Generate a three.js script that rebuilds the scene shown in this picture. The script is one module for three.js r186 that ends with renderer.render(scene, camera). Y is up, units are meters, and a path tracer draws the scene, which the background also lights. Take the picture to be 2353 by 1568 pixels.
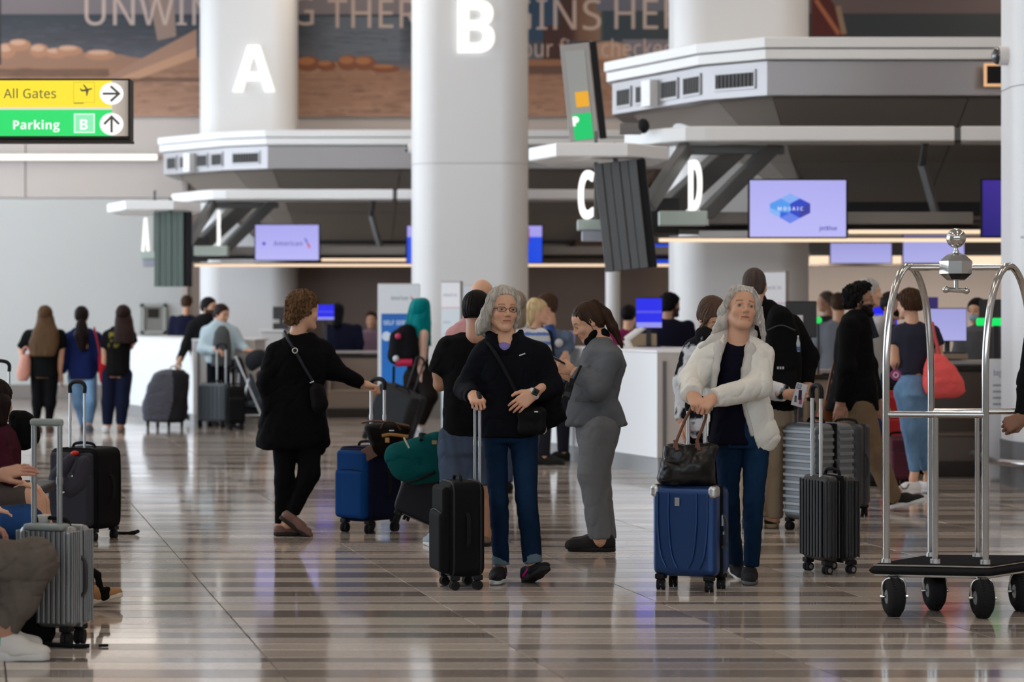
import * as THREE from 'three';
import { RoundedBoxGeometry } from 'three/addons/geometries/RoundedBoxGeometry.js';
import { TextGeometry } from 'three/addons/geometries/TextGeometry.js';
import { FontLoader } from 'three/addons/loaders/FontLoader.js';
import { mergeGeometries } from 'three/addons/utils/BufferGeometryUtils.js';
import { ImprovedNoise } from 'three/addons/math/ImprovedNoise.js';
import { RectAreaLightUniformsLib } from 'three/addons/lights/RectAreaLightUniformsLib.js';

// ------------------------------------------------------------ camera, sky, exposure
const W = 2353, H = 1568, F = 5500, CX = 1176.5, HY = 726, EY = 1.51;   // focal length and horizon in pixels, eye height in metres
const scene = new THREE.Scene();
const camera = new THREE.PerspectiveCamera(2 * Math.atan(H / 2 / F) * 180 / Math.PI, W / H, 0.3, 120);
camera.position.set(0, EY, 0);
camera.setViewOffset(W, H, 0, H / 2 - HY, W, H);
camera.focus = 13.6;
camera.userData.fStop = 2.6;
camera.updateProjectionMatrix();
const renderer = new THREE.WebGLRenderer({ antialias: true });
renderer.toneMapping = THREE.LinearToneMapping;
renderer.toneMappingExposure = 0.98;
renderer.shadowMap.enabled = true;
RectAreaLightUniformsLib.init();
const SKY = 4.6;
scene.background = new THREE.Color().setRGB(0.86 * SKY, 0.97 * SKY, 1.10 * SKY);   // even overcast sky, seen and entering through the window wall
const CEILING_LIGHT = 26.0, FRONT_SKY = 1;

// ------------------------------------------------------------ helpers
let seed = 7;
const rnd = () => { seed = (seed * 1664525 + 1013904223) >>> 0; return seed / 4294967296; };
const rr = (a, b) => a + (b - a) * rnd();
const V = (x, y, z) => new THREE.Vector3(x, y, z);
const at = (px, py, d) => V((px - CX) * d / F, EY + (HY - py) * d / F, -d);   // a pixel at a distance, as a point in the hall
const rad = (a) => a * Math.PI / 180;
const clamp = (x, a, b) => Math.min(b, Math.max(a, x));
const mix = (a, b, t) => a + (b - a) * t;
const sm = (a, b, x) => { const t = clamp((x - a) / (b - a), 0, 1); return t * t * (3 - 2 * t); };
const noiseGen = new ImprovedNoise();
const ns = (x, y, z) => noiseGen.noise(x + 31.7, y + 17.3, z + 5.1);

const used = new Map();
function numbered(name) { const n = used.get(name) ?? 0; used.set(name, n + 1); return n ? `${name}_${String(n).padStart(3, '0')}` : name; }
function tag(o, label, category, group) { Object.assign(o.userData, { label, category }); if (group) o.userData.group = group; return o; }
function thing(name, label, category, pos = V(0, 0, 0), turn = 0, group) {
  const o = new THREE.Group(); o.name = numbered(name); o.position.copy(pos); o.rotation.y = turn; scene.add(o);
  return tag(o, label, category, group);
}
function obj(name, geos, material, parent = scene) {
  let g = geos;
  if (Array.isArray(geos)) {
    const l = geos.map((x) => (x.index ? x.toNonIndexed() : x));
    for (const x of l) for (const k of Object.keys(x.attributes)) if (!['position', 'normal', 'uv'].includes(k)) x.deleteAttribute(k);
    g = l.length > 1 ? mergeGeometries(l) : l[0];
  }
  const m = new THREE.Mesh(g, material);
  m.name = parent === scene ? numbered(name) : partName(parent, name);
  m.castShadow = m.receiveShadow = true; parent.add(m); return m;
}
function partName(parent, name) { const c = (parent.userData._n ??= {}); const n = c[name] ?? 0; c[name] = n + 1; return n ? `${name}_${String(n).padStart(3, '0')}` : name; }
function struct(name, geos, material, parent = scene) { const m = obj(name, geos, material, parent); m.userData.kind = 'structure'; return m; }

const M = (c, rough = 0.8, metal = 0, extra = {}) => new THREE.MeshPhysicalMaterial({ specularIntensity: metal === 0 && Math.max(...c) < 0.06 && rough > 0.3 ? 0.3 : 1,  color: new THREE.Color().setRGB(...c), roughness: rough, metalness: metal, ...extra });
const P = (c, rough, metal, extra) => new THREE.MeshPhysicalMaterial({ color: new THREE.Color().setRGB(...c), roughness: rough, metalness: metal, ...extra });
const glow = (c, k) => new THREE.MeshStandardMaterial({ color: 0x111111, roughness: 0.6, emissive: new THREE.Color().setRGB(...c), emissiveIntensity: k });
const moved = (g, x, y, z, rx = 0, ry = 0, rz = 0) => { g.applyMatrix4(new THREE.Matrix4().compose(V(x, y, z), new THREE.Quaternion().setFromEuler(new THREE.Euler(rx, ry, rz, 'YXZ')), V(1, 1, 1))); return g; };
const box = (w, h, d, x = 0, y = 0, z = 0, r = 0.006, rx = 0, ry = 0, rz = 0) => moved(r > 0 ? new RoundedBoxGeometry(w, h, d, 2, Math.min(r, w / 2.01, h / 2.01, d / 2.01)) : new THREE.BoxGeometry(w, h, d), x, y, z, rx, ry, rz);
const cyl = (r0, r1, h, x = 0, y = 0, z = 0, rx = 0, ry = 0, rz = 0, n = 20) => moved(new THREE.CylinderGeometry(r0, r1, h, n), x, y, z, rx, ry, rz);
const ball = (r, x, y, z, sx = 1, sy = 1, sz = 1, n = 20) => { const g = new THREE.SphereGeometry(r, n, Math.ceil(n * 0.7)); g.scale(sx, sy, sz); return moved(g, x, y, z); };
const tube = (pts, r, n = 40, m = 10, closed = false) => new THREE.TubeGeometry(new THREE.CatmullRomCurve3(pts, closed, 'centripetal'), n, r, m, closed);
function bar(a, b, r, n = 14) { const d = b.clone().sub(a), L = d.length(); const g = new THREE.CylinderGeometry(r, r, L, n); g.applyQuaternion(new THREE.Quaternion().setFromUnitVectors(V(0, 1, 0), d.normalize())); g.translate((a.x + b.x) / 2, (a.y + b.y) / 2, (a.z + b.z) / 2); return g; }
function beam(a, b, w, h) { const d = b.clone().sub(a), L = d.length(); const g = new RoundedBoxGeometry(w, h, L, 1, Math.min(w, h) * 0.12); const m = new THREE.Matrix4().lookAt(b, a, V(0, 1, 0)); g.applyMatrix4(m); g.translate((a.x + b.x) / 2, (a.y + b.y) / 2, (a.z + b.z) / 2); return g; }
// A prism over a plan given as [x, z] points, between two heights.
function prism(plan, y0, y1, bevel = 0) {
  const s = new THREE.Shape(plan.map(([x, z]) => new THREE.Vector2(x, -z)));
  const g = new THREE.ExtrudeGeometry(s, { depth: y1 - y0 - 2 * bevel, bevelEnabled: bevel > 0, bevelSize: bevel, bevelThickness: bevel, bevelOffset: -bevel, bevelSegments: 1, curveSegments: 8 });
  g.rotateX(-Math.PI / 2); g.translate(0, y0 + bevel, 0); return g;
}
// A flat quad with thickness from four corners.
function slab(a, b, c, d, t) {
  const n = b.clone().sub(a).cross(d.clone().sub(a)).normalize().multiplyScalar(-t), p = [a, b, c, d, ...[a, b, c, d].map((v) => v.clone().add(n))];
  const f = [[0, 1, 2, 3], [7, 6, 5, 4], [0, 4, 5, 1], [1, 5, 6, 2], [2, 6, 7, 3], [3, 7, 4, 0]], pos = [], uv = [];
  for (const q of f) for (const [i, u, w] of [[0, 0, 0], [1, 1, 0], [2, 1, 1], [0, 0, 0], [2, 1, 1], [3, 0, 1]]) { pos.push(p[q[i]].x, p[q[i]].y, p[q[i]].z); uv.push(u, w); }
  const g = new THREE.BufferGeometry(); g.setAttribute('position', new THREE.Float32BufferAttribute(pos, 3)); g.setAttribute('uv', new THREE.Float32BufferAttribute(uv, 2)); g.computeVertexNormals(); return g;
}
function canvasTexture(w, h, draw, srgb = true) {
  const c = document.createElement('canvas'); c.width = w; c.height = h; draw(c.getContext('2d'), w, h);
  const t = new THREE.CanvasTexture(c); if (srgb) t.colorSpace = THREE.SRGBColorSpace; t.anisotropy = 8; return t;
}
const printed = (tex, rough = 0.6) => new THREE.MeshStandardMaterial({ map: tex, roughness: rough });
const screenMat = (tex, k) => new THREE.MeshStandardMaterial({ color: 0x050505, roughness: 0.3, emissive: 0xffffff, emissiveMap: tex, emissiveIntensity: k });
function plane(w, h, x, y, z, ry = 0, rx = 0) { return moved(new THREE.PlaneGeometry(w, h), x, y, z, rx, ry, 0); }
const areaLight = (parent, c, k, w, h, pos, look) => { const l = new THREE.RectAreaLight(new THREE.Color().setRGB(...c), k, w, h); l.position.copy(pos); l.name = 'lamp_light'; parent.add(l); l.lookAt(look); return l; };

const mat = {
  white: M([0.78, 0.78, 0.77], 0.45), whiteWarm: M([0.70, 0.68, 0.66], 0.5), chrome: M([0.62, 0.61, 0.59], 0.15, 1), steel: M([0.55, 0.55, 0.55], 0.3, 1), alu: M([0.62, 0.63, 0.63], 0.32, 0.9),
  black: M([0.012, 0.012, 0.013], 0.55), blackMatt: M([0.010, 0.010, 0.011], 0.9), rubber: M([0.014, 0.014, 0.015], 0.8), darkGrey: M([0.05, 0.05, 0.055], 0.6), grey: M([0.25, 0.25, 0.25], 0.6),
};
// ------------------------------------------------------------ bodies and cloth: distance fields joined smoothly and meshed
class Field {
  constructor(k = 0.02) { this.k = k; this.pr = []; this.post = null; this.fold = 0; }
  add(p) { this.pr.push(p); return this; }
  cap(a, b, ra, rb = ra, o = {}) {
    return this.add({ t: 0, a, b, ra, rb, dx: b.x - a.x, dy: b.y - a.y, dz: b.z - a.z, l2: Math.max(1e-9, a.distanceToSquared(b)), cx: (a.x + b.x) / 2, cy: (a.y + b.y) / 2, cz: (a.z + b.z) / 2, R: a.distanceTo(b) / 2 + Math.max(ra, rb), ...o });
  }
  ell(c, rx, ry, rz, o = {}) {
    const p = { t: 1, cx: c.x, cy: c.y, cz: c.z, rx, ry, rz, R: Math.max(rx, ry, rz), ...o };
    if (o.rot) { const e = new THREE.Matrix4().makeRotationFromEuler(new THREE.Euler(...o.rot, 'YXZ')).transpose().elements; p.m = [e[0], e[4], e[8], e[1], e[5], e[9], e[2], e[6], e[10]]; }
    return this.add(p);
  }
  // rows: { y, x, z, rx, rz } from low to high; a body with those elliptical cross-sections
  loft(rows, o = {}) {
    rows.sort((p, q) => p.y - q.y);
    const n = rows.length, lo = rows[0].y, hi = rows[n - 1].y; let cx = 0, cz = 0, R = 0;
    for (const r of rows) { cx += r.x / n; cz += r.z / n; }
    const cy = (lo + hi) / 2; for (const r of rows) R = Math.max(R, Math.hypot(Math.abs(r.x - cx) + r.rx, r.y - cy, Math.abs(r.z - cz) + r.rz));
    return this.add({ t: 2, rows, lo, hi, cx, cy, cz, R: R + 0.02, pw: o.pw ?? 2.3, round: o.round ?? 0.02, ...o });
  }
  prim(p, x, y, z) {
    let d;
    if (p.t === 0) {
      const px = x - p.a.x, py = y - p.a.y, pz = z - p.a.z; const h = clamp((px * p.dx + py * p.dy + pz * p.dz) / p.l2, 0, 1);
      const qx = px - p.dx * h, qy = py - p.dy * h, qz = pz - p.dz * h; d = Math.sqrt(qx * qx + qy * qy + qz * qz) - (p.ra + (p.rb - p.ra) * h);
    } else if (p.t === 1) {
      let a = x - p.cx, b = y - p.cy, c = z - p.cz; const m = p.m;
      if (m) { const a2 = m[0] * a + m[1] * b + m[2] * c, b2 = m[3] * a + m[4] * b + m[5] * c; c = m[6] * a + m[7] * b + m[8] * c; a = a2; b = b2; }
      const u = a / p.rx, v = b / p.ry, w = c / p.rz, k0 = Math.sqrt(u * u + v * v + w * w), u2 = u / p.rx, v2 = v / p.ry, w2 = w / p.rz;
      d = k0 < 1e-6 ? -Math.min(p.rx, p.ry, p.rz) : k0 * (k0 - 1) / Math.sqrt(u2 * u2 + v2 * v2 + w2 * w2);
    } else {
      const R = p.rows, n = R.length; let i = 0; while (i < n - 2 && y > R[i + 1].y) i++;
      const A = R[i], B = R[i + 1]; let t = clamp((y - A.y) / (B.y - A.y), 0, 1); t = t * 0.45 + t * t * (3 - 2 * t) * 0.55;
      const rx = mix(A.rx, B.rx, t), rz = mix(A.rz, B.rz, t), u = Math.abs((x - mix(A.x, B.x, t)) / rx), w = Math.abs((z - mix(A.z, B.z, t)) / rz);
      const l = Math.pow(Math.pow(u, p.pw) + Math.pow(w, p.pw), 1 / p.pw), s = Math.min(rx, rz), g = mix(s, Math.max(rx, rz), u / (u + w + 1e-6) * (rx > rz ? 1 : 0) + w / (u + w + 1e-6) * (rx > rz ? 0 : 1)); d = (l - 1) * mix(s, g, 0.5);
      const e = Math.max(p.lo - y, y - p.hi); d = -smin(-d, -e, p.round);
    }
    if (p.clip) for (const c of p.clip) d = Math.max(d, c[0] * x + c[1] * y + c[2] * z - c[3]);
    return d;
  }
  eval(x, y, z, list = this.pr) {
    let d = 1;
    for (let i = 0; i < list.length; i++) {
      const p = list[i], e = this.prim(p, x, y, z), k = p.k ?? this.k;
      d = p.sub ? -smin(-d, e, k) : smin(d, e, k);
    }
    if (this.fold && Math.abs(d) < 0.06) d += this.fold * (ns(x * 7, y * 4, z * 7) * 0.7 + 0.55 * crease(ns(x * 6 + y * 5, y * 8 - x * 5, z * 6)) + 0.3 * crease(ns(x * 9 - y * 9, y * 13 + x * 8, z * 9 + 7)) - 0.15);
    if (this.ridge && Math.abs(d) < 0.03) d += this.ridge(x, y, z);
    if (this.post) d = this.post(d, x, y, z);
    return d;
  }
}
const crease = (n) => { const t = Math.max(0, 1 - Math.abs(n) / 0.16); return t * t; };
function smin(a, b, k) { const h = k - Math.abs(a - b); return h > 0 ? Math.min(a, b) - h * h / (4 * k) : Math.min(a, b); }
// Surface nets over the blocks that the surface crosses.
function meshField(f, cell, color) {
  const lo = [1e9, 1e9, 1e9], hi = [-1e9, -1e9, -1e9];
  for (const p of f.pr) if (!p.sub) { const c = [p.cx, p.cy, p.cz]; for (let i = 0; i < 3; i++) { lo[i] = Math.min(lo[i], c[i] - p.R); hi[i] = Math.max(hi[i], c[i] + p.R); } }
  const pad = cell * 2 + (f.fold || 0) + (f.pad || 0.01), B = 8; for (let i = 0; i < 3; i++) { lo[i] -= pad; hi[i] += pad; }
  const nb = [0, 1, 2].map((i) => Math.ceil(((hi[i] - lo[i]) / cell + 1) / B)), n = nb.map((v) => v * B), [nx, ny, nz] = n, val = new Float32Array(nx * ny * nz).fill(1), live = new Uint8Array(nb[0] * nb[1] * nb[2]);
  const rb = cell * B * 0.866, marg = 0.03 + cell * 3 + (f.fold || 0);
  for (let bz = 0; bz < nb[2]; bz++) for (let by = 0; by < nb[1]; by++) for (let bx = 0; bx < nb[0]; bx++) {
    const mx = lo[0] + (bx * B + B / 2) * cell, my = lo[1] + (by * B + B / 2) * cell, mz = lo[2] + (bz * B + B / 2) * cell;
    const list = f.pr.filter((p) => Math.hypot(mx - p.cx, my - p.cy, mz - p.cz) < p.R + rb + marg + (p.k ?? f.k));
    if (!list.some((p) => !p.sub)) continue;
    const c = f.eval(mx, my, mz, list); let fill = null;
    if (c > rb + marg * 1.5) continue; if (c < -(rb + marg * 1.5)) fill = -1; else live[(bz * nb[1] + by) * nb[0] + bx] = 1;
    for (let k = 0; k < B; k++) for (let j = 0; j < B; j++) { let o = ((bz * B + k) * ny + by * B + j) * nx + bx * B; for (let i = 0; i < B; i++) val[o++] = fill ?? f.eval(lo[0] + (bx * B + i) * cell, lo[1] + (by * B + j) * cell, lo[2] + (bz * B + k) * cell, list); }
  }
  const idx = new Int32Array(nx * ny * nz).fill(-1), pos = [], tri = [], off = []; for (let c = 0; c < 8; c++) off.push((c & 1) + ((c >> 1) & 1) * nx + (c >> 2) * nx * ny);
  const v = new Float32Array(8);
  for (let k = 0; k < nz - 1; k++) for (let j = 0; j < ny - 1; j++) for (let i = 0; i < nx - 1; i++) {
    const o = (k * ny + j) * nx + i; let mask = 0; for (let c = 0; c < 8; c++) { v[c] = val[o + off[c]]; if (v[c] < 0) mask |= 1 << c; }
    if (mask === 0 || mask === 255) continue;
    let sx = 0, sy = 0, sz = 0, m = 0;
    for (let e = 0; e < 12; e++) { const a = EA[e], b = EB[e]; if (((mask >> a) & 1) === ((mask >> b) & 1)) continue; const t = v[a] / (v[a] - v[b]); sx += (a & 1) + ((b & 1) - (a & 1)) * t; sy += ((a >> 1) & 1) + (((b >> 1) & 1) - ((a >> 1) & 1)) * t; sz += (a >> 2) + ((b >> 2) - (a >> 2)) * t; m++; }
    idx[o] = pos.length / 3; pos.push(lo[0] + (i + sx / m) * cell, lo[1] + (j + sy / m) * cell, lo[2] + (k + sz / m) * cell);
  }
  const quad = (a, b, c, d, flip) => { if (a < 0 || b < 0 || c < 0 || d < 0) return; if (flip) tri.push(a, c, b, a, d, c); else tri.push(a, b, c, a, c, d); };
  const sy = nx, sz = nx * ny;
  for (let k = 1; k < nz - 1; k++) for (let j = 1; j < ny - 1; j++) for (let i = 1; i < nx - 1; i++) {
    const o = k * sz + j * sy + i, s = val[o] < 0; if (idx[o] < 0) continue;
    if (s !== val[o + 1] < 0) quad(idx[o], idx[o - sy], idx[o - sy - sz], idx[o - sz], !s);
    if (s !== val[o + sy] < 0) quad(idx[o], idx[o - sz], idx[o - sz - 1], idx[o - 1], !s);
    if (s !== val[o + sz] < 0) quad(idx[o], idx[o - 1], idx[o - 1 - sy], idx[o - sy], !s);
  }
  const g = new THREE.BufferGeometry(); g.setAttribute('position', new THREE.Float32BufferAttribute(pos, 3)); g.setIndex(tri); g.computeVertexNormals();
  const col = new Float32Array(pos.length).fill(1); if (color) for (let i = 0; i < pos.length; i += 3) { const c = color(pos[i], pos[i + 1], pos[i + 2]); col[i] = c[0]; col[i + 1] = c[1]; col[i + 2] = c[2]; }
  g.setAttribute('color', new THREE.BufferAttribute(col, 3)); return g;
}
const EA = [0, 2, 4, 6, 0, 1, 4, 5, 0, 1, 2, 3], EB = [1, 3, 5, 7, 2, 3, 6, 7, 4, 5, 6, 7];
const cloth = (c, rough = 0.9, extra = {}) => new THREE.MeshPhysicalMaterial({ color: new THREE.Color().setRGB(...c), roughness: rough, vertexColors: true, specularIntensity: 0.14, ...extra });
const SKIN = { fair: [0.60, 0.335, 0.215], pale: [0.60, 0.38, 0.29], tan: [0.42, 0.22, 0.14], brown: [0.22, 0.105, 0.065], dark: [0.085, 0.042, 0.03] };
const frame = (X, Y, Z, o) => new THREE.Matrix4().makeBasis(X, Y, Z).setPosition(o);

// loose strands that follow a lock given as [point, radius] pairs
function strands(path, n, r, spread = 1) {
  const out = []; for (let i = 0; i < n; i++) {
    const a = rnd() * 6.283, k = rr(0.85, 1.12), e = rr(0.7, 1.08), tw = rr(-0.5, 0.5), m = path.length - 1, pts = path.map(([p, q], j) => { const t = a + tw * j / m, u = p.clone().add(V(Math.cos(t), Math.sin(t) * 0.35, Math.sin(t)).multiplyScalar(q * k * spread)); return u.add(V(rr(-1, 1), rr(-1, 1), rr(-1, 1)).multiplyScalar(r * 1.6 * (j / m))); });
    const last = pts[m], prev = pts[m - 1]; pts[m] = prev.clone().lerp(last, e); const g = new THREE.TubeGeometry(new THREE.CatmullRomCurve3(pts, false, 'centripetal'), 12, r * rr(0.6, 1.1), 5); g.deleteAttribute('uv'); const v = rr(0.7, 1.4), c = new Float32Array(g.attributes.position.count * 3).fill(v); g.setAttribute('color', new THREE.BufferAttribute(c, 3)); out.push(g);
  } return out;
}
class Fig {
  constructor(label, px, d, o = {}) {
    this.d = d; this.px = px; this.origin = V((px - CX) * d / F, 0, -d); this.o = o; this.cell = o.cell ?? clamp(d * 0.0008, 0.0095, 0.024);
    this.root = thing('person', label, 'person', this.origin); this.body = new Field(0.025); this.g = {}; this.bits = []; this.extra = [];
    this.skinC = SKIN[o.skin ?? 'fair'];
  }
  q(px, py, dd = 0) { return at(px, py, this.d + dd).sub(this.origin); }
  wear(key, name, material, o = {}) { const f = new Field(o.k ?? 0.03); Object.assign(f, { name, material, fold: o.fold ?? 0, tint: o.tint, cellK: o.cell ?? 1, ridge: o.ridge, label: o.label, parent: o.parent }); this.g[key] = f; return f; }
  // a limb as joints [px, py, further away, radius of the cloth]; the body runs on inside it
  limb(key, pts, o = {}) {
    const f = this.g[key], p = pts.map((a) => this.q(a[0], a[1], a[2])), inset = o.inset ?? 0.012;
    for (let i = 0; i + 1 < p.length; i++) {
      const ex = { k: o.k }; if (o.k === undefined) delete ex.k;
      if (f) { const dir = p[i + 1].clone().sub(p[i]).normalize(), last = i + 2 === p.length && o.cut !== false; f.cap(p[i], p[i + 1], pts[i][3], pts[i + 1][3], last ? { ...ex, clip: [[dir.x, dir.y, dir.z, dir.dot(p[i + 1])]] } : ex); }
      if (o.skin !== false) this.body.cap(p[i], p[i + 1], Math.max(0.016, pts[i][3] - (f ? inset : 0)), Math.max(0.016, pts[i + 1][3] - (f ? inset : 0)), { k: 0.02 });
    }
    return this;
  }
  // a trunk as rows [py, x from, x to, half depth, further away]
  torso(key, rows, o = {}) {
    const R = rows.map(([py, xl, xr, rz, dd = 0]) => { const a = this.q(xl, py, dd), b = this.q(xr, py, dd); return { y: a.y, x: (a.x + b.x) / 2, z: a.z, rx: Math.abs(b.x - a.x) / 2, rz }; });
    if (this.g[key]) this.g[key].loft(R.map((r) => ({ ...r })), { ...o });
    if (o.skin !== false) { const s = o.inset ?? 0.02; this.body.loft(R.map((r) => ({ ...r, rx: Math.max(0.02, Math.min(0.21, r.rx) - s), rz: Math.max(0.02, Math.min(0.16, r.rz) - s) })), { pw: 2.2 }); }
    return this;
  }
  skin(pts) { return this.limb('', pts); }
  head(px, py, dd, o = {}) {
    const s = o.s ?? 1, e = new THREE.Euler(-rad(o.pitch ?? 0), rad(o.yaw ?? 0), rad(o.roll ?? 0), 'YXZ'), c = this.q(px, py, dd), m = new THREE.Matrix4().compose(c, new THREE.Quaternion().setFromEuler(e), V(s, s, s));
    const f = new Field(0.018), male = o.male ? 1 : 0, cell = o.cell ?? clamp(this.d * 0.00024, 0.003, 0.009), face = o.face ?? (Math.cos(rad(o.yaw ?? 0)) > -0.3);
    f.ell(V(0, 0.034, -0.014), 0.0745, 0.082, 0.094).ell(V(0, -0.028, 0.018), 0.0605, 0.084, 0.071).ell(V(0, 0.03, 0.022), 0.066, 0.062, 0.068);
    for (const q of [-1, 1]) f.cap(V(q * 0.049, -0.045, -0.004), V(q * 0.017, -0.098, 0.058), 0.020, 0.016 + male * 0.003, { k: 0.03 }).ell(V(q * 0.037, -0.028, 0.060), 0.024, 0.022, 0.020, { k: 0.022 });
    f.ell(V(0, -0.1, 0.066), 0.020, 0.016, 0.018, { k: 0.022 });
    if (face) {
      for (const q of [-1, 1]) f.ell(V(q * 0.032, 0.001, 0.093), 0.019, 0.013, 0.017, { sub: 1, k: 0.014 });
      for (const q of [-1, 1]) f.cap(V(q * 0.014, 0.018, 0.083), V(q * 0.046, 0.018, 0.066), 0.008 + male * 0.002, 0.007, { k: 0.012 });
      f.cap(V(0, 0.012, 0.082), V(0, -0.030, 0.104), 0.0075, 0.0105, { k: 0.012 }); for (const q of [-1, 1]) f.ell(V(q * 0.0115, -0.036, 0.093), 0.009, 0.008, 0.011, { k: 0.008 });
      for (const q of [-1, 1]) f.ell(V(q * 0.006, -0.0435, 0.1), 0.0035, 0.003, 0.005, { sub: 1, k: 0.003 });
      f.ell(V(0, -0.064, 0.077), 0.027, 0.013, 0.014, { k: 0.016 });
      f.cap(V(-0.024, -0.0620, 0.079), V(0, -0.0585, 0.0885), 0.0030, 0.0042, { k: 0.007 }).cap(V(0.024, -0.0620, 0.079), V(0, -0.0585, 0.0885), 0.0030, 0.0042, { k: 0.007 });
      f.cap(V(-0.017, -0.0695, 0.0825), V(0.017, -0.0695, 0.0825), 0.0046, 0.0046, { k: 0.006 });
      f.cap(V(-0.025, -0.0650, 0.0865), V(0.025, -0.0650, 0.0865), 0.0022, 0.0022, { sub: 1, k: 0.004 }).cap(V(-0.01, -0.0640, 0.0935), V(0.01, -0.0640, 0.0935), 0.0024, 0.0024, { sub: 1, k: 0.003 });
      for (const q of [-1, 1]) { f.cap(V(q * 0.019, -0.004, 0.0785), V(q * 0.032, 0.0068, 0.0838), 0.0044, 0.0050, { k: 0.004 }).cap(V(q * 0.032, 0.0068, 0.0838), V(q * 0.046, -0.002, 0.0735), 0.0050, 0.0044, { k: 0.004 }); f.cap(V(q * 0.020, -0.0075, 0.0785), V(q * 0.044, -0.0085, 0.075), 0.0042, 0.0042, { k: 0.005 }); }
      if (o.old) for (const q of [-1, 1]) f.cap(V(q * 0.018, -0.036, 0.092), V(q * 0.034, -0.078, 0.073), 0.0022, 0.0022, { sub: 1, k: 0.007 });
    }
    for (const q of [-1, 1]) { f.ell(V(q * 0.077, -0.008, -0.010), 0.008, 0.030, 0.018, { rot: [0.15, q * 0.35, 0], k: 0.008 }); f.ell(V(q * 0.086, -0.004, -0.004), 0.006, 0.017, 0.009, { sub: 1, k: 0.005 }); }
    f.cap(V(0, -0.05, -0.025), V(0, -0.17, -0.040), 0.052 + male * 0.008, 0.056 + male * 0.009, { k: 0.03 });
    const brow = o.brow ?? [0.35, 0.3, 0.27], lip = o.lip ?? [0.82, 0.58, 0.56];
    this.extra.push([meshField(f, cell, (x, y, z) => {
      let c = [1, 1, 1]; const ax = Math.abs(x);
      if (face && z > 0.045) {
        const b = sm(0.006, 0.002, Math.abs(y - 0.0215 - 0.004 * Math.sin(ax * 55))) * sm(0.012, 0.018, ax) * sm(0.052, 0.046, ax); c = c.map((v, i) => mix(v, brow[i], b * 0.85));
        const l = sm(0.028, 0.022, ax) * sm(0.009, 0.0065, Math.abs(y + 0.0645)) * sm(0.078, 0.083, z); c = c.map((v, i) => mix(v, lip[i], l));
        const r = sm(0.03, 0.0, Math.hypot(ax - 0.038, y + 0.03)); c = [c[0] * (1 + 0.05 * r), c[1] * (1 - 0.08 * r), c[2] * (1 - 0.08 * r)];
        const u = sm(0.016, 0.008, Math.hypot(ax - 0.032, (y - 0.0005) * 1.4)); c = c.map((v, i) => v * (1 - u * [0.30, 0.40, 0.42][i]));
      }
      if (o.beard) { const b = sm(-0.028, -0.045, y + ax * -0.15) * sm(-0.03, 0.0, z) * (1 - sm(0.02, 0.012, ax) * sm(0.012, 0.008, Math.abs(y + 0.066)) * 0.5); c = c.map((v, i) => mix(v, o.beard[i], b)); }
      if (o.stubble) { const b = sm(0.0, 0.02, y - 0.3 * Math.max(0, z) + (z > 0.02 ? -0.06 : 0)) * sm(0.07, 0.03, z); c = c.map((v, i) => mix(v, o.stubble[i], b)); }
      return c;
    }), m]);
    if (face && o.eyes !== false) for (const q of [-1, 1]) {
      const g = new THREE.SphereGeometry(0.0128, 22, 16), p = g.attributes.position, col = new Float32Array(p.count * 3), gd = new THREE.Vector3(...(o.gaze ?? [0, 0, 1])).normalize();
      for (let i = 0; i < p.count; i++) { const a = Math.acos(clamp(V(p.getX(i), p.getY(i), p.getZ(i)).normalize().dot(gd), -1, 1)); const c = a < 0.24 ? [0.005, 0.005, 0.005] : a < 0.56 ? (o.iris ?? [0.04, 0.03, 0.022]) : [0.30, 0.265, 0.24]; col.set(c, i * 3); }
      g.setAttribute('color', new THREE.BufferAttribute(col, 3)); g.applyMatrix4(new THREE.Matrix4().makeTranslation(q * 0.032, -0.0005, 0.0735).premultiply(m)); this.bits.push(['eye', g, eyeMat]);
    }
    if (o.hair) this.hair(o.hair, m, s);
    if (o.glasses) {
      const g = []; for (const q of [-1, 1]) { const pts = []; for (let i = 0; i < 18; i++) { const a = i / 18 * 6.283; pts.push(V(q * 0.032 + 0.0235 * Math.cos(a), -0.002 + 0.0135 * Math.sin(a) * (1 + 0.15 * Math.cos(a) * q), 0.1 - 0.28 * Math.abs(q * 0.032 + 0.0235 * Math.cos(a)))); } g.push(tube(pts, 0.0014, 40, 6, true)); g.push(bar(V(q * 0.055, 0.003, 0.085), V(q * 0.083, 0.004, -0.002), 0.0023, 8)); }
      g.push(bar(V(-0.009, 0.001, 0.1), V(0.009, 0.001, 0.1), 0.0014, 6)); this.bits.push(['glasses', mergeGeometries(g.map((x) => (x.index ? x.toNonIndexed() : x))).applyMatrix4(m), o.glasses]);
    }
    if (o.mask) { const k = new Field(0.01); k.ell(V(0, -0.056, 0.052), 0.052, 0.05, 0.058, { clip: [[0, 0, -1, -0.03]] }); this.bits.push(['face_mask', meshField(k, cell).applyMatrix4(m), o.mask]); }
    this.headM = m; return this;
  }
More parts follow.
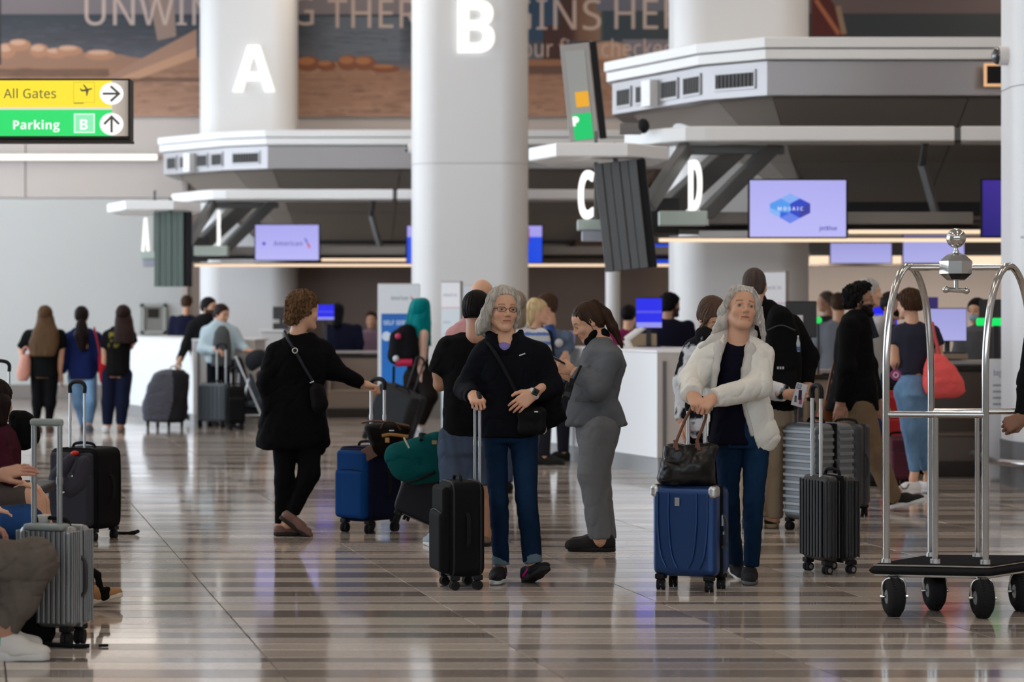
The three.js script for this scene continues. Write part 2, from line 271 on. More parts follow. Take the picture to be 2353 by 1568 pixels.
  hair(h, m, s) {
    const f = new Field(h.k ?? 0.02), t = h.thick ?? 0.014, fh = h.line ?? 0.062;
    // a cap over the skull, open at the face
    const cap = { clip: [[0, -0.72, 0.7, 0.028 + (0.062 - fh) * 0.8 - 0.02 + (h.low ?? 0)]] };
    if (h.kind !== 'fringe') f.ell(V(0, 0.036, -0.018), 0.0745 + t, 0.083 + t, 0.094 + t, cap);
    if (h.kind === 'short') { f.ell(V(0, -0.01, -0.045), 0.070 + t * 0.8, 0.075, 0.062 + t, { k: 0.02, clip: [[0, -1, 0, 0.075 - (h.nape ?? 0)]] }); for (const q of [-1, 1]) f.ell(V(q * 0.066, 0.004, -0.004), 0.010 + t * 0.5, 0.03, 0.022, { k: 0.015 }); }
    if (h.kind === 'bald') { f.pr.length = 0; for (const q of [-1, 1]) f.ell(V(q * 0.055, -0.005, -0.035), 0.030, 0.042, 0.06, { k: 0.02 }); f.ell(V(0, -0.012, -0.075), 0.058, 0.045, 0.04, { k: 0.03 }); }
    if (h.top) for (const [x, y, z, a, b, c] of h.top) f.ell(V(x, y, z), a, b, c, { k: 0.02 });
    if (h.locks) for (const l of h.locks) for (let i = 0; i + 1 < l.length; i++) f.cap(V(...l[i].slice(0, 3)), V(...l[i + 1].slice(0, 3)), l[i][3], l[i + 1][3], { k: h.lk ?? 0.018 });
    for (const q of h.face === false ? [] : [0]) { f.ell(V(0, -0.035, 0.055), 0.0575, 0.089 + (h.open ?? 0), 0.072, { sub: 1, k: 0.012 }); }
    const st = (h.strand ?? 0.0018) * 1.3; f.ridge = (x, y, z) => { const a = Math.atan2(x, z + 0.03) * 30 + ns(x * 26, y * 12, z * 26) * 6; return st * (Math.sin(a) + 0.5 * Math.sin(a * 2.3 + y * 20)) + (h.curl ?? 0) * (ns(x * 46, y * 46, z * 46) + 0.7 * ns(x * 95, y * 95, z * 95)); }; f.pad = 0.02 + (h.curl ?? 0);
    const c2 = h.tint ?? 0.35;
    let g = meshField(f, h.cell ?? clamp(this.d * 0.00027, 0.0035, 0.009), (x, y, z) => { const v = 1 + c2 * 1.3 * ns(Math.atan2(x, z + 0.03) * 11, y * 6, 3.3) + 0.35 * ns(Math.atan2(x, z + 0.03) * 40, y * 12, 1.7); return [v, v, v]; }); if (h.strands && h.locks) { const s2 = []; for (const l of h.locks) s2.push(...strands(l.map((p) => [V(...p.slice(0, 3)), p[3]]), h.strands, h.sr ?? 0.0022)); g = mergeGeometries([g, ...s2]); } g.applyMatrix4(m);
    (this.hairs ??= []).push(g); this.hairMat = h.mat;
    return this;
  }
  // hair that hangs in the person's own space: joints as for limbs
  hang(pts, o = {}) { const f = (this.hf ??= Object.assign(new Field(0.025), { fold: 0.004 })); const p = pts.map((a) => this.q(a[0], a[1], a[2])); for (let i = 0; i + 1 < p.length; i++) f.cap(p[i], p[i + 1], pts[i][3], pts[i + 1][3], o); if (p.length > 2) (this.hs ??= []).push(...strands(p.map((v, i) => [v, pts[i][3]]), o.n ?? 30, o.sr ?? Math.max(0.0022, this.d * 0.00014))); return this; }
  hangRows(rows, o = {}) { const f = (this.hf ??= Object.assign(new Field(0.025), { fold: 0.004 })); f.loft(rows.map(([py, xl, xr, rz, dd = 0]) => { const a = this.q(xl, py, dd), b = this.q(xr, py, dd); return { y: a.y, x: (a.x + b.x) / 2, z: a.z, rx: Math.abs(b.x - a.x) / 2, rz }; }), o); return this; }
  // side 1 = left hand, -1 = right hand; fwd and palm are directions in the hall
  hand(side, w, fwd, palm, pose = 'relaxed', s = 1) {
    const Y = V(...fwd).normalize(), Z = V(...palm); Z.addScaledVector(Y, -Z.dot(Y)).normalize(); const X = Y.clone().cross(Z), th = side === -1 ? 1 : -1;
    const o = this.q(...w), m = frame(X, Y, Z, o).multiply(new THREE.Matrix4().makeScale(s, s, s)), f = new Field(0.007);
    const C = { relaxed: [0.35, 0.45, 0.3], grip: [1.15, 1.25, 0.75], loose: [0.75, 0.8, 0.5], flat: [0.08, 0.1, 0.08], spread: [0.15, 0.3, 0.2], hold: [0.55, 1.0, 0.6] }[pose];
    const mcp = [[0.030, 0.086], [0.010, 0.092], [-0.010, 0.088], [-0.028, 0.078]], len = [0.072, 0.080, 0.074, 0.058], r0 = [0.0088, 0.0090, 0.0086, 0.0076];
    f.cap(V(0, -0.035, 0), V(0, 0.02, 0), 0.024, 0.026, { k: 0.02 });
    mcp.forEach(([x, y], i) => {
      f.cap(V(th * x * 0.6, 0.012, 0), V(th * x, y - 0.004, -0.002), 0.0165, 0.0118, { k: 0.014 });
      let p = V(th * x, y, -0.002), a = 0; const fan = pose === 'spread' ? [0.22, 0.05, -0.12, -0.3][i] : [0.06, 0.0, -0.05, -0.1][i];
      [0.46, 0.30, 0.24].forEach((part, j) => { a += C[j] * (pose === 'spread' ? [0.4, 1, 1.2, 1.4][i] : 1 + i * 0.04); const L = len[i] * part, n = V(th * Math.sin(fan) * Math.cos(a), Math.cos(a) * Math.cos(fan), Math.sin(a)).multiplyScalar(L).add(p), k = 1 - j * 0.12; f.cap(p, n, r0[i] * k * 1.02, r0[i] * (k - 0.1), { k: 0.004 }); p = n; });
    });
    const closed = pose === 'grip' || pose === 'hold', t = [V(th * 0.022, 0.012, 0.006), closed ? V(th * 0.040, 0.045, 0.020) : V(th * 0.048, 0.044, 0.008), closed ? V(th * 0.030, 0.068, 0.036) : V(th * 0.060, 0.072, 0.014), closed ? V(th * 0.012, 0.080, 0.044) : V(th * 0.062, 0.094, 0.020)];
    f.cap(t[0], t[1], 0.016, 0.0125, { k: 0.012 }).cap(t[1], t[2], 0.0115, 0.0102, { k: 0.004 }).cap(t[2], t[3], 0.0102, 0.0082, { k: 0.004 });
    this.extra.push([meshField(f, clamp(this.d * 0.00021, 0.0025, 0.007), (x, y, z) => { const k = sm(0.07, 0.13, y); return [1, 1 - 0.12 * k, 1 - 0.1 * k]; }), m]);
    this.body.cap(o.clone().addScaledVector(Y, -0.06), o.clone().addScaledVector(Y, -0.005), 0.025 * s, 0.023 * s, { k: 0.01 });
    return this;
  }
  // ankle at [px, py, dd] on the floor unless lift; turn is the way the toe points (0 = to the camera, 90 = to the right)
  shoe(name, px, py, dd, turn, o = {}) {
    const p = this.q(px, py, dd), L = o.len ?? 1, f = new Field(0.025), s = new Field(0.012), hgt = o.high ?? 0.07; p.y = o.lift ?? 0.002;
    const m = new THREE.Matrix4().compose(p, new THREE.Quaternion().setFromEuler(new THREE.Euler(rad(o.pitch ?? 0), rad(turn), rad(o.roll ?? 0), 'YXZ')), V(L, L, L)), th = o.sole ?? 0.022;
    f.cap(V(0, hgt, -0.025), V(0, 0.045, -0.03), 0.034, 0.036).cap(V(0, 0.042, -0.03), V(0, 0.040, 0.06), 0.038, 0.040).cap(V(0, 0.038, 0.06), V(0.006, 0.026, 0.165), 0.041, 0.026).cap(V(-0.02, 0.03, 0.08), V(-0.012, 0.024, 0.15), 0.026, 0.024).cap(V(0, hgt, -0.012), V(0, 0.05, 0.07), 0.032, 0.034);
    if (o.toe) f.cap(V(-0.01, 0.03, 0.1), V(-0.006, 0.03, 0.17), 0.042, 0.036);
    for (const q of f.pr) q.clip = [[0, -1, 0, -(th - 0.004)], [0, 1, 0, hgt + 0.012]];
    s.cap(V(0, 0.01, -0.03), V(0, 0.01, 0.05), 0.044, 0.043).cap(V(0, 0.01, 0.05), V(-0.004, 0.01, 0.155), 0.047, 0.036); for (const q of s.pr) q.clip = [[0, -1, 0, 0], [0, 1, 0, th]];
    const c = Math.max(0.004, this.d * 0.0004); const up = meshField(f, c, o.tint).applyMatrix4(m), so = meshField(s, c).applyMatrix4(m);
    this.bits.push([name, up, o.mat, [['sole', so, o.soleMat ?? o.mat]]]);
    if (o.laces) { const g = []; for (let i = 0; i < 4; i++) g.push(box(0.05, 0.006, 0.008, 0, 0.079 - i * 0.007, 0.045 + i * 0.022, 0.003)); this.bits[this.bits.length - 1][3].push(['laces', mergeGeometries(g.map((x) => (x.index ? x.toNonIndexed() : x))).applyMatrix4(m), o.laces]); }
    if (o.ankle !== false) this.body.cap(p.clone().add(V(0, 0.05, 0)), p.clone().add(V(0, 0.13, 0)), 0.03, 0.034);
    this.lastShoe = m; return this;
  }
  bit(name, geo, material, kids) { this.bits.push([name, geo, material, kids]); return this; }
  finish() {
    const bodyG = this.body.pr.length ? [meshField(this.body, this.cell * 1.15)] : []; for (const [g, m] of this.extra) bodyG.push(g.applyMatrix4(m));
    const sk = cloth(this.skinC, 0.5, { specularIntensity: 0.7 }); const put = (n, g, m, par = this.root) => { const e = new THREE.Mesh(g, m); e.name = partName(par, n); e.castShadow = e.receiveShadow = true; par.add(e); return e; };
    const all = bodyG.length > 1 ? mergeGeometries(bodyG) : bodyG[0]; if (all) put('body', all, sk);
    for (const f of Object.values(this.g)) if (f.pr.length) { const e = put(f.name, meshField(f, this.cell * f.cellK, f.tint), f.material); if (f.label) e.userData.label = f.label; f.mesh = e; }
    const hg = [...(this.hairs ?? [])]; if (this.hf) hg.push(meshField(this.hf, this.cell * 0.7, (x, y, z) => { const v = 1 + 0.35 * ns(x * 55, y * 5, z * 40); return [v, v, v]; })); if (this.hs) hg.push(...this.hs); if (hg.length) put('hair', hg.length > 1 ? mergeGeometries(hg) : hg[0], this.hairMat);
    for (const [n, g, m, kids] of this.bits) { const e = put(n, g, m); for (const [kn, kg, km] of kids ?? []) put(kn, kg, km, e); }
    return this.root;
  }
}
const eyeMat = new THREE.MeshPhysicalMaterial({ vertexColors: true, roughness: 0.35, specularIntensity: 0.5 });
// ------------------------------------------------------------ the hall
const ZB = -43.5, YC = 8.6, XL = -15, XR = 17, ZF = 9;
const paint = M([0.74, 0.74, 0.735], 0.42), wallGrey = M([0.54, 0.545, 0.525], 0.6), wallBeige = M([0.56, 0.50, 0.46], 0.6), ceilMat = M([0.62, 0.61, 0.60], 0.8), frameMat = M([0.30, 0.31, 0.32], 0.5, 0.3);
const brownPanel = M([0.19, 0.137, 0.108], 0.55), tan = M([0.30, 0.245, 0.205], 0.5), kick = M([0.20, 0.185, 0.17], 0.45), darkKick = M([0.03, 0.026, 0.024], 0.5);

// floor: terrazzo strips between slanting joints; near strips are parts, far ones are one part
{
  const floor = struct('floor', box(XR - XL + 2, 0.2, ZF - ZB + 2, (XL + XR) / 2, -0.106, (ZF + ZB) / 2, 0), M([0.10, 0.09, 0.08], 0.6));
  const speck = (a, b) => { const t = new THREE.DataTexture(new Uint8Array(256 * 256 * 4), 256, 256); const d = t.image.data; for (let i = 0; i < 65536; i++) { const x = i % 256, y = i >> 8, v = 255 * clamp(a + b * ns(x * 0.11, y * 0.11, a * 40) + b * 1.2 * (rnd() - 0.5), 0, 1); d.set([v, v, v, 255], i * 4); } t.wrapS = t.wrapT = THREE.RepeatWrapping; t.magFilter = THREE.LinearFilter; t.colorSpace = THREE.SRGBColorSpace; t.needsUpdate = true; return t; };
  const tex = speck(0.93, 0.05), tones = [[0.66, 0.57, 0.485], [0.57, 0.49, 0.42], [0.33, 0.277, 0.236], [0.27, 0.225, 0.194], [0.42, 0.356, 0.304], [0.61, 0.53, 0.455]];
  const mats = tones.map((c, i) => new THREE.MeshStandardMaterial({ color: new THREE.Color().setRGB(...c), map: tex, roughness: 0.085 + 0.018 * (i % 3) }));
  const K = 0.228, cw = 1.16, x0 = 0.166, gap = 0.0022, far = tones.map(() => []); let d = -ZF + 0.2, count = 0, flip = false;
  const tile = (d0, d1, a, b) => {   // skewed slab with a narrow chamfer
    const s = (x, dd) => x - K * dd, e = 0.0025, p = [[s(a, d0) + gap, -d0 - gap], [s(b, d0) - gap, -d0 - gap], [s(b, d1) - gap, -d1 + gap], [s(a, d1) + gap, -d1 + gap]], cx = p.reduce((q, v) => q + v[0], 0) / 4, cz = p.reduce((q, v) => q + v[1], 0) / 4;
    const pos = [], uv = [], ring = p.map(([x, z]) => [x, -0.012, z]), top = p.map(([x, z]) => [x + Math.sign(cx - x) * e, 0, z + Math.sign(cz - z) * e]);
    const put = (...q) => { for (const v of q) { pos.push(...v); uv.push(v[0] * 1.7, v[2] * 1.7); } };
    put(top[0], top[1], top[2], top[0], top[2], top[3]); for (let i = 0; i < 4; i++) { const j = (i + 1) % 4; put(ring[i], ring[j], top[j], ring[i], top[j], top[i]); }
    const g = new THREE.BufferGeometry(); g.setAttribute('position', new THREE.Float32BufferAttribute(pos, 3)); g.setAttribute('uv', new THREE.Float32BufferAttribute(uv, 2)); g.computeVertexNormals(); return g;
  };
  while (d < -ZB - 0.2) {
    const w = [0.22, 0.15, 0.26, 0.30, 0.12, 0.20, 0.24][Math.floor(rnd() * 7)] * (d > 22 ? 1.6 : 1), d1 = Math.min(d + w, -ZB - 0.2), base = (flip = rnd() < 0.82 ? !flip : flip) ? 0 : 2;
    const i0 = Math.ceil((XL + 0.3 + K * d1 - x0) / cw), i1 = Math.floor((XR - 0.3 + K * d - x0) / cw);
    for (let i = i0; i < i1; i++) {
      const q = rnd(), t = q < 0.8 ? base + (rnd() < 0.5 ? 0 : 1) : Math.floor(rnd() * 6), g = tile(d, d1, x0 + i * cw, x0 + (i + 1) * cw);
      const mid = x0 + (i + 0.5) * cw - K * d, half = d * 0.214 + 0.5;
      if (d > 9.6 && d < 18 && Math.abs(mid) < half && count < 298) { obj('tile', g, mats[t], floor); count++; } else far[t].push(g);
    }
    d = d1;
  }
  far.forEach((l, i) => { if (l.length) { const m = obj('tile_field', mergeGeometries(l), mats[i], floor); m.userData.kind = 'stuff'; } });
}
// ceiling with recessed linear lamps
{
  const c = struct('ceiling', box(XR - XL + 1, 0.3, ZF - ZB + 1, (XL + XR) / 2, YC + 0.15, (ZF + ZB) / 2, 0), ceilMat);
  const face = glow([1.0, 0.82, 0.62], 2.2), body = M([0.5, 0.5, 0.5], 0.5);
  for (let r = 0; r < 7; r++) for (let k = 0; k < 4; k++) {
    const x = -9 + k * 6.2, z = -4.5 - r * 6, t = thing('ceiling_lamp', `long ceiling lamp, lamp ${k + 1} of row ${r + 1} above the hall`, 'lamp', V(x, YC, z), 0, 'ceiling lamps over the hall');
    t.userData.label = 'long warm recessed ceiling lamp high above the hall, above the picture';
    obj('housing', box(0.34, 0.08, 2.4, 0, -0.04, 0), body, t); obj('diffuser', box(0.28, 0.012, 2.3, 0, -0.084, 0, 0.003), face, t);
    areaLight(scene, [1.0, 0.84, 0.68], CEILING_LIGHT, 0.28, 2.3, V(x, YC - 0.11, z), V(x, 0, z - 0.001));
  }
  c.userData.kind = 'structure';
}
// walls: a window wall along one side, solid ones elsewhere, the far one with the picture band
{
  const zs = [], n = 9, z0 = -13, z1 = -43; for (let i = 0; i <= n; i++) zs.push(mix(z0, z1, i / n));
  const sill = 0.35, head = 8.0, L = z0 - z1;
  struct('wall_left', [box(0.3, sill, L, XL - 0.15, sill / 2, (z0 + z1) / 2, 0), box(0.3, YC - head, L, XL - 0.15, (YC + head) / 2, (z0 + z1) / 2, 0), box(0.3, YC, ZF - z0, XL - 0.15, YC / 2, (ZF + z0) / 2, 0), box(0.3, YC, z1 - ZB + 0.3, XL - 0.15, YC / 2, (z1 + ZB - 0.3) / 2, 0)], wallGrey);
  for (let i = 0; i < n; i++) {
    const a = zs[i], b = zs[i + 1], w = struct(`window_${i + 1}`, [box(0.12, head - sill, 0.07, XL - 0.1, (head + sill) / 2, a, 0.005), box(0.12, head - sill, 0.07, XL - 0.1, (head + sill) / 2, b, 0.005), box(0.12, 0.07, a - b, XL - 0.1, sill + 0.035, (a + b) / 2, 0.005), box(0.12, 0.07, a - b, XL - 0.1, head - 0.035, (a + b) / 2, 0.005), box(0.10, 0.06, a - b, XL - 0.1, 3.2, (a + b) / 2, 0.005)], frameMat);
    obj('pane', box(0.012, head - sill - 0.1, a - b - 0.1, XL - 0.1, (head + sill) / 2, (a + b) / 2, 0), P([1, 1, 1], 0.02, 0, { transmission: 1, thickness: 0, ior: 1.45 }), w);
  }
  struct('wall_right', box(0.3, YC, ZF - ZB, XR + 0.15, YC / 2, (ZF + ZB) / 2, 0), wallBeige);
  // the entrance side behind the camera is glazed as well
  const fx = [], m = 8; for (let i = 0; i <= m; i++) fx.push(mix(XL + 1, XR - 1, i / m));
  struct('wall_front', [box(XR - XL, 1.0, 0.3, (XL + XR) / 2, YC - 0.5, ZF + 0.15, 0), box(1, YC, 0.3, XL + 0.5, YC / 2, ZF + 0.15, 0), box(1, YC, 0.3, XR - 0.5, YC / 2, ZF + 0.15, 0), box(XR - XL, FRONT_SKY ? 4.0 : 7.6, 0.3, (XL + XR) / 2, FRONT_SKY ? 2.0 : 3.8, ZF + 0.15, 0)], wallGrey);
  if (FRONT_SKY) for (let i = 0; i < m; i++) {
    const a = fx[i], b = fx[i + 1], c = (a + b) / 2, w = struct(`window_${n + i + 1}`, [box(0.07, 3.6, 0.12, a, 5.8, ZF + 0.1, 0.005), box(0.07, 3.6, 0.12, b, 5.8, ZF + 0.1, 0.005), box(b - a, 0.07, 0.12, c, 4.035, ZF + 0.1, 0.005), box(b - a, 0.07, 0.12, c, 7.565, ZF + 0.1, 0.005)], frameMat);
    obj('pane', box(b - a - 0.1, 3.5, 0.012, c, 5.8, ZF + 0.1, 0), P([1, 1, 1], 0.02, 0, { transmission: 1, thickness: 0, ior: 1.45 }), w);
  }
  const zf = ZB, back = struct('wall_back', box(XR - XL, YC, 0.3, (XL + XR) / 2, YC / 2, ZB - 0.16, 0), wallBeige);
  // lower grey panels and upper beige panels with open joints
  const y1 = at(0, 456, 43.5).y, yM = at(0, 268, 43.5).y;
  for (let i = 0; i < 2; i++) { const xa = i ? at(-60, 0, 43.5).x : XL, xb = i ? at(452, 0, 43.5).x : at(-60, 0, 43.5).x - 0.01; obj('panel', box(xb - xa - 0.008, y1 - 0.02, 0.06, (xa + xb) / 2, y1 / 2 + 0.0, zf + 0.03, 0.004), wallGrey, back); }
  for (let i = 0; i < 8; i++) { const w = 4.1, xa = at(60, 0, 43.5).x - 6 * w + w * (i + 3), xb = Math.min(XR, xa + w); if (xa < XL) continue; obj('panel', box(xb - xa - 0.02, yM - y1 - 0.02, 0.05, (xa + xb) / 2, (yM + y1) / 2, zf + 0.025, 0.004), wallBeige, back); }
  struct('baseboard_back', box(XR - XL, 0.26, 0.05, (XL + XR) / 2, 0.13, zf + 0.09, 0.006), M([0.22, 0.19, 0.17], 0.4));
  // brown panelling behind the desks
  const bx0 = at(430, 0, 42.6).x, bx1 = at(1560, 0, 42.6).x, by = at(0, 380, 42.6).y;
  struct('partition', box(bx1 - bx0, by, 0.2, (bx0 + bx1) / 2, by / 2, -42.75, 0.01), brownPanel);
  const jamb = at(437, 0, 42.6).x; struct('trim_1', box(0.10, by, 0.24, jamb - 0.1, by / 2, -42.7, 0.01), M([0.42, 0.36, 0.33], 0.5));
  // the big seaside picture, with its writing
  const tex = canvasTexture(2048, 480, (c, w, h) => {
    const X = (px) => (px + 150) / 2600 * w, Y = (py) => (py + 340) / 610 * h; let g = c.createLinearGradient(0, 0, 0, Y(40)); g.addColorStop(0, '#8d8a90'); g.addColorStop(1, '#6f6668'); c.fillStyle = g; c.fillRect(0, 0, w, h);
    g = c.createLinearGradient(0, Y(28), 0, Y(150)); g.addColorStop(0, '#1f2a35'); g.addColorStop(0.5, '#3a3b42'); g.addColorStop(1, '#55565f'); c.fillStyle = g; c.fillRect(0, Y(34), w, Y(160) - Y(34));
    g = c.createLinearGradient(X(690), 0, X(940), 0); g.addColorStop(0, 'rgba(90,100,110,0)'); g.addColorStop(0.3, 'rgba(96,106,116,.75)'); g.addColorStop(0.9, 'rgba(96,106,116,.75)'); g.addColorStop(1, 'rgba(60,70,80,0)'); c.fillStyle = g; c.fillRect(X(640), Y(40), X(1000) - X(640), Y(140) - Y(40));
    for (let i = 0; i < 900; i++) { c.fillStyle = `rgba(${rnd() < 0.5 ? '20,24,32' : '120,120,130'},${0.12 + 0.12 * rnd()})`; const y = rr(44, 135); c.fillRect(X(rr(-150, 2450)), Y(y), rr(6, 40), rr(1, 3)); }
    c.fillStyle = '#8f6a54'; c.beginPath(); c.moveTo(0, h); c.lineTo(0, Y(110)); for (let px = -150; px <= 2450; px += 25) c.lineTo(X(px), Y(px < 460 ? 112 + 24 * sm(0, 430, px) + 10 * ns(px * 0.02, 1, 0) : px < 1000 ? 140 + 22 * sm(700, 940, px) + 6 * ns(px * 0.03, 2, 0) : 145 + 8 * ns(px * 0.02, 3, 0))); c.lineTo(w, h); c.fill();
    g = c.createLinearGradient(0, Y(150), 0, Y(268)); g.addColorStop(0, 'rgba(150,105,76,.25)'); g.addColorStop(1, 'rgba(178,138,116,.8)'); c.fillStyle = g; c.fillRect(0, Y(150), w, h);
    for (let i = 0; i < 1500; i++) { c.fillStyle = `rgba(${rnd() < 0.55 ? '90,60,42' : '190,150,125'},${0.1 + 0.12 * rnd()})`; const y = rr(160, 268); c.beginPath(); c.ellipse(X(rr(-150, 2450)), Y(y), rr(4, 22), rr(1, 4), 0, 0, 7); c.fill(); }
    const rock = (px, py, a, b, col) => { c.fillStyle = col; c.beginPath(); c.ellipse(X(px), Y(py), a * w / 2600, b * h / 610, 0, 0, 7); c.fill(); };
    for (const [px, py, a, b] of [[15, 118, 22, 18], [45, 105, 26, 14], [90, 118, 22, 16], [130, 124, 26, 12], [160, 118, 30, 12], [230, 128, 36, 12], [708, 148, 28, 18], [750, 153, 22, 12], [800, 146, 24, 18], [838, 147, 26, 17], [885, 160, 34, 9]]) { rock(px, py, a, b, px < 400 ? '#a8785a' : '#7a4526'); rock(px - 4, py - 6, a * 0.7, b * 0.5, px < 400 ? '#c39a80' : '#a4683c'); }
    c.fillStyle = 'rgba(84,58,40,.6)'; c.fillRect(X(-150), Y(160), X(250) - X(-150), Y(178) - Y(160)); c.fillRect(X(300), Y(180), X(460) - X(300), Y(190) - Y(180));
    c.fillStyle = '#9a7560'; c.beginPath(); c.moveTo(X(240), Y(182)); c.lineTo(X(452), Y(68)); c.lineTo(X(452), Y(128)); c.lineTo(X(300), Y(182)); c.fill(); c.fillStyle = '#b5896b'; c.beginPath(); c.moveTo(X(270), Y(182)); c.lineTo(X(452), Y(110)); c.lineTo(X(452), Y(134)); c.lineTo(X(320), Y(182)); c.fill();
    c.fillStyle = '#8b7467'; c.beginPath(); c.moveTo(X(330), Y(-60)); c.lineTo(X(395), Y(-60)); c.lineTo(X(405), Y(85)); c.lineTo(X(362), Y(95)); c.fill(); c.fillStyle = '#17191e'; c.fillRect(X(-150), Y(-10), X(2) - X(-150), Y(150) - Y(-10));
    g = c.createLinearGradient(X(1215), 0, X(1540), 0); g.addColorStop(0, '#1f3b52'); g.addColorStop(0.2, '#233e54'); g.addColorStop(0.23, '#3b1d14'); g.addColorStop(0.3, '#3b1d14'); g.addColorStop(0.36, '#6d4c39'); g.addColorStop(0.5, '#7a5f4a'); g.addColorStop(0.53, '#23343f'); g.addColorStop(1, '#2b3439'); c.fillStyle = g; c.fillRect(X(1180), Y(-60), X(1560) - X(1180), Y(96) - Y(-60));
    c.fillStyle = '#5d5d68'; c.fillRect(X(1370), Y(-60), X(1560) - X(1370), Y(26) - Y(-60)); c.fillStyle = '#3a1a12'; c.fillRect(X(1248), Y(60), X(1300) - X(1248), Y(138) - Y(60)); c.fillStyle = '#6f6a72'; c.fillRect(X(1430), Y(92), X(1540) - X(1430), Y(128) - Y(92));
    c.fillStyle = '#8c5f41'; c.fillRect(X(1180), Y(138), X(1440) - X(1180), Y(160) - Y(138)); c.fillStyle = '#5d4234'; c.fillRect(X(1180), Y(153), X(1330) - X(1180), Y(172) - Y(153)); rock(1400, 118, 46, 22, '#a8826a');
    c.fillStyle = '#6d5c5a'; c.fillRect(X(1860), 0, w, Y(32)); c.fillStyle = '#333a3c'; c.fillRect(X(1860), Y(32), w, Y(80) - Y(32)); c.fillStyle = '#571912'; c.beginPath(); c.moveTo(X(1865), Y(-40)); c.lineTo(X(1880), Y(-40)); c.lineTo(X(1918), Y(14)); c.lineTo(X(1946), Y(84)); c.lineTo(X(1865), Y(84)); c.fill(); c.strokeStyle = '#b06a45'; c.lineWidth = 8; c.beginPath(); c.moveTo(X(1874), Y(0)); c.lineTo(X(1928), Y(80)); c.stroke(); c.strokeStyle = '#9c8268'; c.lineWidth = 10; c.beginPath(); c.moveTo(X(1925), Y(15)); c.lineTo(X(1940), Y(80)); c.stroke();
    c.fillStyle = 'rgba(186,164,152,.93)'; c.textBaseline = 'alphabetic';
    const word = (t, x0, x1, yb, size, bold = 'bold') => { c.font = `${bold} ${size}px sans-serif`; const k = (X(x1) - X(x0)) / c.measureText(t).width; c.save(); c.translate(X(x0), Y(yb)); c.scale(k, 1); c.fillText(t, 0, 0); c.restore(); };
    word('UNWINDING', 186, 728, 59, 73, ''); word('THERE', 752, 1010, 65, 73, ''); word('BEGINS', 1045, 1386, 69, 76, ''); word('HERE', 1403, 1622, 68, 76, ''); c.lineWidth = 3; word('your first checked bag', 1175, 1640, 132, 44, '');
  });
  const a = at(-150, -340, 43.4), b = at(2450, 268, 43.4), f = tag(obj('mural', box(b.x - a.x + 0.06, a.y - b.y + 0.04, 0.03, (a.x + b.x) / 2, (a.y + b.y) / 2, -43.42, 0.004), M([0.3, 0.27, 0.25], 0.6)), 'wide seaside advertising mural with big pale lettering across the top of the far wall', 'mural');
  obj('print', plane(b.x - a.x, a.y - b.y, (a.x + b.x) / 2, (a.y + b.y) / 2, -43.4), printed(tex, 0.5), f);
  // lit line on the far wall
  const l0 = at(-260, 362, 43.4), l1 = at(364, 362, 43.4), lamp = thing('wall_light', 'long bright horizontal light line on the far beige wall', 'lamp', V((l0.x + l1.x) / 2, l0.y, -43.36));
  obj('channel', box(l1.x - l0.x, 0.13, 0.06, 0, 0, 0), M([0.6, 0.6, 0.6]), lamp); obj('light_tube', box(l1.x - l0.x - 0.02, 0.10, 0.03, 0, 0, 0.04), glow([1, 0.93, 0.82], 1.6), lamp); areaLight(scene, [1, 0.9, 0.78], 6, l1.x - l0.x, 0.1, V((l0.x + l1.x) / 2, l0.y, -43.28), V((l0.x + l1.x) / 2, l0.y, 0));
}
// columns: rounded slabs with lit letters
const font = await new FontLoader().loadAsync('fonts/droid/droid_sans_bold.typeface.json');
const letter = (t, h, depth) => { const g = new TextGeometry(t, { font, size: h / 0.72, depth, curveSegments: 8, bevelEnabled: true, bevelSize: 0.006, bevelThickness: 0.006, bevelSegments: 2 }); g.computeBoundingBox(); const b = g.boundingBox; g.translate(-(b.min.x + b.max.x) / 2, -(b.min.y + b.max.y) / 2, -b.min.z); const k = h / (b.max.y - b.min.y); g.scale(k, k, 1); return g; };
const letterGlow = glow([1, 0.985, 0.95], 1.25);
function column(n, px0, px1, d, o = {}) {
  const xa = at(px0, 0, d).x, xb = at(px1, 0, d).x, w = xb - xa, t = o.t ?? 1.5, r = Math.min(0.45, w * 0.24), s = new THREE.Shape(), x = (xa + xb) / 2;
  s.moveTo(-w / 2 + r, -t / 2); s.lineTo(w / 2 - r, -t / 2); s.absarc(w / 2 - r, -t / 2 + r, r, -Math.PI / 2, 0); s.lineTo(w / 2, t / 2 - r); s.absarc(w / 2 - r, t / 2 - r, r, 0, Math.PI / 2); s.lineTo(-w / 2 + r, t / 2); s.absarc(-w / 2 + r, t / 2 - r, r, Math.PI / 2, Math.PI); s.lineTo(-w / 2, -t / 2 + r); s.absarc(-w / 2 + r, -t / 2 + r, r, Math.PI, Math.PI * 1.5);
  const ex = (y0, y1, k = 1) => { const g = new THREE.ExtrudeGeometry(s, { depth: y1 - y0, bevelEnabled: false, curveSegments: 14 }); g.rotateX(-Math.PI / 2); g.scale(k, 1, k); g.translate(x, y0, -d - t / 2); return g; };
  const c = struct('column', ex(0.02, 0.05, 0.98), kick); let y = 0.4; const seam = at(0, o.seam ?? 375, d).y;
  obj('base', ex(0, 0.4, 1.012), o.base ?? kick, c); obj('panel', ex(y + 0.008, seam - 0.006), paint, c); obj('panel', ex(seam + 0.006, YC), paint, c); obj('core', ex(0.3, YC - 0.1, 0.985), M([0.5, 0.5, 0.5]), c);
  if (o.letter) { const [lx, ly, lh] = o.letter, p = at(lx, ly, d), h = lh * d / F, m = obj('letter', letter(o.letter[3], h, 0.05), letterGlow, c); m.position.set(p.x, p.y, -d + 0.01); }
  return c;
}
column(1, 453, 674, 41.6, { letter: [584, 158, 107, 'A'], t: 1.3 });
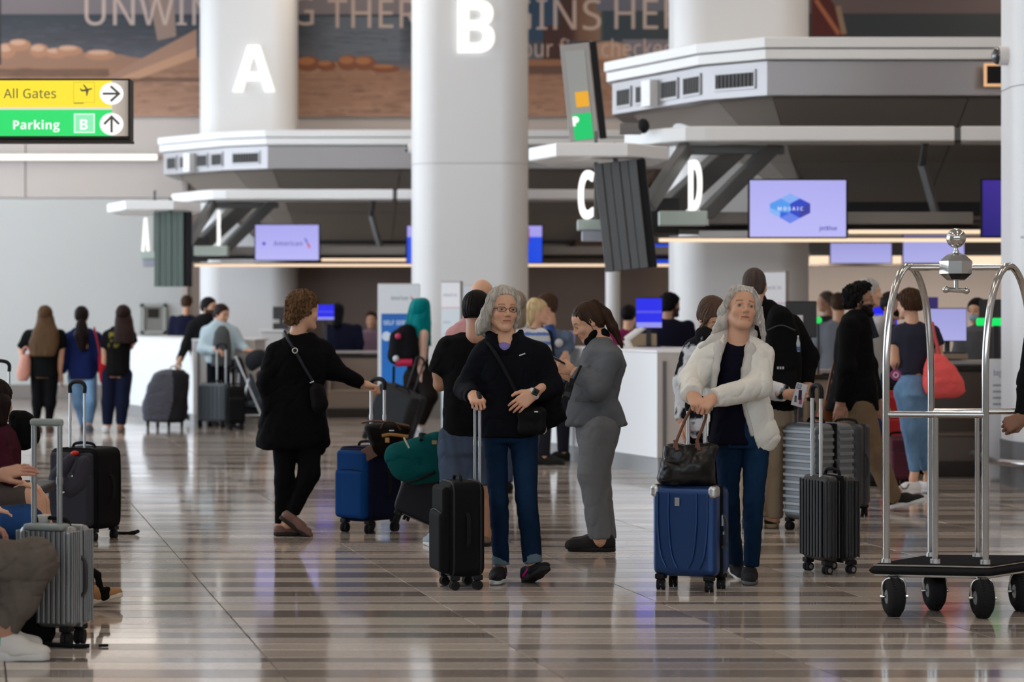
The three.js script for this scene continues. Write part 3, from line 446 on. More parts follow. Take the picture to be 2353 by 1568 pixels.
column(2, 943, 1214, 35.6, { letter: [1094, 61, 122, 'B'] });
column(3, 1551, 1867, 28.9);
{ const c = column(4, 2345, 2810, 20.7, { t: 1.2, seam: 190, base: M([0.16, 0.16, 0.165], 0.4) });
  const p = at(2302, 1070, 20.55), r = thing('bumper_rail', 'steel bumper rail round the foot of the white column at the edge', 'rail', V(0, 0, 0)); const xs = at(2345, 0, 20.7).x, xe = at(2820, 0, 20.7).x; obj('tube', tube([V(xs - 0.12, 0.23, -22.2), V(xs - 0.12, 0.23, -20.9), V(xs + 0.12, 0.23, -20.55), V(xs + 0.5, 0.23, -20.5), V(xe, 0.23, -20.5)], 0.032, 60, 10), mat.steel, r); for (const x of [xs + 0.35, xs + 1.2]) obj('bracket', bar(V(x, 0.23, -20.5), V(x, 0.23, -20.75), 0.02), mat.steel, r);
  const cam = (name, lab, q, s, side) => { const t = thing(name, lab, 'camera', q); obj('mount', cyl(0.085 * s, 0.085 * s, 0.09 * s, 0.045 * s * side, 0, 0, 0, 0, Math.PI / 2), mat.whiteWarm, t); obj('dome', ball(0.078 * s, 0, 0, 0, 0.8, 1, 1), P([0.02, 0.02, 0.025], 0.08, 0, { clearcoat: 1 }), t); };
  cam('security_camera', 'black dome security camera on the white column at the edge', V(at(2345, 0, 20.7).x - 0.08, at(0, 127, 21.2).y, -21.25), 1, 1); cam('security_camera', 'small black dome camera on the column with the letter B', V(at(943, 0, 35.6).x - 0.068, at(0, 341, 36.3).y, -36.3), 0.85, 1);
  const q = at(2362, 548, 20.70), k = thing('wall_plate', 'small plate with a latch on the white column at the edge', 'plate', q); obj('plate', box(0.03, 0.12, 0.015, 0, 0, 0.0), mat.alu, k); obj('latch', box(0.06, 0.02, 0.03, -0.04, 0.01, 0.01), mat.alu, k);
}
// ------------------------------------------------------------ check-in islands: canopy, light blade, brackets, screens, letters, desks
const inset = (plan, e) => {   // moves every edge of a convex plan inwards
  const n = plan.length, area = plan.reduce((s, p, i) => { const q = plan[(i + 1) % n]; return s + p[0] * q[1] - q[0] * p[1]; }, 0), sg = Math.sign(area);
  const L = plan.map((p, i) => { const q = plan[(i + 1) % n], dx = q[0] - p[0], dz = q[1] - p[1], l = Math.hypot(dx, dz), nx = -dz / l * sg, nz = dx / l * sg; return [p[0] + nx * e, p[1] + nz * e, dx / l, dz / l]; });
  return L.map((b, i) => { const a = L[(i + n - 1) % n], det = a[2] * b[3] - a[3] * b[2]; if (Math.abs(det) < 1e-6) return [b[0], b[1]]; const t = ((b[0] - a[0]) * b[3] - (b[1] - a[1]) * b[2]) / det; return [a[0] + a[2] * t, a[1] + a[3] * t]; });
};
const bandMat = M([0.84, 0.845, 0.84], 0.42), fasciaMat = M([0.33, 0.315, 0.315], 0.36, 0.7), hullMat = M([0.31, 0.265, 0.228], 0.42, 0.3), recess = M([0.035, 0.033, 0.032], 0.7), strutMat = M([0.14, 0.14, 0.138], 0.5, 0.3), slatMat = M([0.16, 0.16, 0.16], 0.5, 0.3);
const warmGlow = glow([1.0, 0.74, 0.52], 1.15);
const monitors = {};
function display(name, label, px0, px1, py0, py1, d, tex, k = 1, o = {}) {
  const a = at(px0, py0, d), b = at(px1, py1, d), w = b.x - a.x, h = a.y - b.y, t = thing(name, label, o.cat ?? 'screen', V((a.x + b.x) / 2, (a.y + b.y) / 2, -d), o.turn ?? 0, o.group);
  obj('bezel', box(w, h, 0.05, 0, 0, -0.03, 0.008), mat.black, t);
  obj('screen', plane(w * 0.965, h * 0.95, 0, 0, -0.0035), tex.isTexture ? screenMat(tex, k) : glow(tex, k), t);
  if (o.arm) for (const f of o.arm) f(t, w, h);
  return t;
}
const hangArms = (len, dy = 0.1) => (t, w, h) => { for (const s of [-0.25, 0.25]) obj('bracket', box(0.05, 0.05, len, s * w, dy, -len / 2 - 0.04, 0.004), strutMat, t); };
const deskStand = (top = 0) => (t, w, h) => { const drop = t.position.y - h / 2 - top + 0.05; obj('stand', box(0.05, drop, 0.03, 0, -h / 2 - drop / 2 + 0.05, -0.06, 0.005), mat.darkGrey, t); obj('foot', box(0.24, 0.015, 0.18, 0, -h / 2 - drop + 0.057, -0.06, 0.004), mat.darkGrey, t); };

const texLavender = canvasTexture(128, 80, (c, w, h) => { const g = c.createLinearGradient(0, 0, 0, h); g.addColorStop(0, '#a9a8ea'); g.addColorStop(1, '#b9b8f4'); c.fillStyle = g; c.fillRect(0, 0, w, h); });
const texFlight = canvasTexture(512, 300, (c, w, h) => { const g = c.createLinearGradient(0, 0, 0, h); g.addColorStop(0, '#a8a4ec'); g.addColorStop(1, '#b9b6f6'); c.fillStyle = g; c.fillRect(0, 0, w, h); c.fillStyle = '#3a35c0'; c.beginPath(); c.arc(70, 160, 14, 0, 7); c.fill(); c.fillStyle = '#6f6bb8'; c.font = 'bold 58px sans-serif'; c.fillText('American', 146, 178, 238); c.fillStyle = '#4c62c8'; c.beginPath(); c.moveTo(392, 112); c.lineTo(412, 118); c.lineTo(430, 165); c.lineTo(410, 150); c.fill(); c.fillStyle = '#c8506c'; c.beginPath(); c.moveTo(412, 150); c.lineTo(438, 165); c.lineTo(446, 205); c.lineTo(426, 190); c.fill(); });
const texHex = canvasTexture(768, 450, (c, w, h) => {
  const g = c.createLinearGradient(0, 0, 0, h); g.addColorStop(0, '#aba8ec'); g.addColorStop(1, '#b9b6f4'); c.fillStyle = g; c.fillRect(0, 0, w, h);
  const X = (x) => (x + 10) / 775 * w, Y = (y) => (y - 445) / 520 * h, tri = (col, ...p) => { c.fillStyle = col; c.beginPath(); p.forEach(([x, y], i) => (i ? c.lineTo(X(x), Y(y)) : c.moveTo(X(x), Y(y)))); c.fill(); };
  tri('#4a94ea', [152, 660], [240, 612], [315, 660], [315, 745], [235, 790], [152, 740]); tri('#7fa9f0', [240, 612], [315, 565], [395, 612], [315, 660]); tri('#1236c0', [395, 612], [477, 660], [477, 745], [395, 792], [315, 745], [315, 660]); tri('#2a2a9a', [477, 660], [477, 745], [395, 792], [395, 700]); tri('#5f7ce6', [235, 790], [315, 745], [395, 792], [315, 842]); tri('#7fb0f2', [152, 700], [235, 735], [235, 790], [152, 740]); tri('#1f58d8', [235, 735], [315, 745], [235, 790]);
  c.fillStyle = 'rgba(225,232,255,.95)'; c.font = 'bold 40px sans-serif'; c.textAlign = 'center'; c.fillText('M O S A I C', X(316), Y(722), X(460) - X(170)); c.fillStyle = '#4a46a8'; c.font = 'bold 46px sans-serif'; c.fillText('jetBlue', X(622), Y(905), X(695) - X(550));
});
const texBlue = canvasTexture(256, 160, (c, w, h) => { c.fillStyle = '#0a10e8'; c.fillRect(0, 0, w, h); c.fillStyle = '#4a48e4'; c.fillRect(0, h * 0.42, w, h * 0.09); c.fillStyle = '#8f8fe8'; c.fillRect(0, h * 0.82, w, h * 0.18); });
const texRoyal = canvasTexture(256, 160, (c, w, h) => { c.fillStyle = '#0b49e6'; c.fillRect(0, 0, w, h); c.fillStyle = '#a9a0f0'; c.fillRect(0, 0, w, h * 0.3); c.fillStyle = '#8a0d18'; c.fillRect(w * 0.5, h * 0.05, w * 0.3, h * 0.4); });
const texIndigo = canvasTexture(64, 40, (c, w, h) => { const g = c.createLinearGradient(0, 0, 0, h); g.addColorStop(0, '#3a1f96'); g.addColorStop(1, '#22147a'); c.fillStyle = g; c.fillRect(0, 0, w, h); });

function island(o) {
  const k = o.k, E = (px, py, d) => at(o.X + (px - 1757) / o.kx, HY + (py - HY) / k, (k > 1 && d > 27 ? 27 + (d - 27) * 0.45 : d) * (k > 1 ? 1.45 : 1)), pl = (l) => l.map(([px, d]) => { const p = E(px, HY, d); return [p.x, p.z]; });
  const R = o.right, plan = pl([[R, 27], [1757, 27], [1600, 27.65], [1388, 29.7], [1440, 32.4], [R, 32.4]]), y = (py, d = 27) => E(0, py, d).y;
  const t = thing('check_in_canopy', o.label, 'canopy');
  obj('roof_band', prism(plan, y(109), y(85), 0.008), bandMat, t); obj('roof_band', prism(inset(plan, 0.03), y(135), y(109) - 0.012, 0.006), bandMat, t); obj('roof_band', prism(inset(plan, 0.06), y(112), y(106)), recess, t);
  const fp = inset(plan, 0.10); obj('fascia', prism(fp, y(218), y(135) - 0.01, 0.006), fasciaMat, t);
  // vents and a post along the slanting faces
  const edge = (A, B, u0, u1, y0, y1, th, out) => { const a = V(A[0], 0, A[1]).lerp(V(B[0], 0, B[1]), u0), b = V(A[0], 0, A[1]).lerp(V(B[0], 0, B[1]), u1), w = a.distanceTo(b), dir = b.clone().sub(a).normalize(), nrm = V(-dir.z, 0, dir.x), c = a.add(b).multiplyScalar(0.5).addScaledVector(nrm, out); return { g: (gw, gh, gd, gx = 0, gy = 0, gz = 0) => { const q = box(gw, gh, gd, gx, gy, gz, 0.002); q.applyMatrix4(new THREE.Matrix4().makeBasis(dir, V(0, 1, 0), nrm)); q.translate(c.x, (y0 + y1) / 2, c.z); return q; }, w, h: y1 - y0, th }; };
  const vent = (A, B, u0, u1, y0, y1, n) => { const e = edge(A, B, u0, u1, y0, y1, 0.03, 0.004), v = obj('vent', [e.g(e.w, 0.035, 0.03, 0, e.h / 2 - 0.015), e.g(e.w, 0.03, 0.035, 0, -e.h / 2 + 0.015), e.g(0.02, e.h, 0.03, -e.w / 2), e.g(0.02, e.h, 0.03, e.w / 2)], fasciaMat, t); obj('recess', e.g(e.w, e.h, 0.012), recess, v); for (let i = 0; i < n; i++) obj('slat', e.g(0.010, e.h * 0.74, 0.018, -e.w / 2 + e.w * (i + 0.7) / (n + 0.4), 0), slatMat, v); };
  const A = fp[3], B = fp[2], C = fp[1];
  for (const [a, b] of [[0.06, 0.22], [0.28, 0.40], [0.56, 0.74], [0.80, 0.98]]) vent(A, B, a, b, y(204), y(153), 6); vent(B, C, 0.2, 0.82, y(200), y(155), 10);
  { const e = edge(A, B, 0.42, 0.52, y(214), y(150), 0.1, 0.05); obj('post', e.g(e.w, e.h, 0.12), bandMat, t); }
  // the hull under it, in panels
  const hp = inset(plan, 0.35), hb = inset(plan, 1.95), yt = y(218) - 0.005, yb = y(505, 28.8);
  obj('hull_core', prism(inset(plan, 1.7), yb + 0.05, yt), recess, t);
  hp.forEach((p, i) => { const j = (i + 1) % hp.length, q = hp[j], a = hb[i], b = hb[j], len = Math.hypot(q[0] - p[0], q[1] - p[1]), n = Math.max(1, Math.round(len / 1.9)), g = 0.006 / Math.max(0.5, len); for (let s = 0; s < n; s++) for (const [r0, r1] of [[0, 0.5], [0.505, 1]]) { const u0 = s / n + g, u1 = (s + 1) / n - g, pt = (u, r) => V(mix(mix(p[0], q[0], u), mix(a[0], b[0], u), r), mix(yt, yb, r), mix(mix(p[1], q[1], u), mix(a[1], b[1], u), r)); obj('panel', slab(pt(u0, r0), pt(u0, r1), pt(u1, r1), pt(u1, r0), -0.03), hullMat, t); } });
  obj('hull_base', prism(hb, yb - 0.02, yb), recess, t);
  // light blade round it and the lower blade at the end
  const bl = (pts, y0, y1, lab) => obj('blade', prism(pl(pts), y0, y1, 0.012), bandMat, t);
  bl([[2193, 26], [1620, 26], [1575, 26.05], [1521, 26.3], [1435, 26.95], [1452, 27.4], [1540, 26.85], [1640, 26.6], [2193, 26.6]], y(324, 26), y(290, 26)); bl([[R, 26], [2208, 26], [2208, 26.6], [R, 26.6]], y(324, 26), y(290, 26)); obj('blade_joint', prism(pl([[2210, 26.05], [2190, 26.05], [2190, 26.5], [2210, 26.5]]), y(321, 26), y(293, 26)), strutMat, t);
  bl([[1442, 24.5], [1278, 24.5], [1215, 25.25], [1260, 26.0], [1500, 26.0], [1536, 25.1]], E(0, 360, 24.5).y, E(0, 328, 24.5).y);
  // brackets and the beam that carry the letters and screens
  const bm = (a, b, w, h, name = 'bracket') => obj(name, beam(E(...a), E(...b), w, h), strutMat, t);
  bm([1488, 476, 25.7], [1578, 338, 26.2], 0.14, 0.14); bm([1530, 486, 26.6], [1700, 330, 27.2], 0.20, 0.24); bm([1622, 492, 26.3], [1785, 328, 26.7], 0.15, 0.16); bm([1555, 345, 26.5], [1800, 345, 26.7], 0.12, 0.10); bm([2127, 326, 26.4], [2119, 378, 27.0], 0.07, 0.07); bm([2119, 378, 27.0], [2150, 490, 26.9], 0.08, 0.08);
  bm([2420, 326, 26.4], [2412, 378, 27.0], 0.07, 0.07); bm([2412, 378, 27.0], [2440, 490, 26.9], 0.08, 0.08);
  obj('beam', prism(pl([[2236, 26.7], [1628, 26.7], [1628, 27.1], [2236, 27.1]]), E(0, 515, 26.7).y, E(0, 487, 26.7).y, 0.008), M([0.30, 0.27, 0.245], 0.5), t); obj('beam', prism(pl([[R, 26.7], [2262, 26.7], [2262, 27.1], [R, 27.1]]), E(0, 515, 26.7).y, E(0, 487, 26.7).y, 0.008), M([0.30, 0.27, 0.245], 0.5), t);
  obj('soffit', prism(pl([[R, 26.85], [1500, 26.9], [1500, 28.6], [R, 28.6]]), E(0, 528, 27).y, E(0, 519, 27).y), recess, t); obj('soffit_plate', prism(pl([[1718, 26.7], [1606, 26.7], [1606, 27.2], [1718, 27.2]]), E(0, 545, 26.7).y, E(0, 530, 26.7).y, 0.006), bandMat, t);
  obj('end_box', prism(pl([[1560, 26.4], [1478, 26.4], [1478, 27.4], [1560, 27.4]]), E(0, 536, 26.4).y, E(0, 455, 26.4).y, 0.01), recess, t);
  // letters on their boxes
  o.letters.forEach((ch, i) => {
    const [px, py, h, d, x0, x1, b0, b1] = [[1349, 452, 113, 25.2, 1327, 1388, 505, 529], [1600, 429, 118, 25.9, 1515, 1625, 485, 518]][i], p = E(px, py, d), L = thing('letter_sign', `${o.where} lit white letter ${ch} on a pale green box below the blade`, 'sign', V(p.x, E(0, b0, d).y, p.z));
    const lm = obj('letter', letter(ch, h * d / F, 0.012), letterGlow, L); lm.position.y = h * d / F / 2 + 0.002; lm.rotation.y = -rad(o.turns[i]); const w = (x1 - x0) / o.kx * d * k / F, hb2 = (b1 - b0) * d / F; obj('box', box(w, hb2, 0.3, E((x0 + x1) / 2, 0, d).x - p.x, -hb2 / 2, -0.1, 0.01), M([0.48, 0.56, 0.51], 0.5), L); obj('bracket', box(0.06, 0.08, 0.75, E((x0 + x1) / 2, 0, d).x - p.x + 0.02, -hb2 / 2, -0.55, 0.006), strutMat, L); if (i === 0) obj('hanger', box(0.04, 0.95, 0.04, 0.10, 0.47, -0.2, 0.004), strutMat, L);
    if (i === 0) obj('lower_box', box(w * 0.8, hb2, 0.28, E((x0 + x1) / 2, 0, d).x - p.x + 0.02, -hb2 * 1.55, -0.1, 0.01), M([0.36, 0.38, 0.44], 0.5), L);
  });
  // dark ribbed board hanging at the end
  { const p = E(1427, 496, 24.7), w = 100 / o.kx * 24.7 * k / F, h = 250 * 24.7 / F, b = thing('hanging_board', o.board, 'board', p, -0.12); b.rotation.z = rad(o.tilt); obj('back', box(w * 1.12, h, 0.16, w * 0.12, 0, -0.1, 0.01), mat.black, b); for (let i = 0; i < 5; i++) obj('panel', box(w / 5 - 0.006, h, 0.03, -w / 2 + w * (i + 0.5) / 5, 0, i % 2 ? 0.0 : 0.008, 0.006), M(o.boardTone, 0.4), b); obj('hanger', box(0.05, 0.25, 0.05, 0, h / 2 + 0.08, -0.1), strutMat, b); }
  // lit lines under the canopy
  const line = (px0, px1, py, d, h, lab) => { const a = E(px0, py, d), b = E(px1, py, d), L = thing('light_line', lab, 'lamp', V((a.x + b.x) / 2, a.y, a.z)), w = b.x - a.x; obj('channel', box(w + 0.02, h * 1.3, 0.05, 0, h * 0.3, -0.02), strutMat, L); obj('light_tube', box(w, h, 0.03, 0, 0, 0.015, 0.01), warmGlow, L); areaLight(scene, [1, 0.72, 0.48], 5, w, h, V((a.x + b.x) / 2, a.y - h / 2 - 0.01, a.z + 0.02), V((a.x + b.x) / 2, 0, a.z + 0.021)); };
  line(1949, 2256, 533, 27.0, 0.045, `${o.where} upper warm light line beside the screen, under the canopy beam`); line(1514, R, 552, 28.2, 0.045, `${o.where} lower warm light line running behind the screen under the canopy`);
  // desk block at the end
  const dp = pl([[1720, 22.8], [1510, 22.8], [1255, 25.7], [1425, 26.3], [1765, 23.6]]), top = E(0, 805, 22.8).y, D = thing('check_in_desk', o.desk, 'counter');
  const f = (i, j) => { const a = dp[i], b = dp[j]; return slab(V(a[0], 0.155, a[1]), V(b[0], 0.155, b[1]), V(b[0], top - 0.03, b[1]), V(a[0], top - 0.03, a[1]), 0.03); };
  obj('body', prism(inset(dp, 0.035), 0.0, top - 0.035), M([0.5, 0.47, 0.44], 0.5), D); obj('side_panel', f(2, 1), M([0.80, 0.81, 0.82], 0.35), D); obj('front_panel', f(1, 0), M([0.50, 0.455, 0.42], 0.45), D); for (const q of [0.07]) { const a = dp[1], b = dp[0], l = Math.hypot(b[0] - a[0], b[1] - a[1]), ux = (b[0] - a[0]) / l, uz = (b[1] - a[1]) / l; obj('edge_strip', box(0.035, top - 0.26, 0.012, a[0] + ux * q, 0.155 + (top - 0.26) / 2, a[1] + uz * q + 0.008, 0.002), M([0.12, 0.12, 0.11], 0.5), D); }
  obj('kick_plate', prism(inset(dp, 0.012), 0, 0.15), M([0.30, 0.30, 0.30], 0.35, 0.3), D); obj('worktop', prism(inset(dp, -0.008), top - 0.03, top, 0.006), M([0.78, 0.78, 0.78], 0.35), D);
  return E;
}
const nearE = island({ k: 1, kx: 1, X: 1757, right: 2750, letters: ['C', 'D'], turns: [68, 76], tilt: 6.3, boardTone: [0.085, 0.088, 0.09], where: 'near island', label: 'near white and grey check-in canopy with vents, over the letters C and D', board: 'dark ribbed board hanging askew beside the lit letter C', desk: 'white-sided check-in desk behind the woman in the grey suit' });
const farE = island({ k: 1.5, kx: 1.49, X: 610, right: 3160, letters: ['A', 'B'], turns: [68, 78], tilt: 0, boardTone: [0.075, 0.11, 0.092], where: 'far island', label: 'far white and grey check-in canopy in front of the column with the letter A', board: 'upright greenish ribbed board beside the far lit letter A', desk: 'far white check-in desk behind the bearded man and the stroller' });
display('hanging_screen', 'large lavender screen with a blue hexagon logo under the near canopy', 1719, 1948, 411, 548, 25.8, texHex, 1.0, { arm: [hangArms(0.95, -0.1)] });
display('hanging_screen', 'dark indigo screen cut by the white column at the edge', 2254, 2480, 411, 546, 25.8, texIndigo, 0.9, { arm: [hangArms(0.95, -0.1)] });
display('hanging_screen', 'lavender screen with a small airline logo under the far canopy', 584, 735, 515, 600, 37.6, texFlight, 1.0, { arm: [hangArms(1.1, -0.05)] });
display('hanging_screen', 'royal blue screen half hidden by the left side of the column with the letter B'.replace(' left', ' window'), 933, 1086, 517, 607, 37.6, texRoyal, 0.95, { arm: [hangArms(1.1, 0)] });
display('hanging_screen', 'royal blue screen with a red patch beside the column with the letter B', 1096, 1248, 517, 606, 37.6, texRoyal, 0.95, { arm: [hangArms(1.1, 0)] });
display('hanging_screen', 'plain royal blue screen between the dark board and the third column', 1486, 1640, 560, 606, 40.5, [0.004, 0.07, 0.8], 1, { arm: [hangArms(0.9, 0.05)] });
display('hanging_screen', 'wide lavender screen behind, over the two men at the back', 1906, 2051, 558, 606, 34, texLavender, 0.9, { arm: [hangArms(0.75, 0)] });
display('hanging_screen', 'wide lavender screen behind the ball of the luggage cart', 2073, 2218, 540, 606, 34, texLavender, 0.9, { arm: [hangArms(0.75, 0)] });
for (const [a, b, lab] of [[1860, 1908, 'short warm light bar between the third column and a lavender screen'], [2049, 2074, 'short warm light bar between two lavender screens'], [2216, 2330, 'warm light bar behind the top of the luggage cart']]) {
  const p = at(a, 597, 34.4), q = at(b, 597, 34.4), L = thing('light_line', lab, 'lamp', V((p.x + q.x) / 2, p.y, p.z)), w = q.x - p.x; obj('light_tube', box(w, 0.11, 0.06, 0, 0, 0, 0.02), warmGlow, L); obj('channel', box(w, 0.05, 0.42, 0, 0.08, -0.18), strutMat, L); areaLight(scene, [1, 0.86, 0.72], 110, w, 0.1, V((p.x + q.x) / 2, p.y - 0.08, p.z), V((p.x + q.x) / 2, 0, p.z - 2));
}
{ // bulkhead behind the near island that carries those screens
  const a = at(1840, 545, 34.8), b = at(2500, 612, 34.8); struct('beam', box(b.x - a.x, a.y - b.y, 0.3, (a.x + b.x) / 2, (a.y + b.y) / 2, -34.9, 0.01), M([0.10, 0.085, 0.075], 0.6));
  const c = at(1840, 606, 38), e = at(2600, 606, 38); struct('partition', box(e.x - c.x, c.y, 0.2, (c.x + e.x) / 2, c.y / 2, -38.1, 0.01), M([0.66, 0.58, 0.52], 0.6)); }
{ const p = at(2290, 173, 26.92), t = thing('exit_light', 'small dark display with a glowing orange frame on the near canopy beside the edge column', 'sign', p); const w = 0.30, h = 0.26; obj('screen', box(w - 0.04, h - 0.04, 0.10, 0, 0, 0, 0.004), mat.black, t); obj('light_frame', [box(w, 0.03, 0.04, 0, h / 2 - 0.015, 0.04, 0.004), box(w, 0.03, 0.04, 0, -h / 2 + 0.015, 0.04, 0.004), box(0.03, h, 0.04, -w / 2 + 0.015, 0, 0.04, 0.004), box(0.03, h, 0.04, w / 2 - 0.015, 0, 0.04, 0.004)], glow([1.0, 0.55, 0.28], 0.85), t); }
// tilted totem sign on the lower blade
{
  const d = 25.6, p = at(1343, 322, d), w = 66 * d / F, h = 222 * d / F, t = thing('direction_totem', 'tilted grey sign with an orange patch and a green panel above the letter C', 'sign', p, -0.1); t.rotation.z = rad(6);
  obj('frame', box(w * 1.02, h, 0.05, 0, h / 2, 0), M([0.36, 0.35, 0.34], 0.5), t); obj('edge', box(0.07, h, 0.16, w / 2 + 0.045, h / 2, -0.05), mat.black, t); obj('grey_panel', box(w * 0.68, h * 0.66, 0.02, 0, h * 0.6, 0.022, 0.003), M([0.40, 0.42, 0.40], 0.5), t);
  obj('orange_panel', box(w * 0.46, h * 0.16, 0.012, w * 0.08, h * 0.42, 0.034, 0.003), glow([1, 0.48, 0.02], 0.85), t); obj('green_panel', box(w * 0.66, h * 0.27, 0.02, 0.0, h * 0.14, 0.024, 0.003), glow([0.0, 0.62, 0.16], 0.95), t); const l = obj('letter', letter('P', 0.10, 0.004), letterGlow, t); l.position.set(-w * 0.22, h * 0.2, 0.036);
  const q = at(1478, 300, 26.4), cam = thing('security_camera', 'small dark dome camera where the blade meets the near canopy', 'camera', q); obj('dome', ball(0.07, 0, 0.05, 0, 1, 1.2, 1), mat.black, cam); obj('mount', box(0.24, 0.12, 0.12, -0.14, 0.02, -0.02), M([0.18, 0.17, 0.16]), cam);
}
// hanging direction sign
{
  const d = 20, X0 = -420, a = at(X0, 181, d), b = at(299, 328, d), w = b.x - a.x, h = a.y - b.y, tex = canvasTexture(2048, 410, (c, cw, ch) => {
    const s = cw / 712, X = (px) => (px - X0 - 3) * s, Y = (py) => (py - 184) * ch / 134; c.fillStyle = '#b6a999'; c.fillRect(0, 0, cw, ch); let g = c.createLinearGradient(X(255), 0, X(298), 0); g.addColorStop(0, '#c9bcae'); g.addColorStop(0.7, '#ab9d8f'); g.addColorStop(1, '#7d7064'); c.fillStyle = g; c.fillRect(X(255), 0, cw, ch);
    c.fillStyle = '#ffe600'; c.fillRect(0, Y(184), X(257), Y(247) - Y(184)); c.fillStyle = '#e9e0c0'; c.fillRect(0, Y(247), X(257), Y(253) - Y(247)); c.fillStyle = '#05e066'; c.fillRect(0, Y(253), X(257), ch);
    c.fillStyle = '#ffffff'; for (const y of [216, 286]) { c.beginPath(); c.arc(X(256), Y(y), 27.5 * s, 0, 7); c.fill(); }
    c.strokeStyle = '#3a2c16'; c.lineWidth = 5 * s; c.lineJoin = 'miter'; const ln = (...p) => { c.beginPath(); p.forEach(([x, y], i) => (i ? c.lineTo(X(x), Y(y)) : c.moveTo(X(x), Y(y)))); c.stroke(); };
    ln([236, 216], [272, 216]); ln([254, 199], [273, 216], [254, 233]); ln([256, 305], [256, 270]); ln([239, 286], [256, 269], [273, 286]);
    c.fillStyle = '#4a3708'; c.font = `${31 * s}px sans-serif`; c.fillText('All Gates', X(8), Y(226), X(157) - X(8)); c.fillStyle = '#fff'; c.font = `bold ${30 * s}px sans-serif`; c.fillText('Parking', X(27), Y(298), X(158) - X(27));
    c.lineWidth = 3.5 * s; c.strokeStyle = '#dffbe8'; c.fillStyle = '#8df0b4'; c.fillRect(X(170), Y(262), 47 * s, 47 * s); c.strokeRect(X(171), Y(263), 45 * s, 45 * s); c.fillStyle = '#fff'; c.font = `bold ${36 * s}px sans-serif`; c.fillText('B', X(180), Y(299));
    c.lineWidth = 0.8 * s; c.strokeStyle = '#b89f10'; c.strokeRect(X(169), Y(190), 48 * s, 49 * s); c.lineWidth = 1.6 * s; c.strokeStyle = '#4a3708'; ln([169, 238], [192, 238]);
    c.fillStyle = '#4a3708'; const pg = (...p) => { c.beginPath(); p.forEach(([x, y], i) => (i ? c.lineTo(X(x), Y(y)) : c.moveTo(X(x), Y(y)))); c.fill(); }; pg([184, 205], [188, 207], [195, 206], [210, 203], [212, 205], [200, 210], [188, 211], [185, 209]); pg([190, 195], [193, 195], [203, 207], [198, 208]); pg([197, 208], [204, 206], [200, 221], [198, 221]); pg([183, 204], [186, 204], [189, 208], [186, 209]);
  });
  const t = thing('hanging_sign', 'backlit yellow and green hanging direction sign with arrows in white circles', 'sign', V((a.x + b.x) / 2, (a.y + b.y) / 2, -d)); const fr = M([0.035, 0.03, 0.026], 0.5);
  obj('case', box(w, h * 0.95, 0.18, 0, h * 0.025, -0.1, 0.008), fr, t); obj('face', plane(w - 0.025, h * 0.91, -0.002, h * 0.03, -0.0085), screenMat(tex, 1.0), t); obj('rail', box(w + 0.008, 0.024, 0.2, 0, -h / 2 + 0.014, -0.1, 0.004), fr, t); obj('frame', [box(w, 0.014, 0.03, 0, h / 2 - 0.006, -0.005, 0.003), box(0.016, h * 0.95, 0.03, w / 2 - 0.008, h * 0.025, -0.005, 0.003), box(w, 0.02, 0.03, 0, -h / 2 + 0.045, -0.005, 0.003)], fr, t);
  const up = YC - t.position.y - h / 2; for (const x of [-w / 2 + 0.25, -w / 2 + 1.1]) obj('hanger', bar(V(x, h / 2 - 0.02, -0.1), V(x, h / 2 + up, -0.1), 0.02), mat.alu, t); areaLight(scene, [0.8, 0.9, 0.3], 1.2, w * 0.9, h * 0.85, V(t.position.x, t.position.y, -d + 0.03), V(t.position.x, t.position.y, 0));
}
// self-service signs on the floor
const signTex = canvasTexture(256, 880, (c, w, h) => {
  c.fillStyle = '#dfe6ec'; c.fillRect(0, 0, w, h); const g = c.createLinearGradient(0, h * 0.2, w * 0.7, h); g.addColorStop(0, '#0a63bd'); g.addColorStop(0.6, '#0a7ddc'); g.addColorStop(1, '#0a66c8'); c.fillStyle = g; c.fillRect(20, h * 0.2, w - 20, h * 0.78);
  c.fillStyle = '#8a94a4'; c.font = 'bold 34px sans-serif'; c.fillText('American', 80, 92, 110); c.fillStyle = '#c23a52'; c.beginPath(); c.moveTo(200, 66); c.lineTo(222, 86); c.lineTo(226, 104); c.lineTo(206, 86); c.fill(); c.fillStyle = '#d4e4f6'; c.font = 'bold 40px sans-serif'; c.fillText('SELF SERVICE', 32, 246, 205); for (const y of [316, 680]) { c.beginPath(); c.arc(52, y, 29, 0, 7); c.fill(); } c.fillRect(100, 312, 110, 7); c.font = 'bold 34px sans-serif'; c.fillText('FAST', 76, 408); c.fillRect(100, 676, 100, 7); c.fillRect(100, 696, 80, 7);
});
const signTex2 = canvasTexture(128, 900, (c, w, h) => { const g = c.createLinearGradient(0, h * 0.2, 0, h); g.addColorStop(0, '#dfe9f0'); g.addColorStop(1, '#cfe0ea'); c.fillStyle = g; c.fillRect(0, 0, w, h); c.fillStyle = '#f2f4f8'; c.fillRect(0, 0, w, h * 0.17); c.fillStyle = '#b8bac8'; c.font = 'bold 26px sans-serif'; c.fillText('check in', 12, 84, 96); c.fillStyle = '#e3b9c4'; c.fillRect(0, h * 0.165, w, 6); c.fillStyle = '#b9c6d2'; for (let i = 0; i < 4; i++) c.fillRect(12, h * 0.26 + i * h * 0.08, 50, 9); });
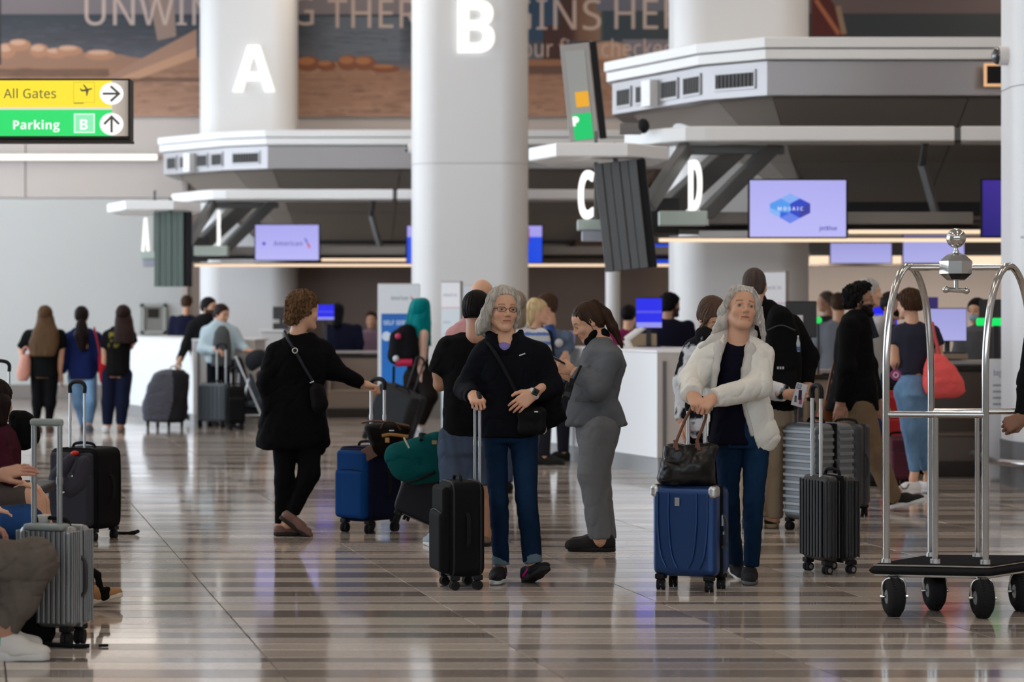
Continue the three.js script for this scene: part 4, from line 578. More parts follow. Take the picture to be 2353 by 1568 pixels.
function totem(label, px0, px1, py0, d, tex, side) {
  const a = at(px0, py0, d), b = at(px1, py0, d), w = b.x - a.x, h = a.y, t = thing('totem_sign', label, 'sign', V((a.x + b.x) / 2, 0, -d)); obj('case', box(w, h - 0.03, 0.16, 0, h / 2 + 0.015, -0.085, 0.008), side, t); obj('print', plane(w * 0.985, h * 0.97, 0, h / 2 + 0.01, -0.003), printed(tex, 0.35), t); obj('foot', box(w * 1.1, 0.03, 0.36, 0, 0.015, -0.08), mat.alu, t); return t;
}
totem('blue and white floor sign behind the person with teal hair', 868, 964, 652, 31.4, signTex, M([0.62, 0.64, 0.66], 0.4));
totem('narrow white floor sign in front of the column with the letter B', 1013, 1058, 646, 30.2, signTex2, M([0.42, 0.40, 0.40], 0.5)).rotation.y = -0.22;
totem('blue and white floor sign behind the bald man', 1060, 1142, 654, 33, signTex, M([0.62, 0.64, 0.66], 0.4));
totem('tall plain white floor sign behind the man with the black backpack', 1745, 1806, 622, 25.2, signTex2, M([0.42, 0.38, 0.37], 0.5)).rotation.y = -0.35;
totem('low white notice stand beside the white column at the edge', 2272, 2338, 826, 21.9, canvasTexture(128, 300, (c, w, h) => { c.fillStyle = '#d4d6da'; c.fillRect(0, 0, w, h); c.fillStyle = '#8b8e98'; c.font = 'bold 22px sans-serif'; c.fillText('bags', 20, 40); for (let i = 0; i < 5; i++) c.fillRect(18, 62 + i * 16, 70, 5); }), M([0.6, 0.6, 0.6], 0.5));
// bag-drop desks
function bagDesk(label, px0, px1, d, c, h = 1.1) {
  const a = at(px0, 0, d).x, b = at(px1, 0, d).x, w = b - a, t = thing('bag_drop_desk', label, 'counter', V((a + b) / 2, 0, -d)), m = M(c, 0.45), m2 = M(c.map((v) => v * 1.25), 0.45);
  obj('plinth', box(w, 0.14, 1.0, 0, 0.07, -0.5), darkKick, t); obj('scale_step', box(w, 0.24, 0.9, 0, 0.26, -0.5), m, t); obj('step_edge', box(w + 0.01, 0.025, 0.92, 0, 0.392, -0.5), m2, t); obj('front_panel', box(w, h - 0.5, 0.06, 0, 0.40 + (h - 0.5) / 2, -0.55), m, t); obj('shelf', box(w, 0.04, 0.5, 0, h - 0.08, -0.75), darkKick, t); obj('worktop', box(w + 0.02, 0.035, 0.55, 0, h - 0.0175, -0.78), M([0.36, 0.33, 0.31], 0.4), t); for (const s of [-1, 1]) obj('side_panel', box(0.04, h - 0.04, 0.9, s * (w / 2 - 0.02), (h - 0.04) / 2, -0.55), m, t);
  return t;
}
bagDesk('brown bag-drop desk behind the woman in the black coat', 752, 880, 35.3, [0.22, 0.165, 0.125], 0.98); bagDesk('tan bag-drop desk between the man with the backpack and the man in the black blazer', 1850, 1978, 24.3, [0.33, 0.25, 0.185], 0.95); bagDesk('dark brown bag-drop desk behind the luggage cart', 2130, 2330, 22.4, [0.085, 0.060, 0.045], 1.08);
bagDesk('brown bag-drop desk behind the blonde woman', 1216, 1252, 33, [0.16, 0.12, 0.1], 1.0);
{ const a = at(600, 757, 36.9), b = at(652, 757, 36.9), t = thing('podium', 'white podium under the dark monitors behind the curly-haired woman', 'counter', V((a.x + b.x) / 2, 0, -37.1)), w = b.x - a.x; obj('body', box(w, a.y - 0.04, 0.5, 0, (a.y - 0.04) / 2, 0, 0.02), M([0.62, 0.61, 0.6], 0.4), t); obj('top', box(w + 0.04, 0.04, 0.54, 0, a.y - 0.02, 0, 0.01), mat.white, t); }
// desk equipment
const kioskBack = display('kiosk_screen', 'black kiosk screen seen beside the man with the backpack', 1806, 1877, 692, 776, 23.8, [0.012, 0.012, 0.012], 1, { arm: [deskStand(), (t, w, h) => obj('sticker', box(0.09, 0.12, 0.004, -w * 0.1, -0.02, 0.002, 0.001), mat.whiteWarm, t)] });
display('desk_monitor', 'lavender desk monitor between the bars of the luggage cart', 2136, 2222, 708, 785, 23.2, texLavender, 0.85, { cat: 'monitor', arm: [deskStand(1.08)] });
display('desk_monitor', 'bright blue desk monitor behind the bearded man in the blazer', 2006, 2062, 689, 765, 24.9, texBlue, 1, { cat: 'monitor', arm: [deskStand()] });
display('desk_monitor', 'bright blue desk monitor beside the agent in navy at the white desk', 1461, 1522, 684, 755, 25.0, texBlue, 1, { cat: 'monitor', arm: [deskStand(1.178), (t, w, h) => { obj('arm', bar(V(-0.02, -0.12, -0.05), V(-0.24, -0.28, 0), 0.035), mat.white, t); obj('arm', bar(V(-0.24, -0.28, 0), V(-0.13, -0.5, 0.0), 0.035), mat.white, t); }] });
display('desk_monitor', 'bright blue desk monitor beside the woman with curly hair', 726, 768, 700, 736, 36.2, texBlue, 1, { cat: 'monitor', arm: [deskStand()] });
display('desk_monitor', 'dark monitor on the far podium behind the curly-haired woman', 627, 664, 705, 734, 37.05, [0.02, 0.02, 0.022], 1, { cat: 'monitor', arm: [deskStand(1.302)] }); display('desk_monitor', 'lower dark monitor on the far podium behind the curly-haired woman', 627, 662, 743, 756, 36.86, [0.02, 0.02, 0.022], 1, { cat: 'monitor', arm: [deskStand(1.302)] });
display('desk_monitor', 'small dim purple monitor behind the woman in the navy tee', 2130, 2156, 683, 708, 28, [0.03, 0.02, 0.12], 1, { cat: 'monitor', arm: [deskStand()] }); display('desk_monitor', 'black monitor beside the masked agent at the edge column', 2252, 2330, 688, 735, 24.0, [0.012, 0.012, 0.012], 1, { cat: 'monitor', arm: [deskStand()] });
{ const p = at(2243, 740, 22.95), q = at(2330, 740, 22.95), t = thing('green_light_bar', 'glowing green light bar on the dark desk beside the edge column', 'lamp', V((p.x + q.x) / 2, p.y, p.z)); obj('light_tube', box(q.x - p.x, 0.075, 0.04, 0, 0, 0, 0.018), glow([0.0, 0.85, 0.14], 1.0), t); obj('stand', box(0.05, 0.42, 0.04, 0.1, -0.2, -0.02), mat.darkGrey, t);
  const g = at(1881, 736, 24.4), u = thing('indicator_lamp', 'small round green indicator lamp beside the black kiosk screen', 'lamp', g); obj('bulb', ball(0.035, 0, 0, 0), glow([0.02, 0.7, 0.12], 1), u); obj('stem', bar(V(0, -0.02, -0.02), V(0, -0.55, -0.02), 0.012), mat.darkGrey, u);
  const c = at(2180, 808, 23.0), kb = thing('keyboard', 'keyboard and tray in front of the lavender desk monitor', 'keyboard', V(c.x, 1.09, c.z)); obj('tray', box(0.34, 0.05, 0.2, 0, 0.03, 0), M([0.3, 0.22, 0.16]), kb); obj('keys', box(0.3, 0.02, 0.14, 0, 0.065, 0), mat.darkGrey, kb); }
// slim post, recessed panel in the far wall, storage box on the desk, bench out of frame
{ const p = at(1408, 0, 33), t = struct('column', [cyl(0.1, 0.1, at(0, 470, 33).y, p.x, at(0, 470, 33).y / 2, -33, 0, 0, 0, 28)], paint); obj('base', cyl(0.115, 0.115, 0.12, p.x, 0.06, -33, 0, 0, 0, 28), kick, t);
  const a = at(321, 698, 43.3), b = at(381, 768, 43.3), n = thing('wall_hatch', 'square recessed hatch in the far grey wall beside the white desk', 'hatch', V((a.x + b.x) / 2, (a.y + b.y) / 2, -43.38)), w = b.x - a.x, h = a.y - b.y; obj('frame', [box(w, 0.06, 0.08, 0, h / 2 - 0.03, 0), box(w, 0.06, 0.08, 0, -h / 2 + 0.03, 0), box(0.08, h, 0.08, -w / 2 + 0.04, 0, 0), box(0.06, h, 0.08, w / 2 - 0.03, 0, 0)], M([0.33, 0.34, 0.31], 0.4, 0.3), n); obj('panel', box(w * 0.8, h * 0.8, 0.03, 0, 0, -0.01), M([0.21, 0.20, 0.18], 0.5), n); obj('opening', box(w * 0.42, h * 0.3, 0.02, 0, h * 0.18, 0.012), M([0.03, 0.025, 0.02]), n);
  const q = at(1478, 795, 25.2), s = thing('storage_box', 'open cardboard box on the white desk below the blue monitor', 'box', V(q.x, nearE(0, 805, 22.8).y, q.z)); obj('wall', [box(0.26, 0.14, 0.01, 0, 0.07, 0.12), box(0.26, 0.14, 0.01, 0, 0.07, -0.12), box(0.01, 0.14, 0.24, -0.13, 0.07, 0), box(0.01, 0.14, 0.24, 0.13, 0.07, 0)], M([0.42, 0.31, 0.2], 0.8), s); obj('base', box(0.25, 0.01, 0.24, 0, 0.006, 0), M([0.42, 0.31, 0.2], 0.8), s);
  const l = at(1309, 781, 25.5), v = thing('plastic_bin', 'lavender plastic bin on the white desk behind the phone of the woman in grey', 'bin', V(l.x, nearE(0, 805, 22.8).y, l.z)); obj('body', cyl(0.065, 0.055, 0.16, 0, 0.08, 0), M([0.33, 0.28, 0.5], 0.6), v); obj('rim', cyl(0.07, 0.07, 0.015, 0, 0.16, 0), M([0.4, 0.35, 0.55], 0.6), v);
}
// ------------------------------------------------------------ luggage
function wheelGeo(r, w) { return mergeGeometries([cyl(r, r, w * 0.42, -w * 0.29, r, 0, 0, 0, Math.PI / 2, 20), cyl(r, r, w * 0.42, w * 0.29, r, 0, 0, 0, Math.PI / 2, 20), cyl(r * 0.3, r * 0.3, w, 0, r, 0, 0, 0, Math.PI / 2, 12)].map((g) => (g.index ? g.toNonIndexed() : g))); }
const hub = M([0.22, 0.22, 0.22], 0.4, 0.4);
// A wheeled case standing on the floor at [px, d]; local x is its width, z its thickness (front to +z), turned by yaw and leaning by tilt
function suitcase(s) {
  const p = at(s.px, 0, s.d), t = thing('suitcase', s.label, 'suitcase', V(p.x, 0, p.z), rad(s.yaw ?? 0)); if (s.tilt) { t.rotation.order = 'YXZ'; t.rotation.x = rad(s.tilt); } if (s.roll) { t.rotation.order = 'YXZ'; t.rotation.z = rad(s.roll); } if (s.lift) t.position.y = s.lift;
  const { w, h, t: th, mat: m } = s, wh = s.wheel ?? 0.026, y0 = 2 * wh + 0.02, r = s.r ?? 0.045, hub2 = s.hub ?? hub;
  const bh = h - y0, yc = y0 + bh / 2;
  if (s.soft) {
    obj('shell', box(w, bh, th, 0, yc, 0, r), m, t);
    const pk = obj('front_pocket', [box(w * 0.9, bh * 0.66, 0.075, 0, y0 + bh * 0.37, th / 2 + 0.012, 0.034)], s.pocketLow ?? s.pocket ?? m, t); obj('zipper', tube([V(-w * 0.40, y0 + bh * 0.675, th / 2 + 0.036), V(0, y0 + bh * 0.70, th / 2 + 0.042), V(w * 0.40, y0 + bh * 0.675, th / 2 + 0.036)], 0.003, 16, 6), s.trim ?? mat.darkGrey, pk);
    obj('upper_pocket', box(w * 0.88, bh * 0.34, 0.055, 0, y0 + bh * 0.78, th / 2 + 0.004, 0.026), s.pocket ?? m, t);
    for (const z of [th / 2 - 0.03, -th / 2 + 0.03]) { const a = w / 2 - 0.006, pts = [], hh = bh / 2 - 0.006; for (const [sx, sy] of [[1, 1], [-1, 1], [-1, -1], [1, -1]]) for (let i = 0; i <= 3; i++) { const ang = (sx > 0 ? (sy > 0 ? 0 : -90) : sy > 0 ? 90 : 180) + i * 30, q = r * 0.9; pts.push(V(sx * (a - q) + q * Math.cos(rad(ang)), yc + sy * (hh - q) + q * Math.sin(rad(ang)), z)); } obj('piping', tube(pts, 0.0065, 80, 6, true), s.piping ?? m, t); }
    obj('side_handle', tube([V(w / 2, yc + 0.09, 0), V(w / 2 + 0.025, yc + 0.07, 0), V(w / 2 + 0.025, yc - 0.07, 0), V(w / 2, yc - 0.09, 0)], 0.011, 20, 8), mat.blackMatt, t);
  } else {
    const half = th / 2 - 0.012; for (const q of [-1, 1]) obj('shell', box(w, bh, half, 0, yc, q * (half / 2 + 0.006), r), m, t); obj('frame', box(w + 0.003, bh + 0.003, 0.016, 0, yc, 0, 0.006), s.trim ?? mat.darkGrey, t);
    const n = s.ribs ?? 0; for (const q of [-1, 1]) for (let i = 0; i < n; i++) {
      const u = (i + 0.5) / n - 0.5;
      if (s.ribDir === 'h') { obj('rib', box(w - 2 * r * 0.5, bh / n * 0.42, 0.012, 0, yc + u * (bh - r * 1.6), q * th / 2, 0.005), s.ribMat ?? m, t); }
      else obj('rib', box(w / n * 0.5, bh - r * 1.2, 0.012, u * (w - r * 1.4), yc, q * th / 2, 0.005), s.ribMat ?? m, t);
    }
    if (s.sideRibs) for (const sx of [-1, 1]) for (const q of [-1, 1]) for (let i = 0; i < s.sideRibs; i++) { const u = (i + 0.5) / s.sideRibs - 0.5; if (s.ribDir === 'h') obj('rib', box(0.012, bh / s.sideRibs * 0.42, half - 0.03, sx * w / 2, yc + u * (bh - r * 1.6), q * (half / 2 + 0.008), 0.005), s.ribMat ?? m, t); else obj('rib', box(0.012, bh - r * 1.2, half / s.sideRibs * 0.5, sx * w / 2, yc, q * (0.012 + half * (u + 0.5)), 0.005), s.ribMat ?? m, t); }
    if (s.corners) for (const sx of [-1, 1]) obj('corner_guard', box(0.05, 0.07, half * 0.75, sx * (w / 2 - 0.018), y0 + bh - 0.028, th / 2 - half * 0.36, 0.022), s.corners, t);
    if (s.curves) for (const sx of [-1, 1]) for (const o of [0.16, 0.33]) obj('groove', tube([V(sx * w * (o + 0.06), y0 + bh * 0.93, th / 2 + 0.001), V(sx * w * (o + 0.055), y0 + bh * 0.55, th / 2 + 0.003), V(sx * w * (o - 0.0), y0 + bh * 0.22, th / 2 + 0.003), V(sx * w * (o - 0.07), y0 + bh * 0.1, th / 2)], 0.006, 30, 8), s.curves, t);
    if (s.badge) obj('badge', box(0.028, 0.045, 0.004, -w * 0.08, y0 + bh * 0.83, th / 2 + 0.002, 0.001), s.badge, t);
    if (s.lock) { obj('lock', box(0.012, 0.06, 0.02, w / 2 + 0.002, yc + bh * 0.12, 0.012, 0.003), mat.steel, t); obj('lock', box(0.012, 0.02, 0.012, w / 2 + 0.002, yc - bh * 0.02, 0.0, 0.003), mat.steel, t); }
    obj('side_handle', tube([V(w / 2, yc + 0.09, 0.01), V(w / 2 + 0.02, yc + 0.07, 0.01), V(w / 2 + 0.02, yc - 0.07, 0.01), V(w / 2, yc - 0.09, 0.01)], 0.009, 20, 8), mat.darkGrey, t);
  }
  obj('top_handle', tube([V(-0.09, y0 + bh - 0.005, 0.02), V(-0.075, y0 + bh + 0.022, 0.02), V(0.075, y0 + bh + 0.022, 0.02), V(0.09, y0 + bh - 0.005, 0.02)], 0.010, 24, 8), s.grip ?? mat.blackMatt, t);
  for (const sx of [-1, 1]) for (const sz of [-1, 1]) { const x = sx * (w / 2 - 0.045), z = sz * (th / 2 - 0.04), c = obj('caster', [box(0.055, 0.03, 0.055, x, y0 - 0.004, z, 0.008), box(0.018, wh + 0.02, 0.03, x, wh + 0.012, z, 0.004)], s.caster ?? mat.black, t); const wg = wheelGeo(wh, 0.045); wg.rotateY(s.spin ?? 0.25); wg.translate(x, 0, z); obj('wheel', wg, mat.rubber, c); if (s.rim) { const rg = cyl(wh * 0.55, wh * 0.55, 0.048, 0, wh, 0, 0, 0, Math.PI / 2); rg.rotateY(s.spin ?? 0.25); rg.translate(x, 0, z); obj('hub', rg, hub2, c); } }
  if (s.handle) {
    const { up, sep = 0.10, r: hr = 0.009, mat: hm = mat.alu, gripW, z = -th / 2 + 0.035 } = s.handle, yT = y0 + bh, y1 = yT + up;
    for (const q of [-1, 1]) { const pole = obj('handle_pole', bar(V(q * sep, yT - 0.06, z), V(q * sep, y1, z), hr), hm, t); obj('collar', bar(V(q * sep, yT + up * 0.42, z), V(q * sep, yT + up * 0.42 + 0.03, z), hr * 1.25), s.handle.collar ?? hm, pole); }
    const gw = gripW ?? sep + 0.018; obj('grip', s.handle.flat ? box(gw * 2, 0.035, 0.03, 0, y1 + 0.012, z, 0.014) : tube([V(-sep, y1 - 0.05, z), V(-sep, y1, z), V(-sep + 0.025, y1 + 0.022, z), V(sep - 0.025, y1 + 0.022, z), V(sep, y1, z), V(sep, y1 - 0.05, z)], hr * 1.55, 40, 10), s.handle.gripMat ?? mat.black, t);
    if (s.handle.plate) obj('handle_base', box(sep * 2 + 0.07, 0.03, 0.09, 0, yT - 0.004, z, 0.014), s.handle.plate, t);
  }
  return t;
}
// SDF-shaped soft goods in the hall's own space
function softThing(name, label, cat, px, py, d, build, material, o = {}) {
  const p = at(px, py, d); if (o.floor) p.y = 0; const t = thing(name, label, cat, p), f = new Field(o.k ?? 0.02); f.fold = o.fold ?? 0.005; const q = (x, y, dd = 0) => at(x, y, d + dd).sub(p); build(f, q, t);
  const m = new THREE.Mesh(meshField(f, o.cell ?? clamp(d * 0.00075, 0.006, 0.015), o.tint), material); m.name = o.part ?? 'body'; m.castShadow = m.receiveShadow = true; t.add(m); return t;
}
const strap = (t, name, pts, r, m, fl = 0.45) => { const c = new THREE.CatmullRomCurve3(pts, false, 'centripetal'), g = new THREE.TubeGeometry(c, Math.max(12, pts.length * 10), r, 8); return obj(name, g, m, t); };

const navyShell = P([0.012, 0.050, 0.17], 0.34, 0.55, { clearcoat: 0.25, clearcoatRoughness: 0.3 }), greyShell = M([0.115, 0.125, 0.135], 0.36, 0.25), charShell = M([0.018, 0.0185, 0.020], 0.42, 0.1), silver = M([0.22, 0.225, 0.225], 0.36, 0.7), softBlack = P([0.006, 0.006, 0.0065], 0.85, 0, { specularIntensity: 0.2 }), softBlue = P([0.003, 0.040, 0.155], 0.8, 0, { specularIntensity: 0.2 }), softNavy = P([0.005, 0.008, 0.026], 0.8, 0, { specularIntensity: 0.2 }), softGrey = P([0.034, 0.034, 0.043], 0.85, 0, { specularIntensity: 0.2 }), slateShell = M([0.075, 0.095, 0.11], 0.5), coverGrey = M([0.115, 0.115, 0.13], 0.85), redSoft = M([0.45, 0.006, 0.008], 0.7), maroon = M([0.08, 0.008, 0.02], 0.75);

suitcase({ px: 1588, d: 13.22, yaw: -26, w: 0.375, h: 0.575, t: 0.26, mat: navyShell, curves: navyShell, corners: mat.alu, badge: mat.steel, lock: 1, trim: mat.blackMatt, rim: 1, wheel: 0.029, handle: { up: 0.455, sep: 0.05, r: 0.0105, mat: M([0.75, 0.76, 0.77], 0.3, 0.5), z: -0.08 }, label: 'navy hard-shell suitcase with silver corners under the black leather tote' });
suitcase({ px: 1059, d: 13.3, yaw: -76, w: 0.34, h: 0.595, t: 0.21, mat: softBlack, soft: 1, wheel: 0.026, r: 0.05, spin: 0.1, piping: M([0.02, 0.02, 0.022], 0.7), handle: { up: 0.455, sep: 0.06, r: 0.0085, mat: M([0.33, 0.34, 0.35], 0.35, 0.8), z: -0.095 }, label: 'black soft suitcase pulled by the grey-haired woman in the black fleece' });
suitcase({ px: 1906, d: 14.1, yaw: 110, w: 0.33, h: 0.575, t: 0.235, mat: charShell, ribs: 7, sideRibs: 5, wheel: 0.025, rim: 1, trim: mat.blackMatt, handle: { up: 0.50, sep: 0.055, r: 0.0105, mat: M([0.6, 0.61, 0.62], 0.3, 0.7), z: -0.085 }, label: 'black ribbed hard-shell carry-on with a raised silver handle' });
suitcase({ px: 1880, d: 16.8, yaw: -58, w: 0.40, h: 0.76, t: 0.34, mat: greyShell, ribs: 12, sideRibs: 12, ribDir: 'h', ribMat: M([0.18, 0.19, 0.2], 0.3, 0.3), wheel: 0.03, trim: mat.blackMatt, handle: { up: 0.14, sep: 0.1, mat: mat.darkGrey, z: 0.12 }, label: 'large grey ridged hard-shell suitcase beside the man with the black backpack' });
suitcase({ px: 126, d: 11.0, yaw: -20, w: 0.285, h: 0.55, t: 0.2, mat: silver, ribs: 9, sideRibs: 5, r: 0.035, ribMat: M([0.30, 0.305, 0.305], 0.33, 0.75), trim: M([0.3, 0.31, 0.31], 0.4, 0.6), wheel: 0.033, handle: { up: 0.46, sep: 0.067, r: 0.0125, mat: M([0.30, 0.315, 0.315], 0.35, 0.6), flat: 1, gripW: 0.085, gripMat: M([0.24, 0.27, 0.25], 0.5), plate: M([0.22, 0.25, 0.235], 0.5), z: 0.07 }, label: 'silver ribbed metal suitcase with a tall grey handle beside the seated man' });
suitcase({ px: 197, d: 16.2, yaw: -24, w: 0.38, h: 0.62, t: 0.32, mat: softBlack, pocket: softGrey, pocketLow: softGrey, soft: 1, wheel: 0.027, r: 0.05, handle: { up: 0.42, sep: 0.058, r: 0.009, mat: M([0.6, 0.61, 0.62], 0.3, 0.7), z: 0.10 }, label: 'charcoal soft suitcase with a grey neck pillow hung on its front' });
suitcase({ px: 850, d: 16.75, yaw: -40, w: 0.32, h: 0.60, t: 0.34, mat: softNavy, pocket: softBlue, trim: softNavy, piping: softNavy, soft: 1, wheel: 0.032, r: 0.05, handle: { up: 0.44, sep: 0.064, r: 0.0105, mat: M([0.68, 0.69, 0.70], 0.3, 0.6), z: -0.08 }, label: 'royal blue soft suitcase pushed by the woman in the black coat' });
suitcase({ px: 960, d: 16.25, yaw: -18, tilt: 0, roll: -21, lift: 0.06, w: 0.36, h: 0.56, t: 0.28, mat: softBlack, soft: 1, piping: M([0.12, 0.12, 0.13], 0.7), pocket: M([0.016, 0.015, 0.018], 0.85), wheel: 0.03, label: 'tilted black soft suitcase carrying the teal duffel bag' });
suitcase({ px: 884, d: 26.2, yaw: -30, tilt: 0, roll: -22, lift: 0.09, w: 0.48, h: 0.66, t: 0.34, mat: M([0.02, 0.022, 0.024], 0.7), wheel: 0.03, label: 'dark grey suitcase trailing behind the person with teal hair', handle: { up: 0.35, sep: 0.05, r: 0.009, mat: mat.darkGrey } });
suitcase({ px: 497, d: 32.3, yaw: -30, w: 0.47, h: 0.60, t: 0.30, mat: slateShell, ribs: 6, wheel: 0.035, trim: mat.blackMatt, handle: { up: 0.5, sep: 0.075, r: 0.012, mat: M([0.5, 0.5, 0.52], 0.4, 0.5) }, label: 'slate blue hard suitcase in front of the woman in the pale denim jacket' });
suitcase({ px: 541, d: 31.6, yaw: 10, w: 0.24, h: 0.58, t: 0.3, mat: softBlack, soft: 1, wheel: 0.035, handle: { up: 0.22, sep: 0.05, r: 0.01, mat: M([0.4, 0.4, 0.42], 0.4, 0.5) }, label: 'narrow black suitcase between the slate suitcase and the stroller' });
suitcase({ px: 2042, d: 21.3, yaw: 20, w: 0.30, h: 0.84, t: 0.28, mat: redSoft, pocket: redSoft, soft: 1, wheel: 0.03, label: 'bright red suitcase beside the woman in the navy tee' });
suitcase({ px: 2066, d: 20.9, yaw: 0, w: 0.22, h: 0.46, t: 0.25, mat: maroon, soft: 1, wheel: 0.03, label: 'maroon bag on wheels between the red suitcase and the woman in jeans' });
suitcase({ px: -22, d: 17.5, yaw: -10, w: 0.34, h: 0.6, t: 0.24, mat: softBlack, soft: 1, wheel: 0.027, handle: { up: 0.55, sep: 0.11, r: 0.009, mat: M([0.55, 0.56, 0.57], 0.3, 0.7) }, label: 'black suitcase with a raised black-tipped handle behind the seated people' });
suitcase({ px: 1946, d: 18.0, yaw: -30, w: 0.3, h: 0.7, t: 0.26, mat: M([0.03, 0.031, 0.034], 0.5, 0.1), ribs: 8, ribDir: 'h', wheel: 0.03, label: 'dark ridged suitcase tucked behind the large grey suitcase' });
// tall case in a grey cover, pushed by the bearded man
softThing('suitcase', 'tall suitcase in a loose grey cover held by the bearded man', 'suitcase', 380, 970, 32.2, (f, q, t) => {
  f.loft([[970, 330, 428, 0.22], [930, 328, 431, 0.23], [890, 340, 433, 0.22], [862, 352, 433, 0.20], [850, 366, 424, 0.16]].map(([py, a, b, rz]) => { const u = q(a, py), v = q(b, py); return { y: u.y, x: (u.x + v.x) / 2, z: 0, rx: (v.x - u.x) / 2, rz }; }), { pw: 3.2, round: 0.05 });
  for (const x of [338, 365, 386, 416]) { const a = q(x, 970); obj('caster', [box(0.04, 0.05, 0.05, a.x, 0.06, x % 2 ? 0.1 : -0.08, 0.006), cyl(0.035, 0.035, 0.03, a.x, 0.035, x % 2 ? 0.1 : -0.08, 0, 0, Math.PI / 2)], mat.black, t); }
  const h = q(403, 848); obj('top_handle', tube([V(h.x - 0.08, h.y - 0.02, 0), V(h.x - 0.05, h.y + 0.03, 0), V(h.x + 0.05, h.y + 0.03, 0), V(h.x + 0.08, h.y - 0.02, 0)], 0.014), mat.whiteWarm, t);
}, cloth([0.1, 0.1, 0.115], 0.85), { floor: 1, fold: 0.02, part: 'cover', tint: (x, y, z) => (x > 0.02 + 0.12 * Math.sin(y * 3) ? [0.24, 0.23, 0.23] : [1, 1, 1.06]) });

// bags
const blackLeather = new THREE.MeshPhysicalMaterial({ color: new THREE.Color().setRGB(0.005, 0.005, 0.005), roughness: 0.34, vertexColors: true, specularIntensity: 0.7 }), tanLeather = M([0.14, 0.045, 0.018], 0.5);
softThing('tote_bag', 'slouchy black leather tote with brown handles on the navy suitcase', 'bag', 1577, 1116, 13.22, (f, q, t) => {
  const rows = [[1117, 1512, 1642, 0.085], [1100, 1508, 1640, 0.10], [1070, 1516, 1640, 0.095], [1045, 1523, 1642, 0.07], [1026, 1526, 1650, 0.045], [1020, 1530, 1648, 0.035]]; f.loft(rows.map(([py, a, b, rz]) => { const u = q(a, py), v = q(b, py); return { y: u.y, x: (u.x + v.x) / 2, z: 0, rx: (v.x - u.x) / 2, rz }; }), { pw: 2.6, round: 0.03 });
  f.ell(q(1577, 1072, -0.07), 0.09, 0.05, 0.04, { k: 0.05 }); f.ell(q(1556, 1050, -0.09), 0.05, 0.035, 0.03, { sub: 1, k: 0.05 });
  for (const z of [0.05, -0.05]) strap(t, 'handle', [q(1549, 1030, -z), q(1560, 1000, -z), q(1582, 950, -z * 0.5), q(1600, 925, -z * 0.3), q(1622, 948, -z * 0.5), q(1615, 980, -z), q(1603, 1010, -z), q(1600, 1030, -z)].map((v, i) => (i === 3 ? v : v)), 0.0085, tanLeather);
  for (const [x, y] of [[1552, 1022], [1602, 1022]]) obj('tab', box(0.022, 0.06, 0.012, q(x, y).x, q(x, y).y, 0.055, 0.004, 0, 0, 0.2), tanLeather, t);
}, blackLeather, { fold: 0.016, k: 0.03 });
softThing('duffel_bag', 'teal canvas duffel bag slung on the tilted black suitcase', 'bag', 950, 1060, 15.9, (f, q, t) => {
  f.cap(q(912, 1048), q(1010, 1028), 0.088, 0.10, { k: 0.05 }).cap(q(925, 1080), q(1000, 1068), 0.075, 0.085, { k: 0.06 }).cap(q(955, 1098), q(1000, 1085), 0.05, 0.06, { k: 0.05 });
  strap(t, 'zipper', [q(928, 1006, -0.1), q(934, 1018, -0.115), q(940, 1030, -0.12)], 0.006, M([0.4, 0.4, 0.32], 0.6)); strap(t, 'handle', [q(968, 1012, -0.1), q(966, 1000, -0.06), q(972, 999, 0.02), q(985, 1004, 0.08)], 0.013, M([0.006, 0.03, 0.03], 0.8)); obj('patch', box(0.032, 0.026, 0.006, q(998, 1017, -0.103).x, q(998, 1017, -0.103).y, 0.106, 0.002), M([0.3, 0.22, 0.1], 0.7), t); strap(t, 'strap', [q(935, 1110, -0.06), q(960, 1102, -0.09), q(1000, 1085, -0.1)], 0.012, M([0.004, 0.012, 0.012], 0.8));
}, cloth([0.003, 0.066, 0.066], 0.85), { fold: 0.016 });
softThing('travel_bag', 'black and brown travel bag with ochre trim on the royal blue suitcase', 'bag', 880, 1020, 16.6, (f, q, t) => {
  f.loft([[1048, 856, 905, 0.09], [1020, 850, 915, 0.12], [1000, 842, 940, 0.13], [985, 836, 945, 0.12], [974, 838, 940, 0.08]].map(([py, a, b, rz]) => { const u = q(a, py), v = q(b, py); return { y: u.y, x: (u.x + v.x) / 2, z: 0, rx: (v.x - u.x) / 2, rz }; }), { pw: 2.8, round: 0.03 });
  strap(t, 'piping', [q(832, 972, -0.06), q(860, 968, -0.1), q(900, 972, -0.12), q(940, 980, -0.1)], 0.008, M([0.12, 0.05, 0.025], 0.6)); strap(t, 'trim', [q(878, 1002, -0.13), q(895, 999, -0.135), q(938, 1004, -0.12)], 0.012, M([0.33, 0.16, 0.03], 0.5)); obj('tag', box(0.03, 0.035, 0.01, q(890, 1012, -0.14).x, q(890, 1012, -0.14).y, 0.145, 0.004), M([0.4, 0.2, 0.05], 0.5), t); strap(t, 'handle', [q(875, 985, -0.12), q(885, 972, -0.13), q(905, 972, -0.13), q(920, 988, -0.12)], 0.008, M([0.05, 0.025, 0.018], 0.6)); obj('badge', box(0.035, 0.008, 0.006, q(902, 988).x, q(902, 988).y, 0.128, 0.002), mat.alu, t); obj('side_flap', box(0.09, 0.09, 0.02, q(851, 1040).x, q(851, 1040).y, 0.07, 0.008, 0, 0, 0.5), M([0.12, 0.055, 0.03], 0.6), t);
}, cloth([0.006, 0.005, 0.0044], 0.7), { fold: 0.01 });
